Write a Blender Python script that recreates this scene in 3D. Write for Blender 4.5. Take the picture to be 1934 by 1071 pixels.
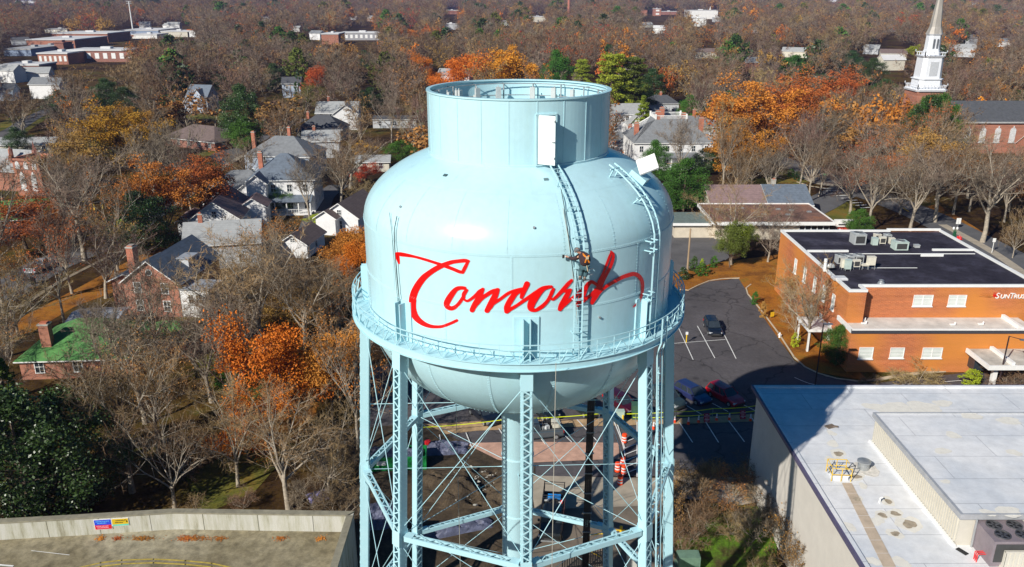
import bpy, math, random
import numpy as np
from mathutils import Vector, Matrix
R = math.radians; HAZED = 0.00008
S = bpy.context.scene
for o in list(bpy.data.objects): bpy.data.objects.remove(o)

# ------------------------------------------------------------ camera, sky, sun
FPX, PITCH, CAMZ = 1540.0, R(19.55), 44.0
cam_d = bpy.data.cameras.new('camera'); cam = bpy.data.objects.new('camera', cam_d)
S.collection.objects.link(cam); S.camera = cam
cam.location = (0, 0, CAMZ); cam.rotation_euler = (R(90) - PITCH, 0, 0)
cam_d.sensor_width = 36.0; cam_d.lens = 36.0 * FPX / 1934.0
cam_d.clip_start = 0.5; cam_d.clip_end = 20000

SUN_EL = R(32.6); SUN_TO = Vector((-math.sin(R(40.8)), -math.cos(R(40.8)), 0)).normalized()
w = bpy.data.worlds.new('World'); S.world = w; w.use_nodes = True
nt = w.node_tree; bg = nt.nodes['Background']
sky = nt.nodes.new('ShaderNodeTexSky'); sky.sky_type = 'NISHITA'; sky.sun_disc = False
sky.sun_elevation = SUN_EL; sky.sun_rotation = math.atan2(SUN_TO.x, SUN_TO.y) % (2*math.pi)
sky.altitude = 200; sky.air_density = 1.0; sky.dust_density = 0.6; sky.ozone_density = 2.0
hsv = nt.nodes.new('ShaderNodeHueSaturation'); hsv.inputs['Saturation'].default_value = 1.9; nt.links.new(sky.outputs[0], hsv.inputs['Color'])
nt.links.new(hsv.outputs[0], bg.inputs[0]); bg.inputs[1].default_value = 0.053
sd = bpy.data.lights.new('sun', 'SUN'); sd.energy = 5.0; sd.angle = R(0.5); sd.color = (1.0, 0.95, 0.86)
sun = bpy.data.objects.new('sun', sd); S.collection.objects.link(sun)
ldir = Vector((-SUN_TO.x*math.cos(SUN_EL), -SUN_TO.y*math.cos(SUN_EL), -math.sin(SUN_EL)))
sun.rotation_euler = ldir.to_track_quat('-Z', 'Y').to_euler()
S.view_settings.view_transform = 'Standard'; S.view_settings.look = 'None'
S.view_settings.gamma = 1.0; S.view_settings.exposure = 0.2
S.render.engine = 'CYCLES'
S.cycles.max_bounces = 5; S.cycles.diffuse_bounces = 3; S.cycles.glossy_bounces = 2
S.cycles.transmission_bounces = 2; S.cycles.volume_bounces = 0

# ------------------------------------------------------------ helpers
def ray(px, py):
    u = (px - 967) / FPX; v = (py - 535.5) / FPX
    return Vector((u, math.cos(PITCH) - v*math.sin(PITCH), -(math.sin(PITCH) + v*math.cos(PITCH))))
def G(px, py, z=0.0):
    "world point on the level z seen at a photo pixel"
    d = ray(px, py); s = (CAMZ - z) / -d.z
    return Vector((d.x*s, d.y*s, z))
def AT(px, py, Y):
    d = ray(px, py); s = Y / d.y
    return Vector((d.x*s, Y, CAMZ + d.z*s))
def tag(o, label=None, cat=None, group=None, kind=None):
    if label: o['label'] = label
    if cat: o['category'] = cat
    if group: o['group'] = group
    if kind: o['kind'] = kind
    return o
def empty(name, loc, rz=0.0, label=None, cat=None, group=None):
    o = bpy.data.objects.new(name, None); S.collection.objects.link(o)
    o.location = loc; o.rotation_euler = (0, 0, rz); o.empty_display_size = 0.3
    return tag(o, label, cat, group)
def link_obj(name, me, parent=None):
    o = bpy.data.objects.new(name, me); S.collection.objects.link(o)
    if parent: o.parent = parent
    return o
def copy_tree(o, parent=None):
    c = o.copy(); S.collection.objects.link(c); c.parent = parent
    for ch in list(o.children): copy_tree(ch, c)
    return c
def place(o, loc, rz=0.0, label=None, sc=None):
    o.location = loc; o.rotation_euler = (0, 0, rz)
    if label: o['label'] = label
    if sc: o.scale = sc if hasattr(sc, '__len__') else (sc, sc, sc)
    return o

class MB:
    def __init__(s): s.v = []; s.f = []; s.mi = []
    def add(s, vs, fs, m=0):
        b = len(s.v); s.v += [tuple(p) for p in vs]
        s.f += [tuple(b+i for i in f) for f in fs]; s.mi += [m]*len(fs); return s
    def box(s, c, d, rz=0.0, m=0, M=None):
        x, y, z = d[0]/2, d[1]/2, d[2]/2
        pts = [Vector((sx*x, sy*y, sz*z)) for sz in (-1, 1) for sx, sy in ((-1,-1),(1,-1),(1,1),(-1,1))]
        if M is None: M = Matrix.Rotation(rz, 3, 'Z') if rz else None
        c = Vector(c); pts = [(M @ p if M else p) + c for p in pts]
        return s.add(pts, [(3,2,1,0),(4,5,6,7),(0,1,5,4),(1,2,6,5),(2,3,7,6),(3,0,4,7)], m)
    def bx(s, a, b, m=0):
        return s.box([(a[i]+b[i])/2 for i in range(3)], [abs(b[i]-a[i]) for i in range(3)], m=m)
    def poly(s, pts, m=0): return s.add(pts, [tuple(range(len(pts)))], m)
    def prism(s, xy, z0, z1, m=0, mt=None):
        n = len(xy)
        a = sum(xy[i][0]*xy[(i+1)%n][1]-xy[(i+1)%n][0]*xy[i][1] for i in range(n))
        if a < 0: xy = list(xy)[::-1]
        vs = [(p[0], p[1], z0) for p in xy] + [(p[0], p[1], z1) for p in xy]
        s.add(vs, [tuple(range(n))[::-1]] + [(i, (i+1)%n, n+(i+1)%n, n+i) for i in range(n)], m)
        return s.add(vs[n:], [tuple(range(n))], m if mt is None else mt)
    def bar(s, p0, p1, w, h=None, up=(0,0,1), m=0):
        "rectangular bar from p0 to p1"
        p0 = Vector(p0); p1 = Vector(p1); d = p1-p0; L = d.length
        if L < 1e-6: return s
        d /= L; up = Vector(up)
        if abs(d.dot(up)) > .99: up = Vector((1,0,0)) if abs(d.x) < .9 else Vector((0,1,0))
        x = d.cross(up).normalized(); y = x.cross(d); h = w if h is None else h
        M = Matrix((x, d, y)).transposed()
        return s.box((p0+p1)/2, (w, L, h), m=m, M=M)
    def tube(s, p0, p1, r0, r1=None, n=6, m=0, cap=True):
        p0 = Vector(p0); p1 = Vector(p1); d = (p1-p0)
        if d.length < 1e-6: return s
        d.normalize(); r1 = r0 if r1 is None else r1
        a = Vector((0,0,1)) if abs(d.z) < .9 else Vector((1,0,0))
        x = d.cross(a).normalized(); y = x.cross(d)
        vs = [p0 + (x*math.cos(t)+y*math.sin(t))*r0 for t in [2*math.pi*i/n for i in range(n)]]
        vs += [p1 + (x*math.cos(t)+y*math.sin(t))*r1 for t in [2*math.pi*i/n for i in range(n)]]
        fs = [(i, n+i, n+(i+1)%n, (i+1)%n) for i in range(n)]
        if cap: fs += [tuple(range(n)), tuple(range(2*n-1, n-1, -1))]
        return s.add(vs, fs, m)
    def path(s, pts, r, n=5, m=0):
        for a, b in zip(pts[:-1], pts[1:]): s.tube(a, b, r, r, n, m)
        return s
    def lathe(s, prof, n=96, m=0, a0=0.0, a1=2*math.pi, c=(0,0), close=False):
        full = abs(a1-a0-2*math.pi) < 1e-6; k = n if full else n+1
        vs = []; P = list(prof) + ([prof[0]] if close else [])
        for r, z in P:
            for i in range(k):
                t = a0+(a1-a0)*i/n; vs.append((c[0]+r*math.sin(t), c[1]-r*math.cos(t), z))
        fs = []
        for j in range(len(P)-1):
            for i in range(n):
                a = j*k+i; b = j*k+(i+1)%k
                fs.append((a, b, b+k, a+k))
        return s.add(vs, fs, m)
    def dome(s, c, rx, ry, rz, n=10, k=5, m=0, full=True):
        vs = []; k0 = -k if full else 0
        for j in range(k0, k+1):
            t = math.pi/2*j/k
            for i in range(n):
                a = 2*math.pi*i/n
                vs.append((c[0]+rx*math.cos(t)*math.cos(a), c[1]+ry*math.cos(t)*math.sin(a), c[2]+rz*math.sin(t)))
        fs = [(j*n+i, j*n+(i+1)%n, (j+1)*n+(i+1)%n, (j+1)*n+i) for j in range(k-k0) for i in range(n)]
        return s.add(vs, fs, m)
    def build(s, name, mats, parent=None, smooth=False, xf=None):
        if not isinstance(mats, (list, tuple)): mats = [mats]
        me = bpy.data.meshes.new(name)
        v = s.v if xf is None else [tuple(xf @ Vector(p)) for p in s.v]
        me.from_pydata(v, [], s.f)
        for m in mats: me.materials.append(m)
        me.polygons.foreach_set('material_index', s.mi)
        if smooth: me.polygons.foreach_set('use_smooth', [True]*len(s.f))
        me.update()
        return link_obj(name, me, parent)

# ------------------------------------------------------------ materials
MATS = {}
def _new(name):
    m = bpy.data.materials.new(name); m.use_nodes = True
    return m, m.node_tree, m.node_tree.nodes['Principled BSDF']
def _coord(nt, scale=(1,1,1), out='Object'):
    tc = nt.nodes.new('ShaderNodeTexCoord'); mp = nt.nodes.new('ShaderNodeMapping')
    mp.inputs['Scale'].default_value = scale; nt.links.new(tc.outputs[out], mp.inputs[0]); return mp.outputs[0]
def _noise(nt, vec, scale, detail=4, rough=.6):
    n = nt.nodes.new('ShaderNodeTexNoise'); n.inputs['Scale'].default_value = scale
    n.inputs['Detail'].default_value = detail; n.inputs['Roughness'].default_value = rough
    nt.links.new(vec, n.inputs['Vector']); return n.outputs['Fac']
def _ramp(nt, fac, stops, interp='LINEAR'):
    r = nt.nodes.new('ShaderNodeValToRGB'); r.color_ramp.interpolation = interp
    e = r.color_ramp.elements
    while len(e) < len(stops): e.new(0.5)
    for el, (p, c) in zip(e, stops):
        el.position = p; el.color = (c[0], c[1], c[2], 1) if hasattr(c, '__len__') else (c, c, c, 1)
    nt.links.new(fac, r.inputs[0]); return r.outputs[0]
def _mix(nt, fac, a, b, mode='MIX'):
    n = nt.nodes.new('ShaderNodeMix'); n.data_type = 'RGBA'; n.blend_type = mode
    for v, i in ((fac, 0), (a, 6), (b, 7)):
        if hasattr(v, 'is_linked') or isinstance(v, bpy.types.NodeSocket): nt.links.new(v, n.inputs[i])
        else: n.inputs[i].default_value = v if i == 0 else (v[0], v[1], v[2], 1)
    return n.outputs[2]
def _bump(nt, h, strength=.3, dist=.02):
    b = nt.nodes.new('ShaderNodeBump'); b.inputs['Strength'].default_value = strength
    b.inputs['Distance'].default_value = dist; nt.links.new(h, b.inputs['Height']); return b.outputs[0]
def mul(c, k): return tuple(max(0, min(1, x*k)) for x in c)
def mat(name, col, rough=.7, metal=0.0, var=.12, scale=2.0, spec=.5, rnd=0.0, coat=0.0, stretch=(1,1,1), bump=0.0, emit=0):
    if name in MATS: return MATS[name]
    m, nt, b = _new(name)
    vec = _coord(nt, stretch); n = _noise(nt, vec, scale, 5)
    c = _ramp(nt, n, [(.3, mul(col, 1-var)), (.7, mul(col, 1+var))])
    if rnd:
        oi = nt.nodes.new('ShaderNodeObjectInfo'); hs = nt.nodes.new('ShaderNodeHueSaturation')
        mr = nt.nodes.new('ShaderNodeMapRange'); mr.inputs[3].default_value = 1-rnd; mr.inputs[4].default_value = 1+rnd
        nt.links.new(oi.outputs['Random'], mr.inputs[0]); nt.links.new(mr.outputs[0], hs.inputs['Value'])
        m2 = nt.nodes.new('ShaderNodeMath'); m2.operation = 'MULTIPLY'; m2.inputs[1].default_value = 7.31
        fr = nt.nodes.new('ShaderNodeMath'); fr.operation = 'FRACT'; nt.links.new(oi.outputs['Random'], m2.inputs[0]); nt.links.new(m2.outputs[0], fr.inputs[0])
        mh = nt.nodes.new('ShaderNodeMapRange'); mh.inputs[3].default_value = .485; mh.inputs[4].default_value = .515
        nt.links.new(fr.outputs[0], mh.inputs[0]); nt.links.new(mh.outputs[0], hs.inputs['Hue'])
        nt.links.new(c, hs.inputs['Color']); c = hs.outputs[0]
    nt.links.new(c, b.inputs['Base Color'])
    b.inputs['Roughness'].default_value = rough; b.inputs['Metallic'].default_value = metal
    b.inputs['Specular IOR Level'].default_value = spec; b.inputs['Coat Weight'].default_value = coat
    if coat: b.inputs['Coat Roughness'].default_value = .08
    if bump:
        nt.links.new(_bump(nt, _noise(nt, vec, scale*8, 3), bump), b.inputs['Normal'])
    MATS[name] = m; return m
def wallvec(nt):
    "(x+y, z) so one pattern runs level round a building"
    tc = nt.nodes.new('ShaderNodeTexCoord'); sp = nt.nodes.new('ShaderNodeSeparateXYZ'); nt.links.new(tc.outputs['Object'], sp.inputs[0])
    ad = nt.nodes.new('ShaderNodeMath'); nt.links.new(sp.outputs[0], ad.inputs[0]); nt.links.new(sp.outputs[1], ad.inputs[1])
    cb = nt.nodes.new('ShaderNodeCombineXYZ'); nt.links.new(ad.outputs[0], cb.inputs[0]); nt.links.new(sp.outputs[2], cb.inputs[1])
    return cb.outputs[0], tc.outputs['Object']
def brick(name, c1, c2, mortar=(.35,.3,.26), row=.085, patch=None):
    if name in MATS: return MATS[name]
    m, nt, b = _new(name); v, ob = wallvec(nt)
    t = nt.nodes.new('ShaderNodeTexBrick'); nt.links.new(v, t.inputs['Vector'])
    t.inputs['Scale'].default_value = 1.0; t.inputs['Brick Width'].default_value = row*3; t.inputs['Row Height'].default_value = row
    t.inputs['Mortar Size'].default_value = .009; t.inputs['Color1'].default_value = (*c1, 1); t.inputs['Color2'].default_value = (*c2, 1)
    t.inputs['Mortar'].default_value = (*mortar, 1)
    mp = nt.nodes.new('ShaderNodeMapping'); mp.inputs['Scale'].default_value = (.12, .12, 1.6); nt.links.new(ob, mp.inputs[0])
    n = _noise(nt, mp.outputs[0], 1.0, 6)
    sc = _ramp(nt, n, [(.3, .78), (.7, 1.18)])
    c = _mix(nt, 1.0, t.outputs['Color'], sc, 'MULTIPLY')
    if patch: c = _mix(nt, _ramp(nt, _noise(nt, ob, .11, 1), [(.42, 0), (.6, .75)]), c, patch)
    nt.links.new(c, b.inputs['Base Color']); b.inputs['Roughness'].default_value = .85
    MATS[name] = m; return m
def lined(name, col, pitch=.15, dark=.75, rough=.7, vertical=False, var=.1, metal=0.0):
    "siding boards / shingle rows / ribbed metal"
    if name in MATS: return MATS[name]
    m, nt, b = _new(name); v, ob = wallvec(nt)
    wv = nt.nodes.new('ShaderNodeTexWave'); wv.wave_profile = 'SAW'; wv.bands_direction = 'X' if vertical else 'Y'
    wv.inputs['Scale'].default_value = math.pi/(10*pitch)*1.0; nt.links.new(v, wv.inputs['Vector'])
    l = _ramp(nt, wv.outputs['Fac'], [(0, dark), (.18, 1), (1, 1)])
    n = _noise(nt, ob, 1.3, 6, .7); cc = _ramp(nt, n, [(.3, mul(col, 1-var)), (.7, mul(col, 1+var))])
    nt.links.new(_mix(nt, 1.0, cc, l, 'MULTIPLY'), b.inputs['Base Color'])
    b.inputs['Roughness'].default_value = rough; b.inputs['Metallic'].default_value = metal
    MATS[name] = m; return m
def blend3(name, stops, scale=.1, scale2=2.0, rough=.95, det=8):
    "ground-like: large noise through a colour ramp times fine noise"
    if name in MATS: return MATS[name]
    m, nt, b = _new(name); v = _coord(nt)
    n = _noise(nt, v, scale, det, .65); c = _ramp(nt, n, stops)
    f = _ramp(nt, _noise(nt, v, scale2, 5, .75), [(.3, .55), (.7, 1.35)])
    nt.links.new(_mix(nt, 1.0, c, f, 'MULTIPLY'), b.inputs['Base Color'])
    b.inputs['Roughness'].default_value = rough; b.inputs['Specular IOR Level'].default_value = .2
    MATS[name] = m; return m
def glass(name='window_glass', col=(.03,.04,.05)): return mat(name, col, .12, 0, .2, .6, .8)

WHITE = mat('white_paint', (.78,.78,.76), .6); TRIM = mat('trim_white', (.8,.8,.78), .5, var=.05)
DARK = mat('dark_rubber', (.02,.02,.02), .8); STEEL = mat('galvanised', (.42,.44,.45), .45, .6)
BLACK = mat('black_plastic', (.012,.012,.014), .45); GLASS = glass()
def asphalt(name, base):
    m, nt, b = _new(name); v = _coord(nt)
    c = _ramp(nt, _noise(nt, v, .12, 7, .7), [(.3, mul(base, .72)), (.5, base), (.68, mul(base, 1.35))])
    c = _mix(nt, 1, c, _ramp(nt, _noise(nt, v, 2.2, 6, .8), [(.3, .75), (.7, 1.25)]), 'MULTIPLY')
    vo = nt.nodes.new('ShaderNodeTexVoronoi'); vo.feature = 'DISTANCE_TO_EDGE'; vo.inputs['Scale'].default_value = .10
    w_ = nt.nodes.new('ShaderNodeMixRGB'); nz = nt.nodes.new('ShaderNodeTexNoise'); nz.inputs['Scale'].default_value = .5; nz.inputs['Detail'].default_value = 6; nt.links.new(v, nz.inputs['Vector'])
    w_.inputs[0].default_value = .12; sc_ = nt.nodes.new('ShaderNodeVectorMath'); sc_.operation = 'SCALE'; sc_.inputs[3].default_value = 20; nt.links.new(nz.outputs['Color'], sc_.inputs[0])
    nt.links.new(v, w_.inputs[1]); nt.links.new(sc_.outputs[0], w_.inputs[2]); nt.links.new(w_.outputs[0], vo.inputs['Vector'])
    c = _mix(nt, 1, c, _ramp(nt, vo.outputs['Distance'], [(0, .45), (.006, .6), (.012, 1)]), 'MULTIPLY')
    v2 = nt.nodes.new('ShaderNodeTexVoronoi'); v2.inputs['Scale'].default_value = .28; nt.links.new(v, v2.inputs['Vector'])
    c = _mix(nt, 1, c, _ramp(nt, v2.outputs['Distance'], [(0, .5), (.08, .65), (.15, 1)]), 'MULTIPLY')
    nt.links.new(c, b.inputs['Base Color']); b.inputs['Roughness'].default_value = .88; return m
ASPH = asphalt('asphalt', (.078,.071,.075))
CONC = mat('concrete', (.42,.40,.35), .85, var=.14, scale=.6)
YEL = mat('yellow_paint', (.75,.48,.02), .5); RED = mat('red_paint', (.7,.02,.02), .45)
# ------------------------------------------------------------ ground
m, nt, b = _new('ground_litter'); v = _coord(nt)
n1 = _noise(nt, v, .035, 8, .7); n2 = _noise(nt, v, .4, 6, .7); n3 = _noise(nt, v, 3.0, 5, .8)
c1 = _ramp(nt, n1, [(.32, (.016,.010,.006)), (.46, (.045,.024,.009)), (.56, (.10,.06,.014)), (.62, (.06,.06,.012)), (.74, (.20,.075,.012))])
c2 = _ramp(nt, n2, [(.35, .55), (.65, 1.35)]); c3 = _ramp(nt, n3, [(.3, .55), (.7, 1.4)])
nt.links.new(_mix(nt, 1, _mix(nt, 1, c1, c2, 'MULTIPLY'), c3, 'MULTIPLY'), b.inputs['Base Color'])
b.inputs['Roughness'].default_value = 1; b.inputs['Specular IOR Level'].default_value = .1
GROUNDM = m
g = MB().poly([(-9000,-300,0),(9000,-300,0),(9000,12000,0),(-9000,12000,0)]).build('ground', GROUNDM); tag(g, kind='structure')
LAY = [0.004]
def sheet(name, pts, m, world=False, z=None, kind='structure'):
    z = z if z is not None else LAY[0]; LAY[0] += .004
    P = [p if world else G(*p) for p in pts]
    o = MB().poly([(p[0], p[1], z) for p in P]).build(name, m)
    if o.data.polygons[0].normal.z < 0: o.data.flip_normals()
    return tag(o, kind=kind)
def ribbon(name, pts, wd, m, kind='structure', z=None, world=False):
    z = z if z is not None else LAY[0]; LAY[0] += .004
    P = [Vector(p[:2]) if world else Vector(G(*p)[:2]) for p in pts]
    # smooth
    Q = []
    for i in range(len(P)-1):
        a = P[max(i-1,0)]; b_ = P[i]; c = P[i+1]; d = P[min(i+2,len(P)-1)]
        for k in range(6):
            t = k/6; Q.append(.5*((2*b_)+(c-a)*t+(2*a-5*b_+4*c-d)*t*t+(3*b_-a-3*c+d)*t**3))
    Q.append(P[-1]); L = []; Rr = []
    for i, q in enumerate(Q):
        d = (Q[min(i+1,len(Q)-1)]-Q[max(i-1,0)]).normalized(); nrm = Vector((-d.y, d.x))
        L.append(q+nrm*wd/2); Rr.append(q-nrm*wd/2)
    mb = MB()
    for i in range(len(Q)-1):
        mb.poly([(Rr[i].x,Rr[i].y,z),(Rr[i+1].x,Rr[i+1].y,z),(L[i+1].x,L[i+1].y,z),(L[i].x,L[i].y,z)])
    return tag(mb.build(name, m), kind=kind), Q
LAWN = blend3('lawn', [(.35,(.06,.075,.012)),(.5,(.14,.13,.022)),(.65,(.20,.12,.02))], .15, 4)
BRIGHTG = blend3('bright_grass', [(.38,(.07,.06,.02)),(.5,(.09,.17,.015)),(.65,(.13,.25,.015))], .35, 4)
LITTER = blend3('orange_leaf_litter', [(.35,(.16,.06,.012)),(.55,(.34,.13,.015)),(.7,(.22,.13,.02))], .3, 5)
OLDASPH = mat('old_asphalt', (.105,.10,.10), .9, var=.25, scale=.3)
SAND = mat('sandy_soil', (.42,.28,.15), .95, var=.3, scale=1.2)
CONCG = mat('concrete_paving', (.36,.31,.24), .9, var=.18, scale=.8)
PINKD = mat('reddish_clay', (.50,.30,.22), .95, var=.2, scale=1.4)
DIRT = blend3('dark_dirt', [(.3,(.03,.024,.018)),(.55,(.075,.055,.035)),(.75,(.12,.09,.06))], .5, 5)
# bare field of sod and leaf strips
sheet('lawn', [(1390,345),(1470,322),(1530,342),(1490,352),(1440,352)], LAWN)
sheet('lawn', [(1540,378),(1600,372),(1640,420),(1570,425)], LAWN)
sheet('lawn', [(1715,400),(1770,385),(1990,520),(1990,620),(1900,520)], LITTER)
sheet('lawn', [(0,232),(60,200),(110,210),(30,262),(0,270)], LAWN)
sheet('lawn', [(150,250),(250,232),(270,262),(160,280)], LAWN)
sheet('lawn', [(345,217),(425,214),(440,226),(360,228)], LAWN)
sheet('lawn', [(330,300),(400,280),(480,245),(505,262),(420,305),(345,330)], LAWN)
sheet('lawn', [(0,620),(70,585),(230,500),(290,470),(330,455),(300,520),(140,580),(40,640),(0,660)], LITTER)
sheet('lawn', [(350,900),(500,820),(560,840),(480,930),(380,975)], LAWN)
sheet('lawn', [(330,600),(420,590),(480,640),(560,700),(480,760),(400,740)], LAWN)
sheet('leaf_litter', [(380,850),(480,760),(600,760),(590,830),(480,850)], LITTER)
sheet('leaf_litter', [(1265,520),(1330,500),(1480,480),(1530,560),(1560,640),(1640,720),(1520,700),(1400,560),(1395,525),(1330,535),(1290,555),(1262,545)], LITTER)
sheet('lawn', [(1275,1000),(1330,950),(1460,960),(1470,1071),(1400,1150),(1260,1150)], BRIGHTG)
sheet('gravel_bed', [(1262,905),(1310,885),(1430,905),(1470,940),(1400,955),(1270,940)], mat('pale_gravel', (.46,.40,.34), .95, var=.3, scale=3))
# asphalt lot and the drive beside the bank
sheet('parking_lot', [(690,700),(1262,548),(1300,550),(1340,532),(1395,527),(1408,547),(1450,612),(1500,682),(1560,712),(1640,726),(1760,712),(1850,702),(2100,690),(2100,900),(1420,905),(1262,900),(690,905)], ASPH)
sheet('side_lot', [(1262,450),(1290,425),(1400,470),(1370,492),(1262,520)], OLDASPH)
# streets
st, stq = ribbon('street', [(-160,640),(-20,565),(70,512),(150,476),(225,440),(300,385),(370,330),(470,268),(560,225)], 8.5, OLDASPH)
ribbon('pavement_path', [(-160,700),(10,600),(100,540),(190,493),(250,465)], .8, mat('worn_path', (.24,.19,.13), .95, var=.45, scale=.5))
ribbon('pavement_path', [(330,392),(380,350),(440,305),(520,262)], 1.6, CONCG)
ribbon('street', [(-60,275),(20,248),(70,218),(160,180)], 6, OLDASPH)
ribbon('driveway', [(585,440),(600,400),(612,372),(640,350)], 5, OLDASPH)
s2, s2q = ribbon('street', [(2150,640),(1960,520),(1840,455),(1730,400),(1600,352),(1500,312),(1400,285)], 9, mat('street_asphalt', (.10,.10,.105), .9, var=.2, scale=.3))
ribbon('street', [(1440,430),(1530,395),(1600,360),(1700,330)], 8, MATS['street_asphalt'])
ribbon('pavement_path', [(1990,560),(1880,480),(1780,425)], 1.8, CONCG)
ribbon('pavement_path', [(1500,325),(1540,345),(1580,352)], 2.2, CONCG)
# worked ground below the tower
sheet('kerb_strip', [(600,815),(900,797),(1130,792),(1262,793),(1432,783),(1440,797),(1262,803),(1130,806),(900,815),(600,850)], SAND)
sheet('clay_patch', [(800,842),(900,838),(1000,836),(1168,838),(1170,868),(900,880),(800,884)], PINKD)
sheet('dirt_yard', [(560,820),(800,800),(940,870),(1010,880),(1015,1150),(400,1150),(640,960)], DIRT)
sheet('concrete_pad', [(1000,900),(1130,903),(1262,905),(1262,960),(1120,990),(1010,965)], CONCG)
sheet('yard_drive', [(1000,965),(1270,955),(1280,1160),(1000,1160)], mat('dusty_drive', (.16,.13,.10), .95, var=.3, scale=.6))
# painted lines
PAINT = mat('road_paint', (.75,.75,.72), .7, var=.15, scale=4)
def line(pts, wd=.11, m=PAINT):
    ribbon('road_marking', pts, wd, m)
for a, b in (((1281,620),(1309,681)),((1317,617),(1350,678)),((1357,612),(1390,679)),((1250,640),(1272,684))): line([a, b])
line([(1180,660),(1240,653),(1290,649),(1370,643)])
for a, b in (((1283,800),(1308,838)),((1332,798),(1357,838)),((1376,797),(1406,837)),((1236,800),(1262,845)),((1420,792),(1440,826))): line([a, b])
for a, b in (((1282,760),(1325,785)),((1345,764),(1375,780)),((1400,765),(1430,780)),((1090,795),(1127,835)),((1160,785),(1180,850)),((1040,800),(1080,838)),((1000,803),(1030,842)),((942,812),(962,845)),((880,820),(892,850)),((830,824),(835,850))): line([a, b])
line([(1160,800),(1178,850),(1180,890),(1172,905)])
for k in range(6): line([(1180,838+12*k),(1203,829+12*k)])
line([(1203,800),(1203,905)])
line([(1500,716),(1530,728),(1565,733)]); line([(1645,732),(1730,728),(1815,722)])
for k in range(9):
    a = G(1552+ k*9, 358+k*4.6); b_ = G(1574+k*9, 357+k*4.6)
    ribbon('road_marking', [a, b_], .45, PAINT, world=True)
for a, b in (((1566,322),(1576,331)),((1705,395),(1716,402)),): line([a,b], .3, YEL)
# kerbs: real steps
KERB = mat('kerb_concrete', (.50,.42,.30), .9, var=.15, scale=2)
def kerb(pts, w=.18, h=.14):
    mb = MB(); P = [G(*p) for p in pts]
    for a, b in zip(P[:-1], P[1:]):
        d = (b-a).normalized()*.06; mb.bar((a.x-d.x, a.y-d.y, h/2), (b.x+d.x, b.y+d.y, h/2), w, h)
    return tag(mb.build('kerb', KERB), kind='structure')
kerb([(1240,552),(1262,546),(1300,549),(1318,540),(1340,531),(1366,527),(1396,526)])
kerb([(1418,538),(1409,545),(1412,556),(1440,590),(1470,630),(1500,676),(1520,694),(1545,706),(1580,716),(1620,721),(1650,719)])
kerb([(1650,719),(1700,710),(1770,702),(1850,698)], .5)
kerb([(1262,900),(1330,905),(1420,905)])
kerb([(1505,344),(1530,352),(1560,356)])
# ------------------------------------------------------------ water tower
TX, TY = 0.36, 45.0
def tank_mat():
    m, nt, b = _new('tower_paint'); v = _coord(nt)
    n = _noise(nt, v, .25, 4); n2 = _noise(nt, v, 3, 5)
    c = _ramp(nt, n, [(.3, (.455,.70,.765)), (.7, (.48,.725,.79))])
    f = _ramp(nt, n2, [(.35, .96), (.6, 1.0)])
    vs = _coord(nt, (1.6, 1.6, .10)); st = _ramp(nt, _noise(nt, vs, 1.0, 6, .7), [(.52, (1,1,1)), (.72, (.94,.94,.91)), (.88, (.85,.80,.72))])
    c = _mix(nt, 1, c, st, 'MULTIPLY'); nt.links.new(_mix(nt, 1, c, f, 'MULTIPLY'), b.inputs['Base Color'])
    nb = _noise(nt, _coord(nt, (1, 1, .6)), .7, 2); nt.links.new(_bump(nt, nb, .12, .04), b.inputs['Normal'])
    b.inputs['Roughness'].default_value = .27; b.inputs['Specular IOR Level'].default_value = .45
    return m
PAINT_T = tank_mat()
def weathered():
    m, nt, b = _new('steelwork_paint'); v = _coord(nt)
    n = _noise(nt, v, 1.5, 5)
    nt.links.new(_ramp(nt, n, [(.3, (.40,.66,.73)), (.7, (.45,.70,.765))]), b.inputs['Base Color'])
    b.inputs['Roughness'].default_value = .5; return m
STL = weathered()
tower = empty('water_tower', (TX, TY, 0), 0, 'tall pale turquoise riveted steel water tower with red script reading Concord across its tank', 'water tower')
ZC, ZR, ZF, ZB = 32.45, 35.9, 27.2, 6.15
RT, RR, RBAL = 8.65, 4.93, 9.5
def dome_z(r): return ZC + 4.2*math.sqrt(max(0, 1-(r/RT)**2))
def tank_r(z):
    if z >= ZC: return RT*math.sqrt(max(0, 1-((z-ZC)/4.2)**2))
    if z >= ZF: return RT
    return RT*math.sqrt(max(0, 1-((ZF-z)/ZB)**2))
def pol(th, r, z): return Vector((r*math.sin(th), -r*math.cos(th), z))
prof = [(RT*math.sin(t), ZC+4.2*math.cos(t)) for t in [R(90)*i/26 for i in range(0, 27)]]
prof[0] = (.01, prof[0][1])
prof += [(RT, z) for z in (31, 29.7, 28.4, ZF)]
prof += [(RT*math.cos(t), ZF-ZB*math.sin(t)) for t in [R(84)*i/22 for i in range(1, 23)]]
MB().lathe(prof[::-1], 160).build('tank', PAINT_T, tower, smooth=True)
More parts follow.
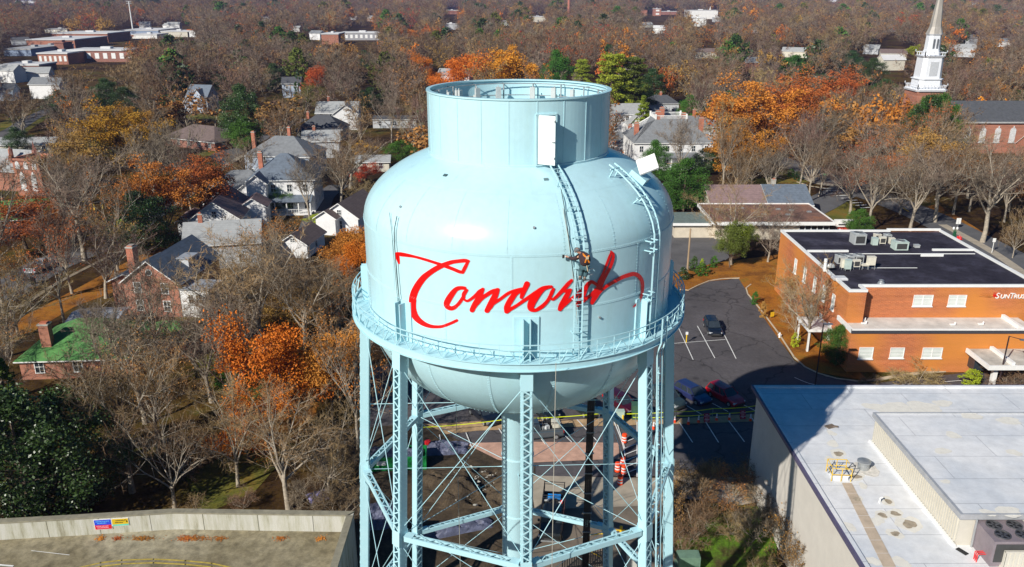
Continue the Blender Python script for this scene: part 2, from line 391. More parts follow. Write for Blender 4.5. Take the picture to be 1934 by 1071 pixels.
# seams with rivets
mb = MB(); rv = MB()
def rivet(th, r, z, nrm=None, s=.024):
    n = Vector((math.sin(th), -math.cos(th), 0)) if nrm is None else nrm
    c = pol(th, r, z); t = Vector((math.cos(th), math.sin(th), 0)); u = n.cross(t)
    rv.add([c+t*s, c+u*s, c-t*s, c-u*s, c+n*s*.8], [(0,1,4),(1,2,4),(2,3,4),(3,0,4)])
def nrm_at(th, z):
    e = .02; r0, r1 = tank_r(z-e), tank_r(z+e); d = Vector((2*e, 0)).normalized()
    nx, nz = 2*e, -(r1-r0); L = math.hypot(nx, nz); nx /= L; nz /= L
    return Vector((math.sin(th)*nx, -math.cos(th)*nx, nz))
for z in (ZC, 29.7, 27.45):
    mb.lathe([(RT+.003, z-.07), (RT+.014, z-.065), (RT+.014, z+.065), (RT+.003, z+.07)], 160)
    for i in range(360): rivet(2*math.pi*i/360, RT+.014, z+.03)
    for i in range(360): rivet(2*math.pi*(i+.5)/360, RT+.014, z-.03)
mb.lathe([(tank_r(34.97)+.004, 34.97), (tank_r(35.0)+.02, 34.99), (tank_r(35.06)+.012, 35.06)], 160)
def vseam(th, z0, z1, w=.11, riv=True):
    k = max(2, int(abs(z1-z0)/.35)); P = []
    for i in range(k+1):
        z = z0+(z1-z0)*i/k; r = tank_r(z); n = nrm_at(th, z); t = Vector((math.cos(th), math.sin(th), 0))
        c = pol(th, r, z)+n*.012; P.append((c-t*w/2, c+t*w/2))
    for a, b_ in zip(P[:-1], P[1:]): mb.add([a[0], a[1], b_[1], b_[0]], [(3,2,1,0),(0,1,2,3)] if z1 > z0 else [(0,1,2,3)])
    if riv:
        L = abs(z1-z0); kk = int(L/.16)
        for i in range(kk):
            z = z0+(z1-z0)*(i+.5)/kk; n = nrm_at(th, z)
            for dx in (-.03, .03):
                thh = th+dx/max(tank_r(z), 2); rivet(thh, tank_r(z)+.013, z, n, .024 if z > 27 else .036)
for k in range(8): vseam(R(-2.5+45*k), ZC, 29.7)
for k in range(8): vseam(R(20+45*k), 29.7, ZF+.1)
for k in range(20): vseam(R(-4+18*k), 34.98, ZC, .05, k in (1,2,3,4,5))
for k in range(10): vseam(R(5+36*k), 35.85, 35.0, .04, False)
for k in range(16): vseam(R(12+22.5*k), ZF-.1, 22.4, .16)
zz0 = 22.4; mb.lathe([(tank_r(zz0-.12)+.01, zz0-.12), (tank_r(zz0-.1)+.03, zz0-.1), (tank_r(zz0+.1)+.03, zz0+.1), (tank_r(zz0+.12)+.01, zz0+.12)], 120)
for i in range(150): rivet(2*math.pi*i/150, tank_r(zz0)+.035, zz0, nrm_at(2*math.pi*i/150, zz0), .05)
mb.build('seam_plates', PAINT_T, tower); rv.build('rivets', STL, tower)
# upper shield ring
HID = 40.0 - .0
mb = MB()
mb.lathe([(RR, 35.6), (RR, 39.12), (RR+.06, 39.14), (RR+.06, 39.22), (RR-.16, 39.22), (RR-.16, 39.14), (RR-.05, 39.12), (RR-.05, 35.7)], 128)
ring = mb.build('shield_ring', PAINT_T, tower, smooth=False)
mb = MB()
mb.lathe([(RR+.003, 35.84), (RR+.05, 35.86), (RR+.05, 35.98), (RR+.003, 36.0)], 128)
for k in range(22):
    th = R(-6.2+360/22*k); 
    if 12 < -6.2+360/22*k < 22: continue
    t = Vector((math.cos(th), math.sin(th), 0)); n = Vector((math.sin(th), -math.cos(th), 0))
    mb.box(pol(th, RR+.008, 37.55), (.05, .02, 3.1), rz=th)
mb.build('ring_joints', PAINT_T, ring)
# stiffeners, posts and aerials inside the ring
for k in range(16):
    th = R(11+22.5*k)
    MB().tube(pol(th, RR-.45, 36.0), pol(th, RR-.45, 39.0), .045, n=8).build('post', STEEL, ring)
for z, r in ((39.0, .35), (38.35, .5)):
    mb = MB()
    for k in range(48):
        a = 2*math.pi*k/48; b_ = 2*math.pi*(k+1)/48
        mb.tube(pol(a, RR-r, z), pol(b_, RR-r, z), .03, n=5)
    mb.build('mounting_rail', STEEL, ring)
for k in range(16):
    th = R(11+22.5*k); MB().tube(pol(th, RR-.5, 39.0), pol(th, RR-.05, 39.0), .03, n=5).build('stay', STEEL, ring)
ANT = mat('aerial_grey', (.50,.53,.52), .5)
for k, (deg, r) in enumerate([(-70,.75),(-30,.8),(150,.8),(168,.9),(196,.75),(215,.8),(236,.75),(92,.75),(75,.7),(130,.9),(-110,.8),(-125,.9)]):
    th = R(deg); mb = MB()
    mb.box(pol(th, RR-r, 38.1), (.30, .14, 1.5), rz=th)
    mb.box(pol(th, RR-r+.18, 38.2), (.22, .2, .5), rz=th); mb.box(pol(th+.06, RR-r+.1, 37.7), (.25, .16, .4), rz=th)
    mb.tube(pol(th, RR-r+.1, 37.2), pol(th, RR-r+.1, 38.95), .03, n=6)
    mb.build('aerial', ANT, ring)
# door standing open on the ring
thd = R(15.5); hx = pol(R(10.6), RR+.03, 0)
mb = MB()
t = Vector((math.cos(thd), math.sin(thd), 0)); n = Vector((math.sin(thd), -math.cos(thd), 0))
c = pol(thd, RR+.02, 37.2)
for sx in (-.5, .5): mb.box(c+t*sx, (.09, .1, 2.5), rz=thd)
mb.box(c+Vector((0,0,1.26)), (1.09, .1, .09), rz=thd); mb.box(c-Vector((0,0,1.22)), (1.09,.16,.07), rz=thd)
mb.box(c+n*.0, (.92, .03, 2.4), rz=thd, m=1)  # dark panel carries the doorway's shade in its colour; the ring is not cut
mb.build('door_frame', [PAINT_T, mat('doorway_shade', (.05,.22,.28), .5)], tower)
lf = R(-27); dl = Vector((math.cos(lf), math.sin(lf), 0)); h0 = Vector((hx.x, hx.y, 37.25))
d_o = MB().box(h0+dl*.47, (.94, .05, 2.4), rz=lf).build('door', mat('door_white', (.75,.84,.84), .4), tower)
dn = Vector((dl.y, -dl.x, 0))
for q_h, d_h in ((h0+dl*.86+dn*.06-Vector((0,0,.05)), (.14,.06,.05)), (h0+dl*.92+dn*.05+Vector((0,0,.95)), (.05,.05,.1)), (h0+dl*.92+dn*.05-Vector((0,0,.85)), (.05,.05,.1))):
    MB().box(q_h, d_h, rz=lf).build('handle' if d_h[0] > .1 else 'latch', STEEL, d_o)
# roof hatch with its lid up
thh = R(64); rr_ = 6.95; zz = dome_z(rr_); c = pol(thh, rr_, zz)
nn = nrm_at(thh, zz); tt = Vector((math.cos(thh), math.sin(thh), 0)); uu = nn.cross(tt)
Mx = Matrix((tt, uu, nn)).transposed()
h_o = MB().box(c+nn*.12, (.95, .95, .34), M=Mx).build('hatch', STL, tower)
upv = Vector((-.42, -.55, .72)).normalized(); side = Vector((.66,-.12,.32)).normalized(); side = (side-upv*side.dot(upv)).normalized(); v3 = upv.cross(side)
Mx2 = Matrix((side, v3, upv)).transposed()
MB().box(c+nn*.75+Vector((.02,0,.12)), (1.02, 1.02, .09), M=Mx2).build('hatch_lid', WHITE, h_o)
# ladders
def ladder(pts_n, w, name, parent, cage=False, rr=.028):
    "pts_n: list of (point, tangent-sideways)"
    mb = MB(); A = [p-t*w/2 for p, t in pts_n]; B = [p+t*w/2 for p, t in pts_n]
    for Q in (A, B):
        for a, b_ in zip(Q[:-1], Q[1:]): mb.bar(a, b_, rr*1.5, rr*2.6)
    L = 0; acc = 0
    for i in range(len(A)-1):
        seg = (A[i+1]-A[i]).length; nxt = .3-acc; s_ = nxt
        while s_ < seg:
            f = s_/seg; mb.tube(A[i].lerp(A[i+1], f), B[i].lerp(B[i+1], f), .016, n=4); s_ += .3
        acc = (acc+seg) % .3
    o = mb.build(name, STL, parent); return o, A, B
def merid(deg, off, z_list):
    th = R(deg); t = Vector((math.cos(th), math.sin(th), 0)); out = []
    for z in z_list:
        r = tank_r(z); nn = nrm_at(th, z); out.append((pol(th, r, z)+nn*off, t))
    return out
zl = [35.75,35.5,35.2,34.9,34.6,34.2,33.8,33.4,33.0,32.45,31.5,30,28.6,27.35]
l1, A, B = ladder(merid(18.4, .30, zl), .42, 'tank_ladder', tower)
for z in (35.2, 34.3, 33.2, 31.8, 30.2, 28.5):
    mb = MB(); th = R(18.4); nn = nrm_at(th, z); t = Vector((math.cos(th), math.sin(th), 0)); p = pol(th, tank_r(z), z)
    for sx in (-.23, .23): mb.bar(p+t*sx, p+t*sx+nn*.34, .05, .03)
    mb.bar(p-t*.23+nn*.33, p+t*.23+nn*.33, .04, .03); mb.build('bracket', STL, l1)
zl2 = [35.45,35.25,35.0,34.7,34.4,34.0,33.6,33.2,32.8,32.2,31,29.5,28.2]
l2, A, B = ladder(merid(48.3, .52, zl2), .46, 'tank_ladder', tower, rr=.03)
for z in (35.3, 34.2, 32.4, 31.9, 29.6, 29.3):
    mb = MB(); th = R(48.3); nn = nrm_at(th, z); t = Vector((math.cos(th), math.sin(th), 0)); p = pol(th, tank_r(z), z)
    for sx in (-.26, .26): mb.bar(p+t*sx, p+t*sx+nn*.56, .07, .05)
    mb.bar(p-t*.55+nn*.5, p+t*.3+nn*.5, .07, .06); mb.build('bracket', STL, l2)
for a_, b_ in zip(A[2:7], B[3:8]): MB().bar(a_, b_, .025).build('diagonal', STL, l2)
# small fittings on the dome
mb = MB()
for px, py in ((776,324),(1037,349)):
    pass
for deg, r in ((-37.5, 6.05), (12.5, 6.0)):
    th = R(deg); z = dome_z(r); nn = nrm_at(th, z); tt = Vector((math.cos(th), math.sin(th), 0)); uu = nn.cross(tt)
    mb.box(pol(th, r, z)+nn*.02, (.22, .16, .05), M=Matrix((tt, uu, nn)).transposed()); mb.build('plate', mat('fitting_grey', (.12,.2,.22), .5), tower)
for deg, z in ((-47, 34.0), (4.6, 33.7), (27,29.0)):
    th = R(deg); nn = nrm_at(th, z); p = pol(th, tank_r(z), z); MB().tube(p, p+nn*.09, .06, n=10).build('plug', STEEL, tower)

# balcony
mb = MB()
mb.lathe([(RT-.02, ZF-.02), (RBAL, ZF-.02), (RBAL, ZF+.03), (RT-.02, ZF+.03)], 128)
balc = mb.build('walkway', STL, tower)
mb = MB(); mb.lathe([(RBAL+.003, ZF-.3), (RBAL+.12, ZF-.3), (RBAL+.12, ZF-.27), (RBAL+.03, ZF-.27), (RBAL+.03, ZF+.09), (RBAL+.12, ZF+.09), (RBAL+.12, ZF+.12), (RBAL+.003, ZF+.12)], 128, close=True)
mb.build('fascia', STL, balc)
mb = MB()
for k in range(48):
    th = R(7.5*k); mb.bar(pol(th, RT-.1, ZF-.12), pol(th, RBAL, ZF-.12), .08, .14)
mb.build('floor_beams', STL, balc)
mb = MB(); N = 62; RP = RBAL+.05; H1, H2 = 1.08, .80
for k in range(N*2):
    a, b_ = 2*math.pi*k/(2*N), 2*math.pi*(k+1)/(2*N)
    mb.bar(pol(a, RP, ZF+H1), pol(b_, RP, ZF+H1), .045, .045)
    mb.bar(pol(a, RP, ZF+H2), pol(b_, RP, ZF+H2), .04, .04)
rail = mb.build('handrail', STL, balc)
mb = MB()
for k in range(N):
    a = 2*math.pi*k/N; mb.bar(pol(a, RP, ZF+.1), pol(a, RP, ZF+H1), .05, .035)
mb.build('rail_posts', STL, rail)
mb = MB()
for k in range(N):
    a, m_, b_ = 2*math.pi*k/N, 2*math.pi*(k+.5)/N, 2*math.pi*(k+1)/N
    mb.bar(pol(a, RP, ZF+.1), pol(m_, RP, ZF+H2), .042, .025); mb.bar(pol(m_, RP, ZF+H2), pol(b_, RP, ZF+.1), .042, .025)
mb.build('rail_bracing', STL, rail)

# legs
def legR(z): return RT+.32+(26.9-z)*(1.65/26.9)
LEGA = [R(2.2+45*k) for k in range(8)]
DRK = mat('leg_shadow_web', (.12,.40,.48), .5)
def leg_mesh():
    "leg for angle 0, local frame"
    web = MB(); lace = MB(); lace2 = MB()
    zt, zb = 29.9, 0.3
    def P(x, off, z): 
        rz = legR(min(z, 26.9)) if z <= 26.9 else legR(26.9)
        return Vector((x, -(rz+off), z))
    hw = .26
    for sx in (-1, 1):
        # web plate on the side plus two flanges
        a0, a1 = P(sx*hw, -.25, zb), P(sx*hw, .25, zb); b0, b1 = P(sx*hw, -.25, 26.9), P(sx*hw, .25, 26.9)
        d = Vector((sx*.03, 0, 0))
        web.add([a0, a1, b1, b0, a0+d, a1+d, b1+d, b0+d], [(0,1,2,3),(7,6,5,4),(0,4,5,1),(1,5,6,2),(2,6,7,3),(3,7,4,0)])
        for off in (-.26, .26):
            web.bar(P(sx*(hw-.045), off, zb), P(sx*(hw-.045), off, 26.9), .12, .02, up=(0,1,0))
        z = 1.0
        while z < 26.5:
            for off in (-.17, .17):
                p = P(sx*(hw+.03), off, z); s_ = .022
                web.add([p+Vector((0,s_,0)), p+Vector((0,0,s_)), p-Vector((0,s_,0)), p-Vector((0,0,s_)), p+Vector((sx*.03,0,0))], [(0,1,4),(1,2,4),(2,3,4),(3,0,4)])
            z += .3
    z = .7; k = 0
    while z < 25.9:
        for off, la in ((-.285, lace2), (.285, lace)):
            s1 = -1 if k % 2 else 1
            la.bar(P(s1*.23, off, z), P(-s1*.23, off, z+.31), .075, .016, up=(0,1,0))
        z += .31; k += 1
    gus = []; cap = MB(); gus.append(cap)
    cap.bar(P(0, .28, 25.75), P(0, .28, 26.8), .62, .04, up=(0,1,0)); cap.bar(P(0, -.28, 25.75), P(0, -.28, 26.8), .62, .04, up=(0,1,0))
    cap.box(P(0, 0, 26.75), (.75, .72, .06))
    for zz in (15.4, 5.2): 
        for off in (-.3, .3): cap = MB(); gus.append(cap); cap.bar(P(0, off, zz-.2), P(0, off, zz+.75), .6, .03, up=(0,1,0))
    # upper bracket riveted to the tank wall
    cap = MB(); wall_ = cap
    for sx in (-1, 1): cap.bx((sx*.17-.03, -(RT+.42), ZF+.03), (sx*.17+.03, -(RT+.02), 29.3))
    cap.bx((-.62, -(RT+.05), ZF+.04), (.62, -(RT-.1), 29.4))
    for sx in (-.55,-.4,-.3,.3,.4,.55):
        z = ZF+.15
        while z < 29.3:
            p = Vector((sx, -(RT+.05), z)); s_ = .022
            cap.add([p+Vector((s_,0,0)), p+Vector((0,0,s_)), p-Vector((s_,0,0)), p-Vector((0,0,s_)), p+Vector((0,-.02,0))], [(0,1,4),(1,2,4),(2,3,4),(3,0,4)])
            z += .13
    foot = MB().box(P(0, 0, .15), (1.3, 1.3, .3))
    return web, lace, lace2, gus, wall_, foot
web, lace, lace2, gus, wall_, foot = leg_mesh()
L0 = None
for k, th in enumerate(LEGA):
    if k == 0:
        l_o = web.build('leg', STL, tower); kids = [lace.build('lacing', STL, l_o), lace2.build('lacing', STL, l_o), wall_.build('wall_bracket', STL, l_o), foot.build('footing', CONC, l_o)]+[g_m.build('gusset', STL, l_o) for g_m in gus]
        L0 = l_o
    else: l_o = copy_tree(L0, tower)
    l_o.rotation_euler = (0, 0, th)
# ring struts (lattice girders)
def node(k, z, dr=0): return pol(LEGA[k % 8], legR(z)+dr, z)
for z in (15.7, 5.5):
    for k in range(8):
        a, b_ = node(k, z), node(k+1, z); d = (b_-a).normalized(); n = Vector((d.y, -d.x, 0)); a = a+d*.34; b_ = b_-d*.34
        mb = MB()
        for s_ in (-1, 1):
            mb.bar(a+n*.2*s_, b_+n*.2*s_, .025, .3); mb.bar(a+n*.16*s_+Vector((0,0,.15)), b_+n*.16*s_+Vector((0,0,.15)), .1, .02); mb.bar(a+n*.16*s_-Vector((0,0,.15)), b_+n*.16*s_-Vector((0,0,.15)), .1, .02)
        L = (b_-a).length; c = int(L/.42)
        for i in range(c):
            s1 = 1 if i % 2 else -1
            for zz in (.168, -.168):
                mb.bar(a+d*L*i/c+n*.17*s1+Vector((0,0,zz)), a+d*L*(i+1)/c-n*.17*s1+Vector((0,0,zz)), .06, .012)
        for e in (a+d*.25, b_-d*.25): mb.box(e+Vector((0,0,.19)), (.5,.5,.02), rz=math.atan2(d.y, d.x))
        mb.build('strut', STL, tower)
# brace rods
def rod(a, b_, r=.022):
    d = (b_-a).normalized(); mb = MB().tube(a, b_, r, n=5)
    for e, s_ in ((a, 1), (b_, -1)): mb.tube(e, e+d*s_*.35, r*2.1, r, n=6)
    return mb.build('brace_rod', STL, tower)
for k in range(8):
    for z0, z1 in ((26.0, 16.0), (15.4, 5.8), (5.2, .6)):
        for s_ in (.04, -.04):
            pass
        rod(node(k, z0, .1), node(k+1, z1, .1)); rod(node(k+1, z0, .04), node(k, z1, .04))
for z in (15.7, 5.5):
    for k in range(8): rod(pol(LEGA[k], 1.0, z), pol(LEGA[k], legR(z)-.3, z), .018)
for k in (2, 6): rod(pol(LEGA[k], 1.0, 20.3), pol(LEGA[k], legR(20.3)-.3, 20.3), .022)
# riser
mb = MB(); mb.lathe([(1.0,.2),(1.0,20.45),(1.25,20.75),(1.6,21.12)], 40); ris = mb.build('riser_pipe', PAINT_T, tower, smooth=True)
mb = MB()
for z in (4, 8.2, 12.4, 16.6, 20.1): mb.lathe([(1.003,z-.06),(1.03,z-.05),(1.03,z+.05),(1.003,z+.06)], 40)
mb.build('pipe_band', PAINT_T, ris)
MB().lathe([(1.7,0),(1.7,.2),(.9,.2)], 32).build('footing', CONC, ris)
# black cable bundle
mb = MB()
for i in range(7): mb.tube((5.0+.075*i, 6.35+.03*(i%2), .3), (4.95+.075*i, 6.0+.03*(i%2), 25.0), .038, n=8)
cb = mb.build('cable_bundle', BLACK, tower)
mb = MB()
for k in range(14): mb.box((5.21, 6.3-.014*k*1.7, 1+k*1.7), (.62, .14, .05))
mb.build('cable_clamp', STEEL, cb)
# ladder below the balcony on the right-front leg
th = LEGA[1]+R(1.2); t = Vector((math.cos(th), math.sin(th), 0))
zz = [28.4, 27.0, 26.4, 20, 15, 10, 5, .5]
l3, A, B = ladder([(pol(th+R(1.7), (legR(min(z, 26.9))+.55) if z < 27 else RBAL+.25, z), t) for z in zz], .46, 'leg_ladder', tower)
for i in range(12):
    z = 2+2.1*i; p = pol(th+R(1.7), legR(z)+.55, z); mb = MB(); mb.bar(p+t*.2, p+t*.2-Vector((math.sin(th), -math.cos(th), 0))*.3, .05); mb.build('bracket', STL, l3)
MB().tube(pol(th+R(3.4), legR(24)+.2, 26.8), pol(th+R(3.4), legR(1)+.2, .5), .03, n=6).build('conduit', STL, tower)

# lettering painted on the tank wall, each stroke a thin coat on the real curved surface
def on_tank(px, py, off=.006):
    d = ray(px, py); o = Vector((-TX, -TY, CAMZ)); s0 = 25.0
    f = lambda s_: math.hypot(o.x+d.x*s_, o.y+d.y*s_) - tank_r(o.z+d.z*s_) if 21.1 < o.z+d.z*s_ < 36.6 else 9
    while f(s0) > 0 and s0 < 60: s0 += .25
    a, b_ = s0-.25, s0
    for _ in range(30):
        m_ = (a+b_)/2
        if f(m_) > 0: a = m_
        else: b_ = m_
    p = o+d*b_; th = math.atan2(p.x, -p.y); return p+nrm_at(th, p.z)*off
def smooth(P, k=7):
    Q = []
    for i in range(len(P)-1):
        p = [np.array(P[max(i-1,0)], float), np.array(P[i], float), np.array(P[i+1], float), np.array(P[min(i+2,len(P)-1)], float)]
        for j in range(k):
            t = j/k; Q.append(.5*((2*p[1])+(p[2]-p[0])*t+(2*p[0]-5*p[1]+4*p[2]-p[3])*t*t+(3*p[1]-p[0]-3*p[2]+p[3])*t**3))
    Q.append(np.array(P[-1], float)); return Q
STROKES = [
 # C: top bar with its two tails
 [(754,497,3),(752,489,6),(750,480,7)],
 [(750,478,4),(757,480,7),(770,482,6),(785,485,4.5),(803,490,4.8),(822,496,5),(840,502,6),(856,508,6),(868,513,6),(874,514,5)],
 [(874,514,6),(878,506,6.5),(884,494,5)],
 [(885,493,5),(878,492,6.5),(866,493,6.5),(853,495,7),(840,499.5,8),(826,506,9),(812,515,9.5),(800,525,11),(789,540,12),(782,555,12.5),(779.5,570,12.8),(780,585,12.5),(786,599,11),(797,609,9),(810,615,7),(823,617,5.5),(836,616,5),(850,611,5),(863,605,5)],
 # o
 [(878,544,6),(870,543.5,6.5),(862,546,8),(854,555,10),(847,566,11),(844,574,10.5),(847,580,8.5),(854,582,7.5),(862,578,6.5),(869,570,6),(875,561,6)],
 [(876,561,6),(876,556,7),(879,551,7),(882,548,5)],
 [(874,560,3),(878,566,4),(883,568,4.5),(889,565,5),(898,558,6),(906,551,8),(912,546,5.5)],
 # n
 [(912,546,6),(908,555,8),(902,566,9.5),(896,577,10),(892,585,9)],
 [(893,581,6),(901,573,7),(910,563,7),(920,556,7),(930,550,7),(939,547,6)],
 [(940,547,7),(936,556,10),(930,568,11),(925,578,11),(920,586,9)],
 [(923,581,6),(932,572,7),(944,565,5.5),(956,556,5.5),(965,551,5.5),(975,548,6),(986,546,7)],
 # c
 [(986,546,7),(974,553,9),(967,562,10),(961,572,10.5),(957,581,10),(957,588,7)],
 [(995,536,10),(991,545,9),(987,554,8),(984.5,561,6)],
 [(957,587,9),(963,584,7),(975,577,5.5),(988,568,6),(1000,560,6.5),(1012,552,7),(1024,545,8),(1034,542,6.5),(1041,541,5)],
 # o
 [(1030,543,5),(1019,551,10),(1009,563,13),(1003,574,13),(1003,582,11),(1010,585.5,6),(1018,582,7),(1027,575,6.5),(1034,567,6),(1039,558,6),(1042,551,6.5),(1045,545.5,5)],
 [(1038,560,4),(1043,565,4.5),(1049,561,5.5),(1057,553,6.5),(1065,544,7),(1073,535,7),(1079,529,5)],
 # r
 [(1063,549,5),(1070,549,6),(1076,547,5.5)],
 [(1077,547,5),(1071,556,9),(1065,567,10),(1060,577,10.5),(1057,583,8)],
 [(1060,580,6),(1068,573,6),(1077,565,5.5),(1086,558,5.5),(1095,550,6),(1101,547,6)],
 # d
 [(1101,546,4),(1098,556,7),(1094,566,8),(1091,575,8)],
 [(1090,574,7),(1098,570,6),(1108,562,6),(1118,554,6),(1125,546,6)],
 [(1126,537,5),(1117,532,6),(1110,536,7.5),(1105,545,8),(1101,556,8),(1099,566,7)],
 [(1129,532,4),(1137,518,4.5),(1144,500,4.5),(1150,484,4.5),(1154,476,4)],
 [(1153,475,4),(1157,480,4.5),(1156,490,5.5),(1152,502,5.5),(1146,514,6),(1139,526,7),(1131,541,10),(1125,556,10),(1120,565,8.5),(1117,571,7)],
 [(1123,562,6),(1132,551,5),(1143,541,5.5),(1158,532,6),(1172,524,6.5),(1186,519,7),(1196,517,7),(1205,521,7),(1211,531,6.5),(1212,545,5.5),(1210,558,4.5),(1206,568,4.5),(1202,573,5),(1195,579,2.5)],
]
mb = MB()
for si, st_ in enumerate(STROKES):
    Q = smooth(st_); off = .020+.0015*si; Lp = []; Rp = []
    for i, q in enumerate(Q):
        d = Q[min(i+1,len(Q)-1)][:2]-Q[max(i-1,0)][:2]; d = d/(np.linalg.norm(d)+1e-9); n = np.array((-d[1], d[0]))*q[2]*.545
        Lp.append(on_tank(q[0]+n[0], q[1]+n[1], off)); Rp.append(on_tank(q[0]-n[0], q[1]-n[1], off))
    for i in range(len(Q)-1): mb.add([Lp[i], Lp[i+1], Rp[i+1], Rp[i]], [(0,1,2,3)])
    for q, e in ((Q[0], Q[1]), (Q[-1], Q[-2])):   # round ends
        d = q[:2]-e[:2]; d = d/(np.linalg.norm(d)+1e-9); n = np.array((-d[1], d[0])); r = q[2]*.545
        fan = [on_tank(*(q[:2]+(n*math.cos(a)+d*math.sin(a))*r), off) for a in [math.pi*i/6 for i in range(7)]]
        mb.add(fan, [tuple(range(7))])
tag(mb.build('lettering', mat('letter_red', (.85,.0,.0), .45, var=.02), tower), 'red script lettering reading Concord')
# ------------------------------------------------------------ trees
BARK = mat('bark_grey', (.34,.29,.225), .95, var=.35, scale=3)
BARKD = mat('bark_dark', (.12,.085,.06), .95, var=.35, scale=3)
def leafm(name, c, rnd=.22, tr=.0):
    m = mat(name, c, .75, var=.35, scale=.55, spec=.25, rnd=rnd); return m
TW = {'grey': leafm('twigs_grey', (.185,.14,.10)), 'brown': leafm('twigs_brown', (.185,.115,.062)), 'purple': leafm('twigs_purple', (.155,.095,.07)),
      'tan': leafm('twigs_tan', (.29,.195,.09))}
LF = {'orange': leafm('leaves_orange', (.66,.205,.016), .15), 'rust': leafm('leaves_rust', (.44,.14,.025)), 'gold': leafm('leaves_gold', (.62,.30,.02), .15),
      'bronze': leafm('leaves_bronze', (.36,.19,.05)), 'lime': leafm('leaves_lime', (.30,.36,.02)), 'olive': leafm('leaves_olive', (.11,.13,.02)),
      'green': leafm('leaves_green', (.06,.15,.02)), 'dark': mat('leaves_dark', (.038,.08,.017), .42, var=.4, scale=.55, spec=.5, rnd=.22), 'copper': leafm('leaves_copper', (.56,.20,.028)), 'pine': leafm('needles_pine', (.26,.32,.03)),
      'red': leafm('leaves_red', (.45,.055,.02)), 'ochre': leafm('leaves_ochre', (.42,.20,.02))}
def skeleton(rs, H, W, nl=6, ns=6, nt_=5, trunk=.28, lean=.0, spread=1.0):
    "returns tube list for trunk/limbs, tubes for branches, tips (pos, dir)"
    big = []; small = []; tips = []
    def curve(p, d, L, k, up, jit):
        pts = [p]; d = d.copy()
        for i in range(k):
            d = d + Vector((rs.gauss(0, jit), rs.gauss(0, jit), rs.gauss(0, jit)+up)); d.normalize()
            p = p+d*L/k; pts.append(p)
        return pts, d
    def at(pts, f):
        x = f*(len(pts)-1); i = min(int(x), len(pts)-2); return pts[i].lerp(pts[i+1], x-i), (pts[i+1]-pts[i]).normalized()
    r0 = H*.016
    base = Vector((0, 0, -.1)); tp, td = curve(base, Vector((lean, lean*.5, 1)), H*trunk, 3, .05, .05)
    rr = [r0*1.3, r0, r0*.9, r0*.82]
    for i in range(3): big.append((tp[i], tp[i+1], rr[i], rr[i+1], 7))
    top = tp[-1]
    # leader
    limbs = []
    for i in range(nl):
        a = 2*math.pi*(i+rs.uniform(-.3,.3))/nl
        inc = R(rs.uniform(18, 55))*spread if i else R(8)
        d = Vector((math.cos(a)*math.sin(inc), math.sin(a)*math.sin(inc), math.cos(inc)))
        L = (H*(1-trunk))*rs.uniform(.78, .98) if i == 0 else min(W/2/max(math.sin(inc), .3)*rs.uniform(.8, 1.0), H*(1-trunk)*rs.uniform(.8, .95)/max(math.cos(inc), .5))
        st = tp[-1] if i % 2 == 0 else tp[2].lerp(tp[3], rs.uniform(.1, 1))
        pts, de = curve(st, d, L*.8, 5, .03, .13); limbs.append((pts, L))
        ra = r0*rs.uniform(.42, .62)
        for j in range(5): big.append((pts[j], pts[j+1], ra*(1-j*.16), ra*(1-(j+1)*.16), 5))
    for pts, L in limbs:
        for j in range(ns):
            f = .22+.78*(j+rs.random())/ns; p, d0 = at(pts, min(f, 1))
            sd = Vector((rs.gauss(0,1), rs.gauss(0,1), rs.gauss(.25,.6))); sd = (d0*.75+sd.normalized()*.9).normalized()
            L2 = L*.42*(1.15-f*.45)*rs.uniform(.7, 1.15)
            q, d2 = curve(p, sd, L2, 3, .06, .16); rb = r0*.17*(1.25-f*.5)
            for i in range(3): (small).append((q[i], q[i+1], rb*(1-i*.25), rb*(1-(i+1)*.25), 4))
            for k in range(nt_):
                f2 = .25+.75*(k+rs.random())/nt_; p2, dd = at(q, min(f2, 1))
                s3 = Vector((rs.gauss(0,1), rs.gauss(0,1), rs.gauss(.3,.7))).normalized(); s3 = (dd*.8+s3*.85).normalized()
                L3 = L2*.5*rs.uniform(.6, 1.2); q3, d3 = curve(p2, s3, L3, 2, .05, .2)
                rc = rb*.42
                for i in range(2): small.append((q3[i], q3[i+1], rc*(1-i*.35), rc*(1-(i+1)*.35), 3))
                tips.append((q3, L3))
    return big, small, tips
def tubes_mb(L):
    mb = MB()
    for a, b_, r0, r1, n in L: mb.tube(a, b_, r0, r1, n, cap=False)
    return mb
def np_mesh(name, V, F, mats, mi=None, smooth=False):
    "triangles/quads arrays"
    me = bpy.data.meshes.new(name); n = F.shape[0]; k = F.shape[1]
    me.vertices.add(len(V)); me.vertices.foreach_set('co', V.astype(np.float32).ravel())
    me.loops.add(n*k); me.loops.foreach_set('vertex_index', F.astype(np.int32).ravel())
    me.polygons.add(n); me.polygons.foreach_set('loop_start', np.arange(0, n*k, k, dtype=np.int32))
    for m in mats: me.materials.append(m)
    if mi is not None: me.polygons.foreach_set('material_index', mi.astype(np.int32))
    me.update(calc_edges=True); me.validate(); return me
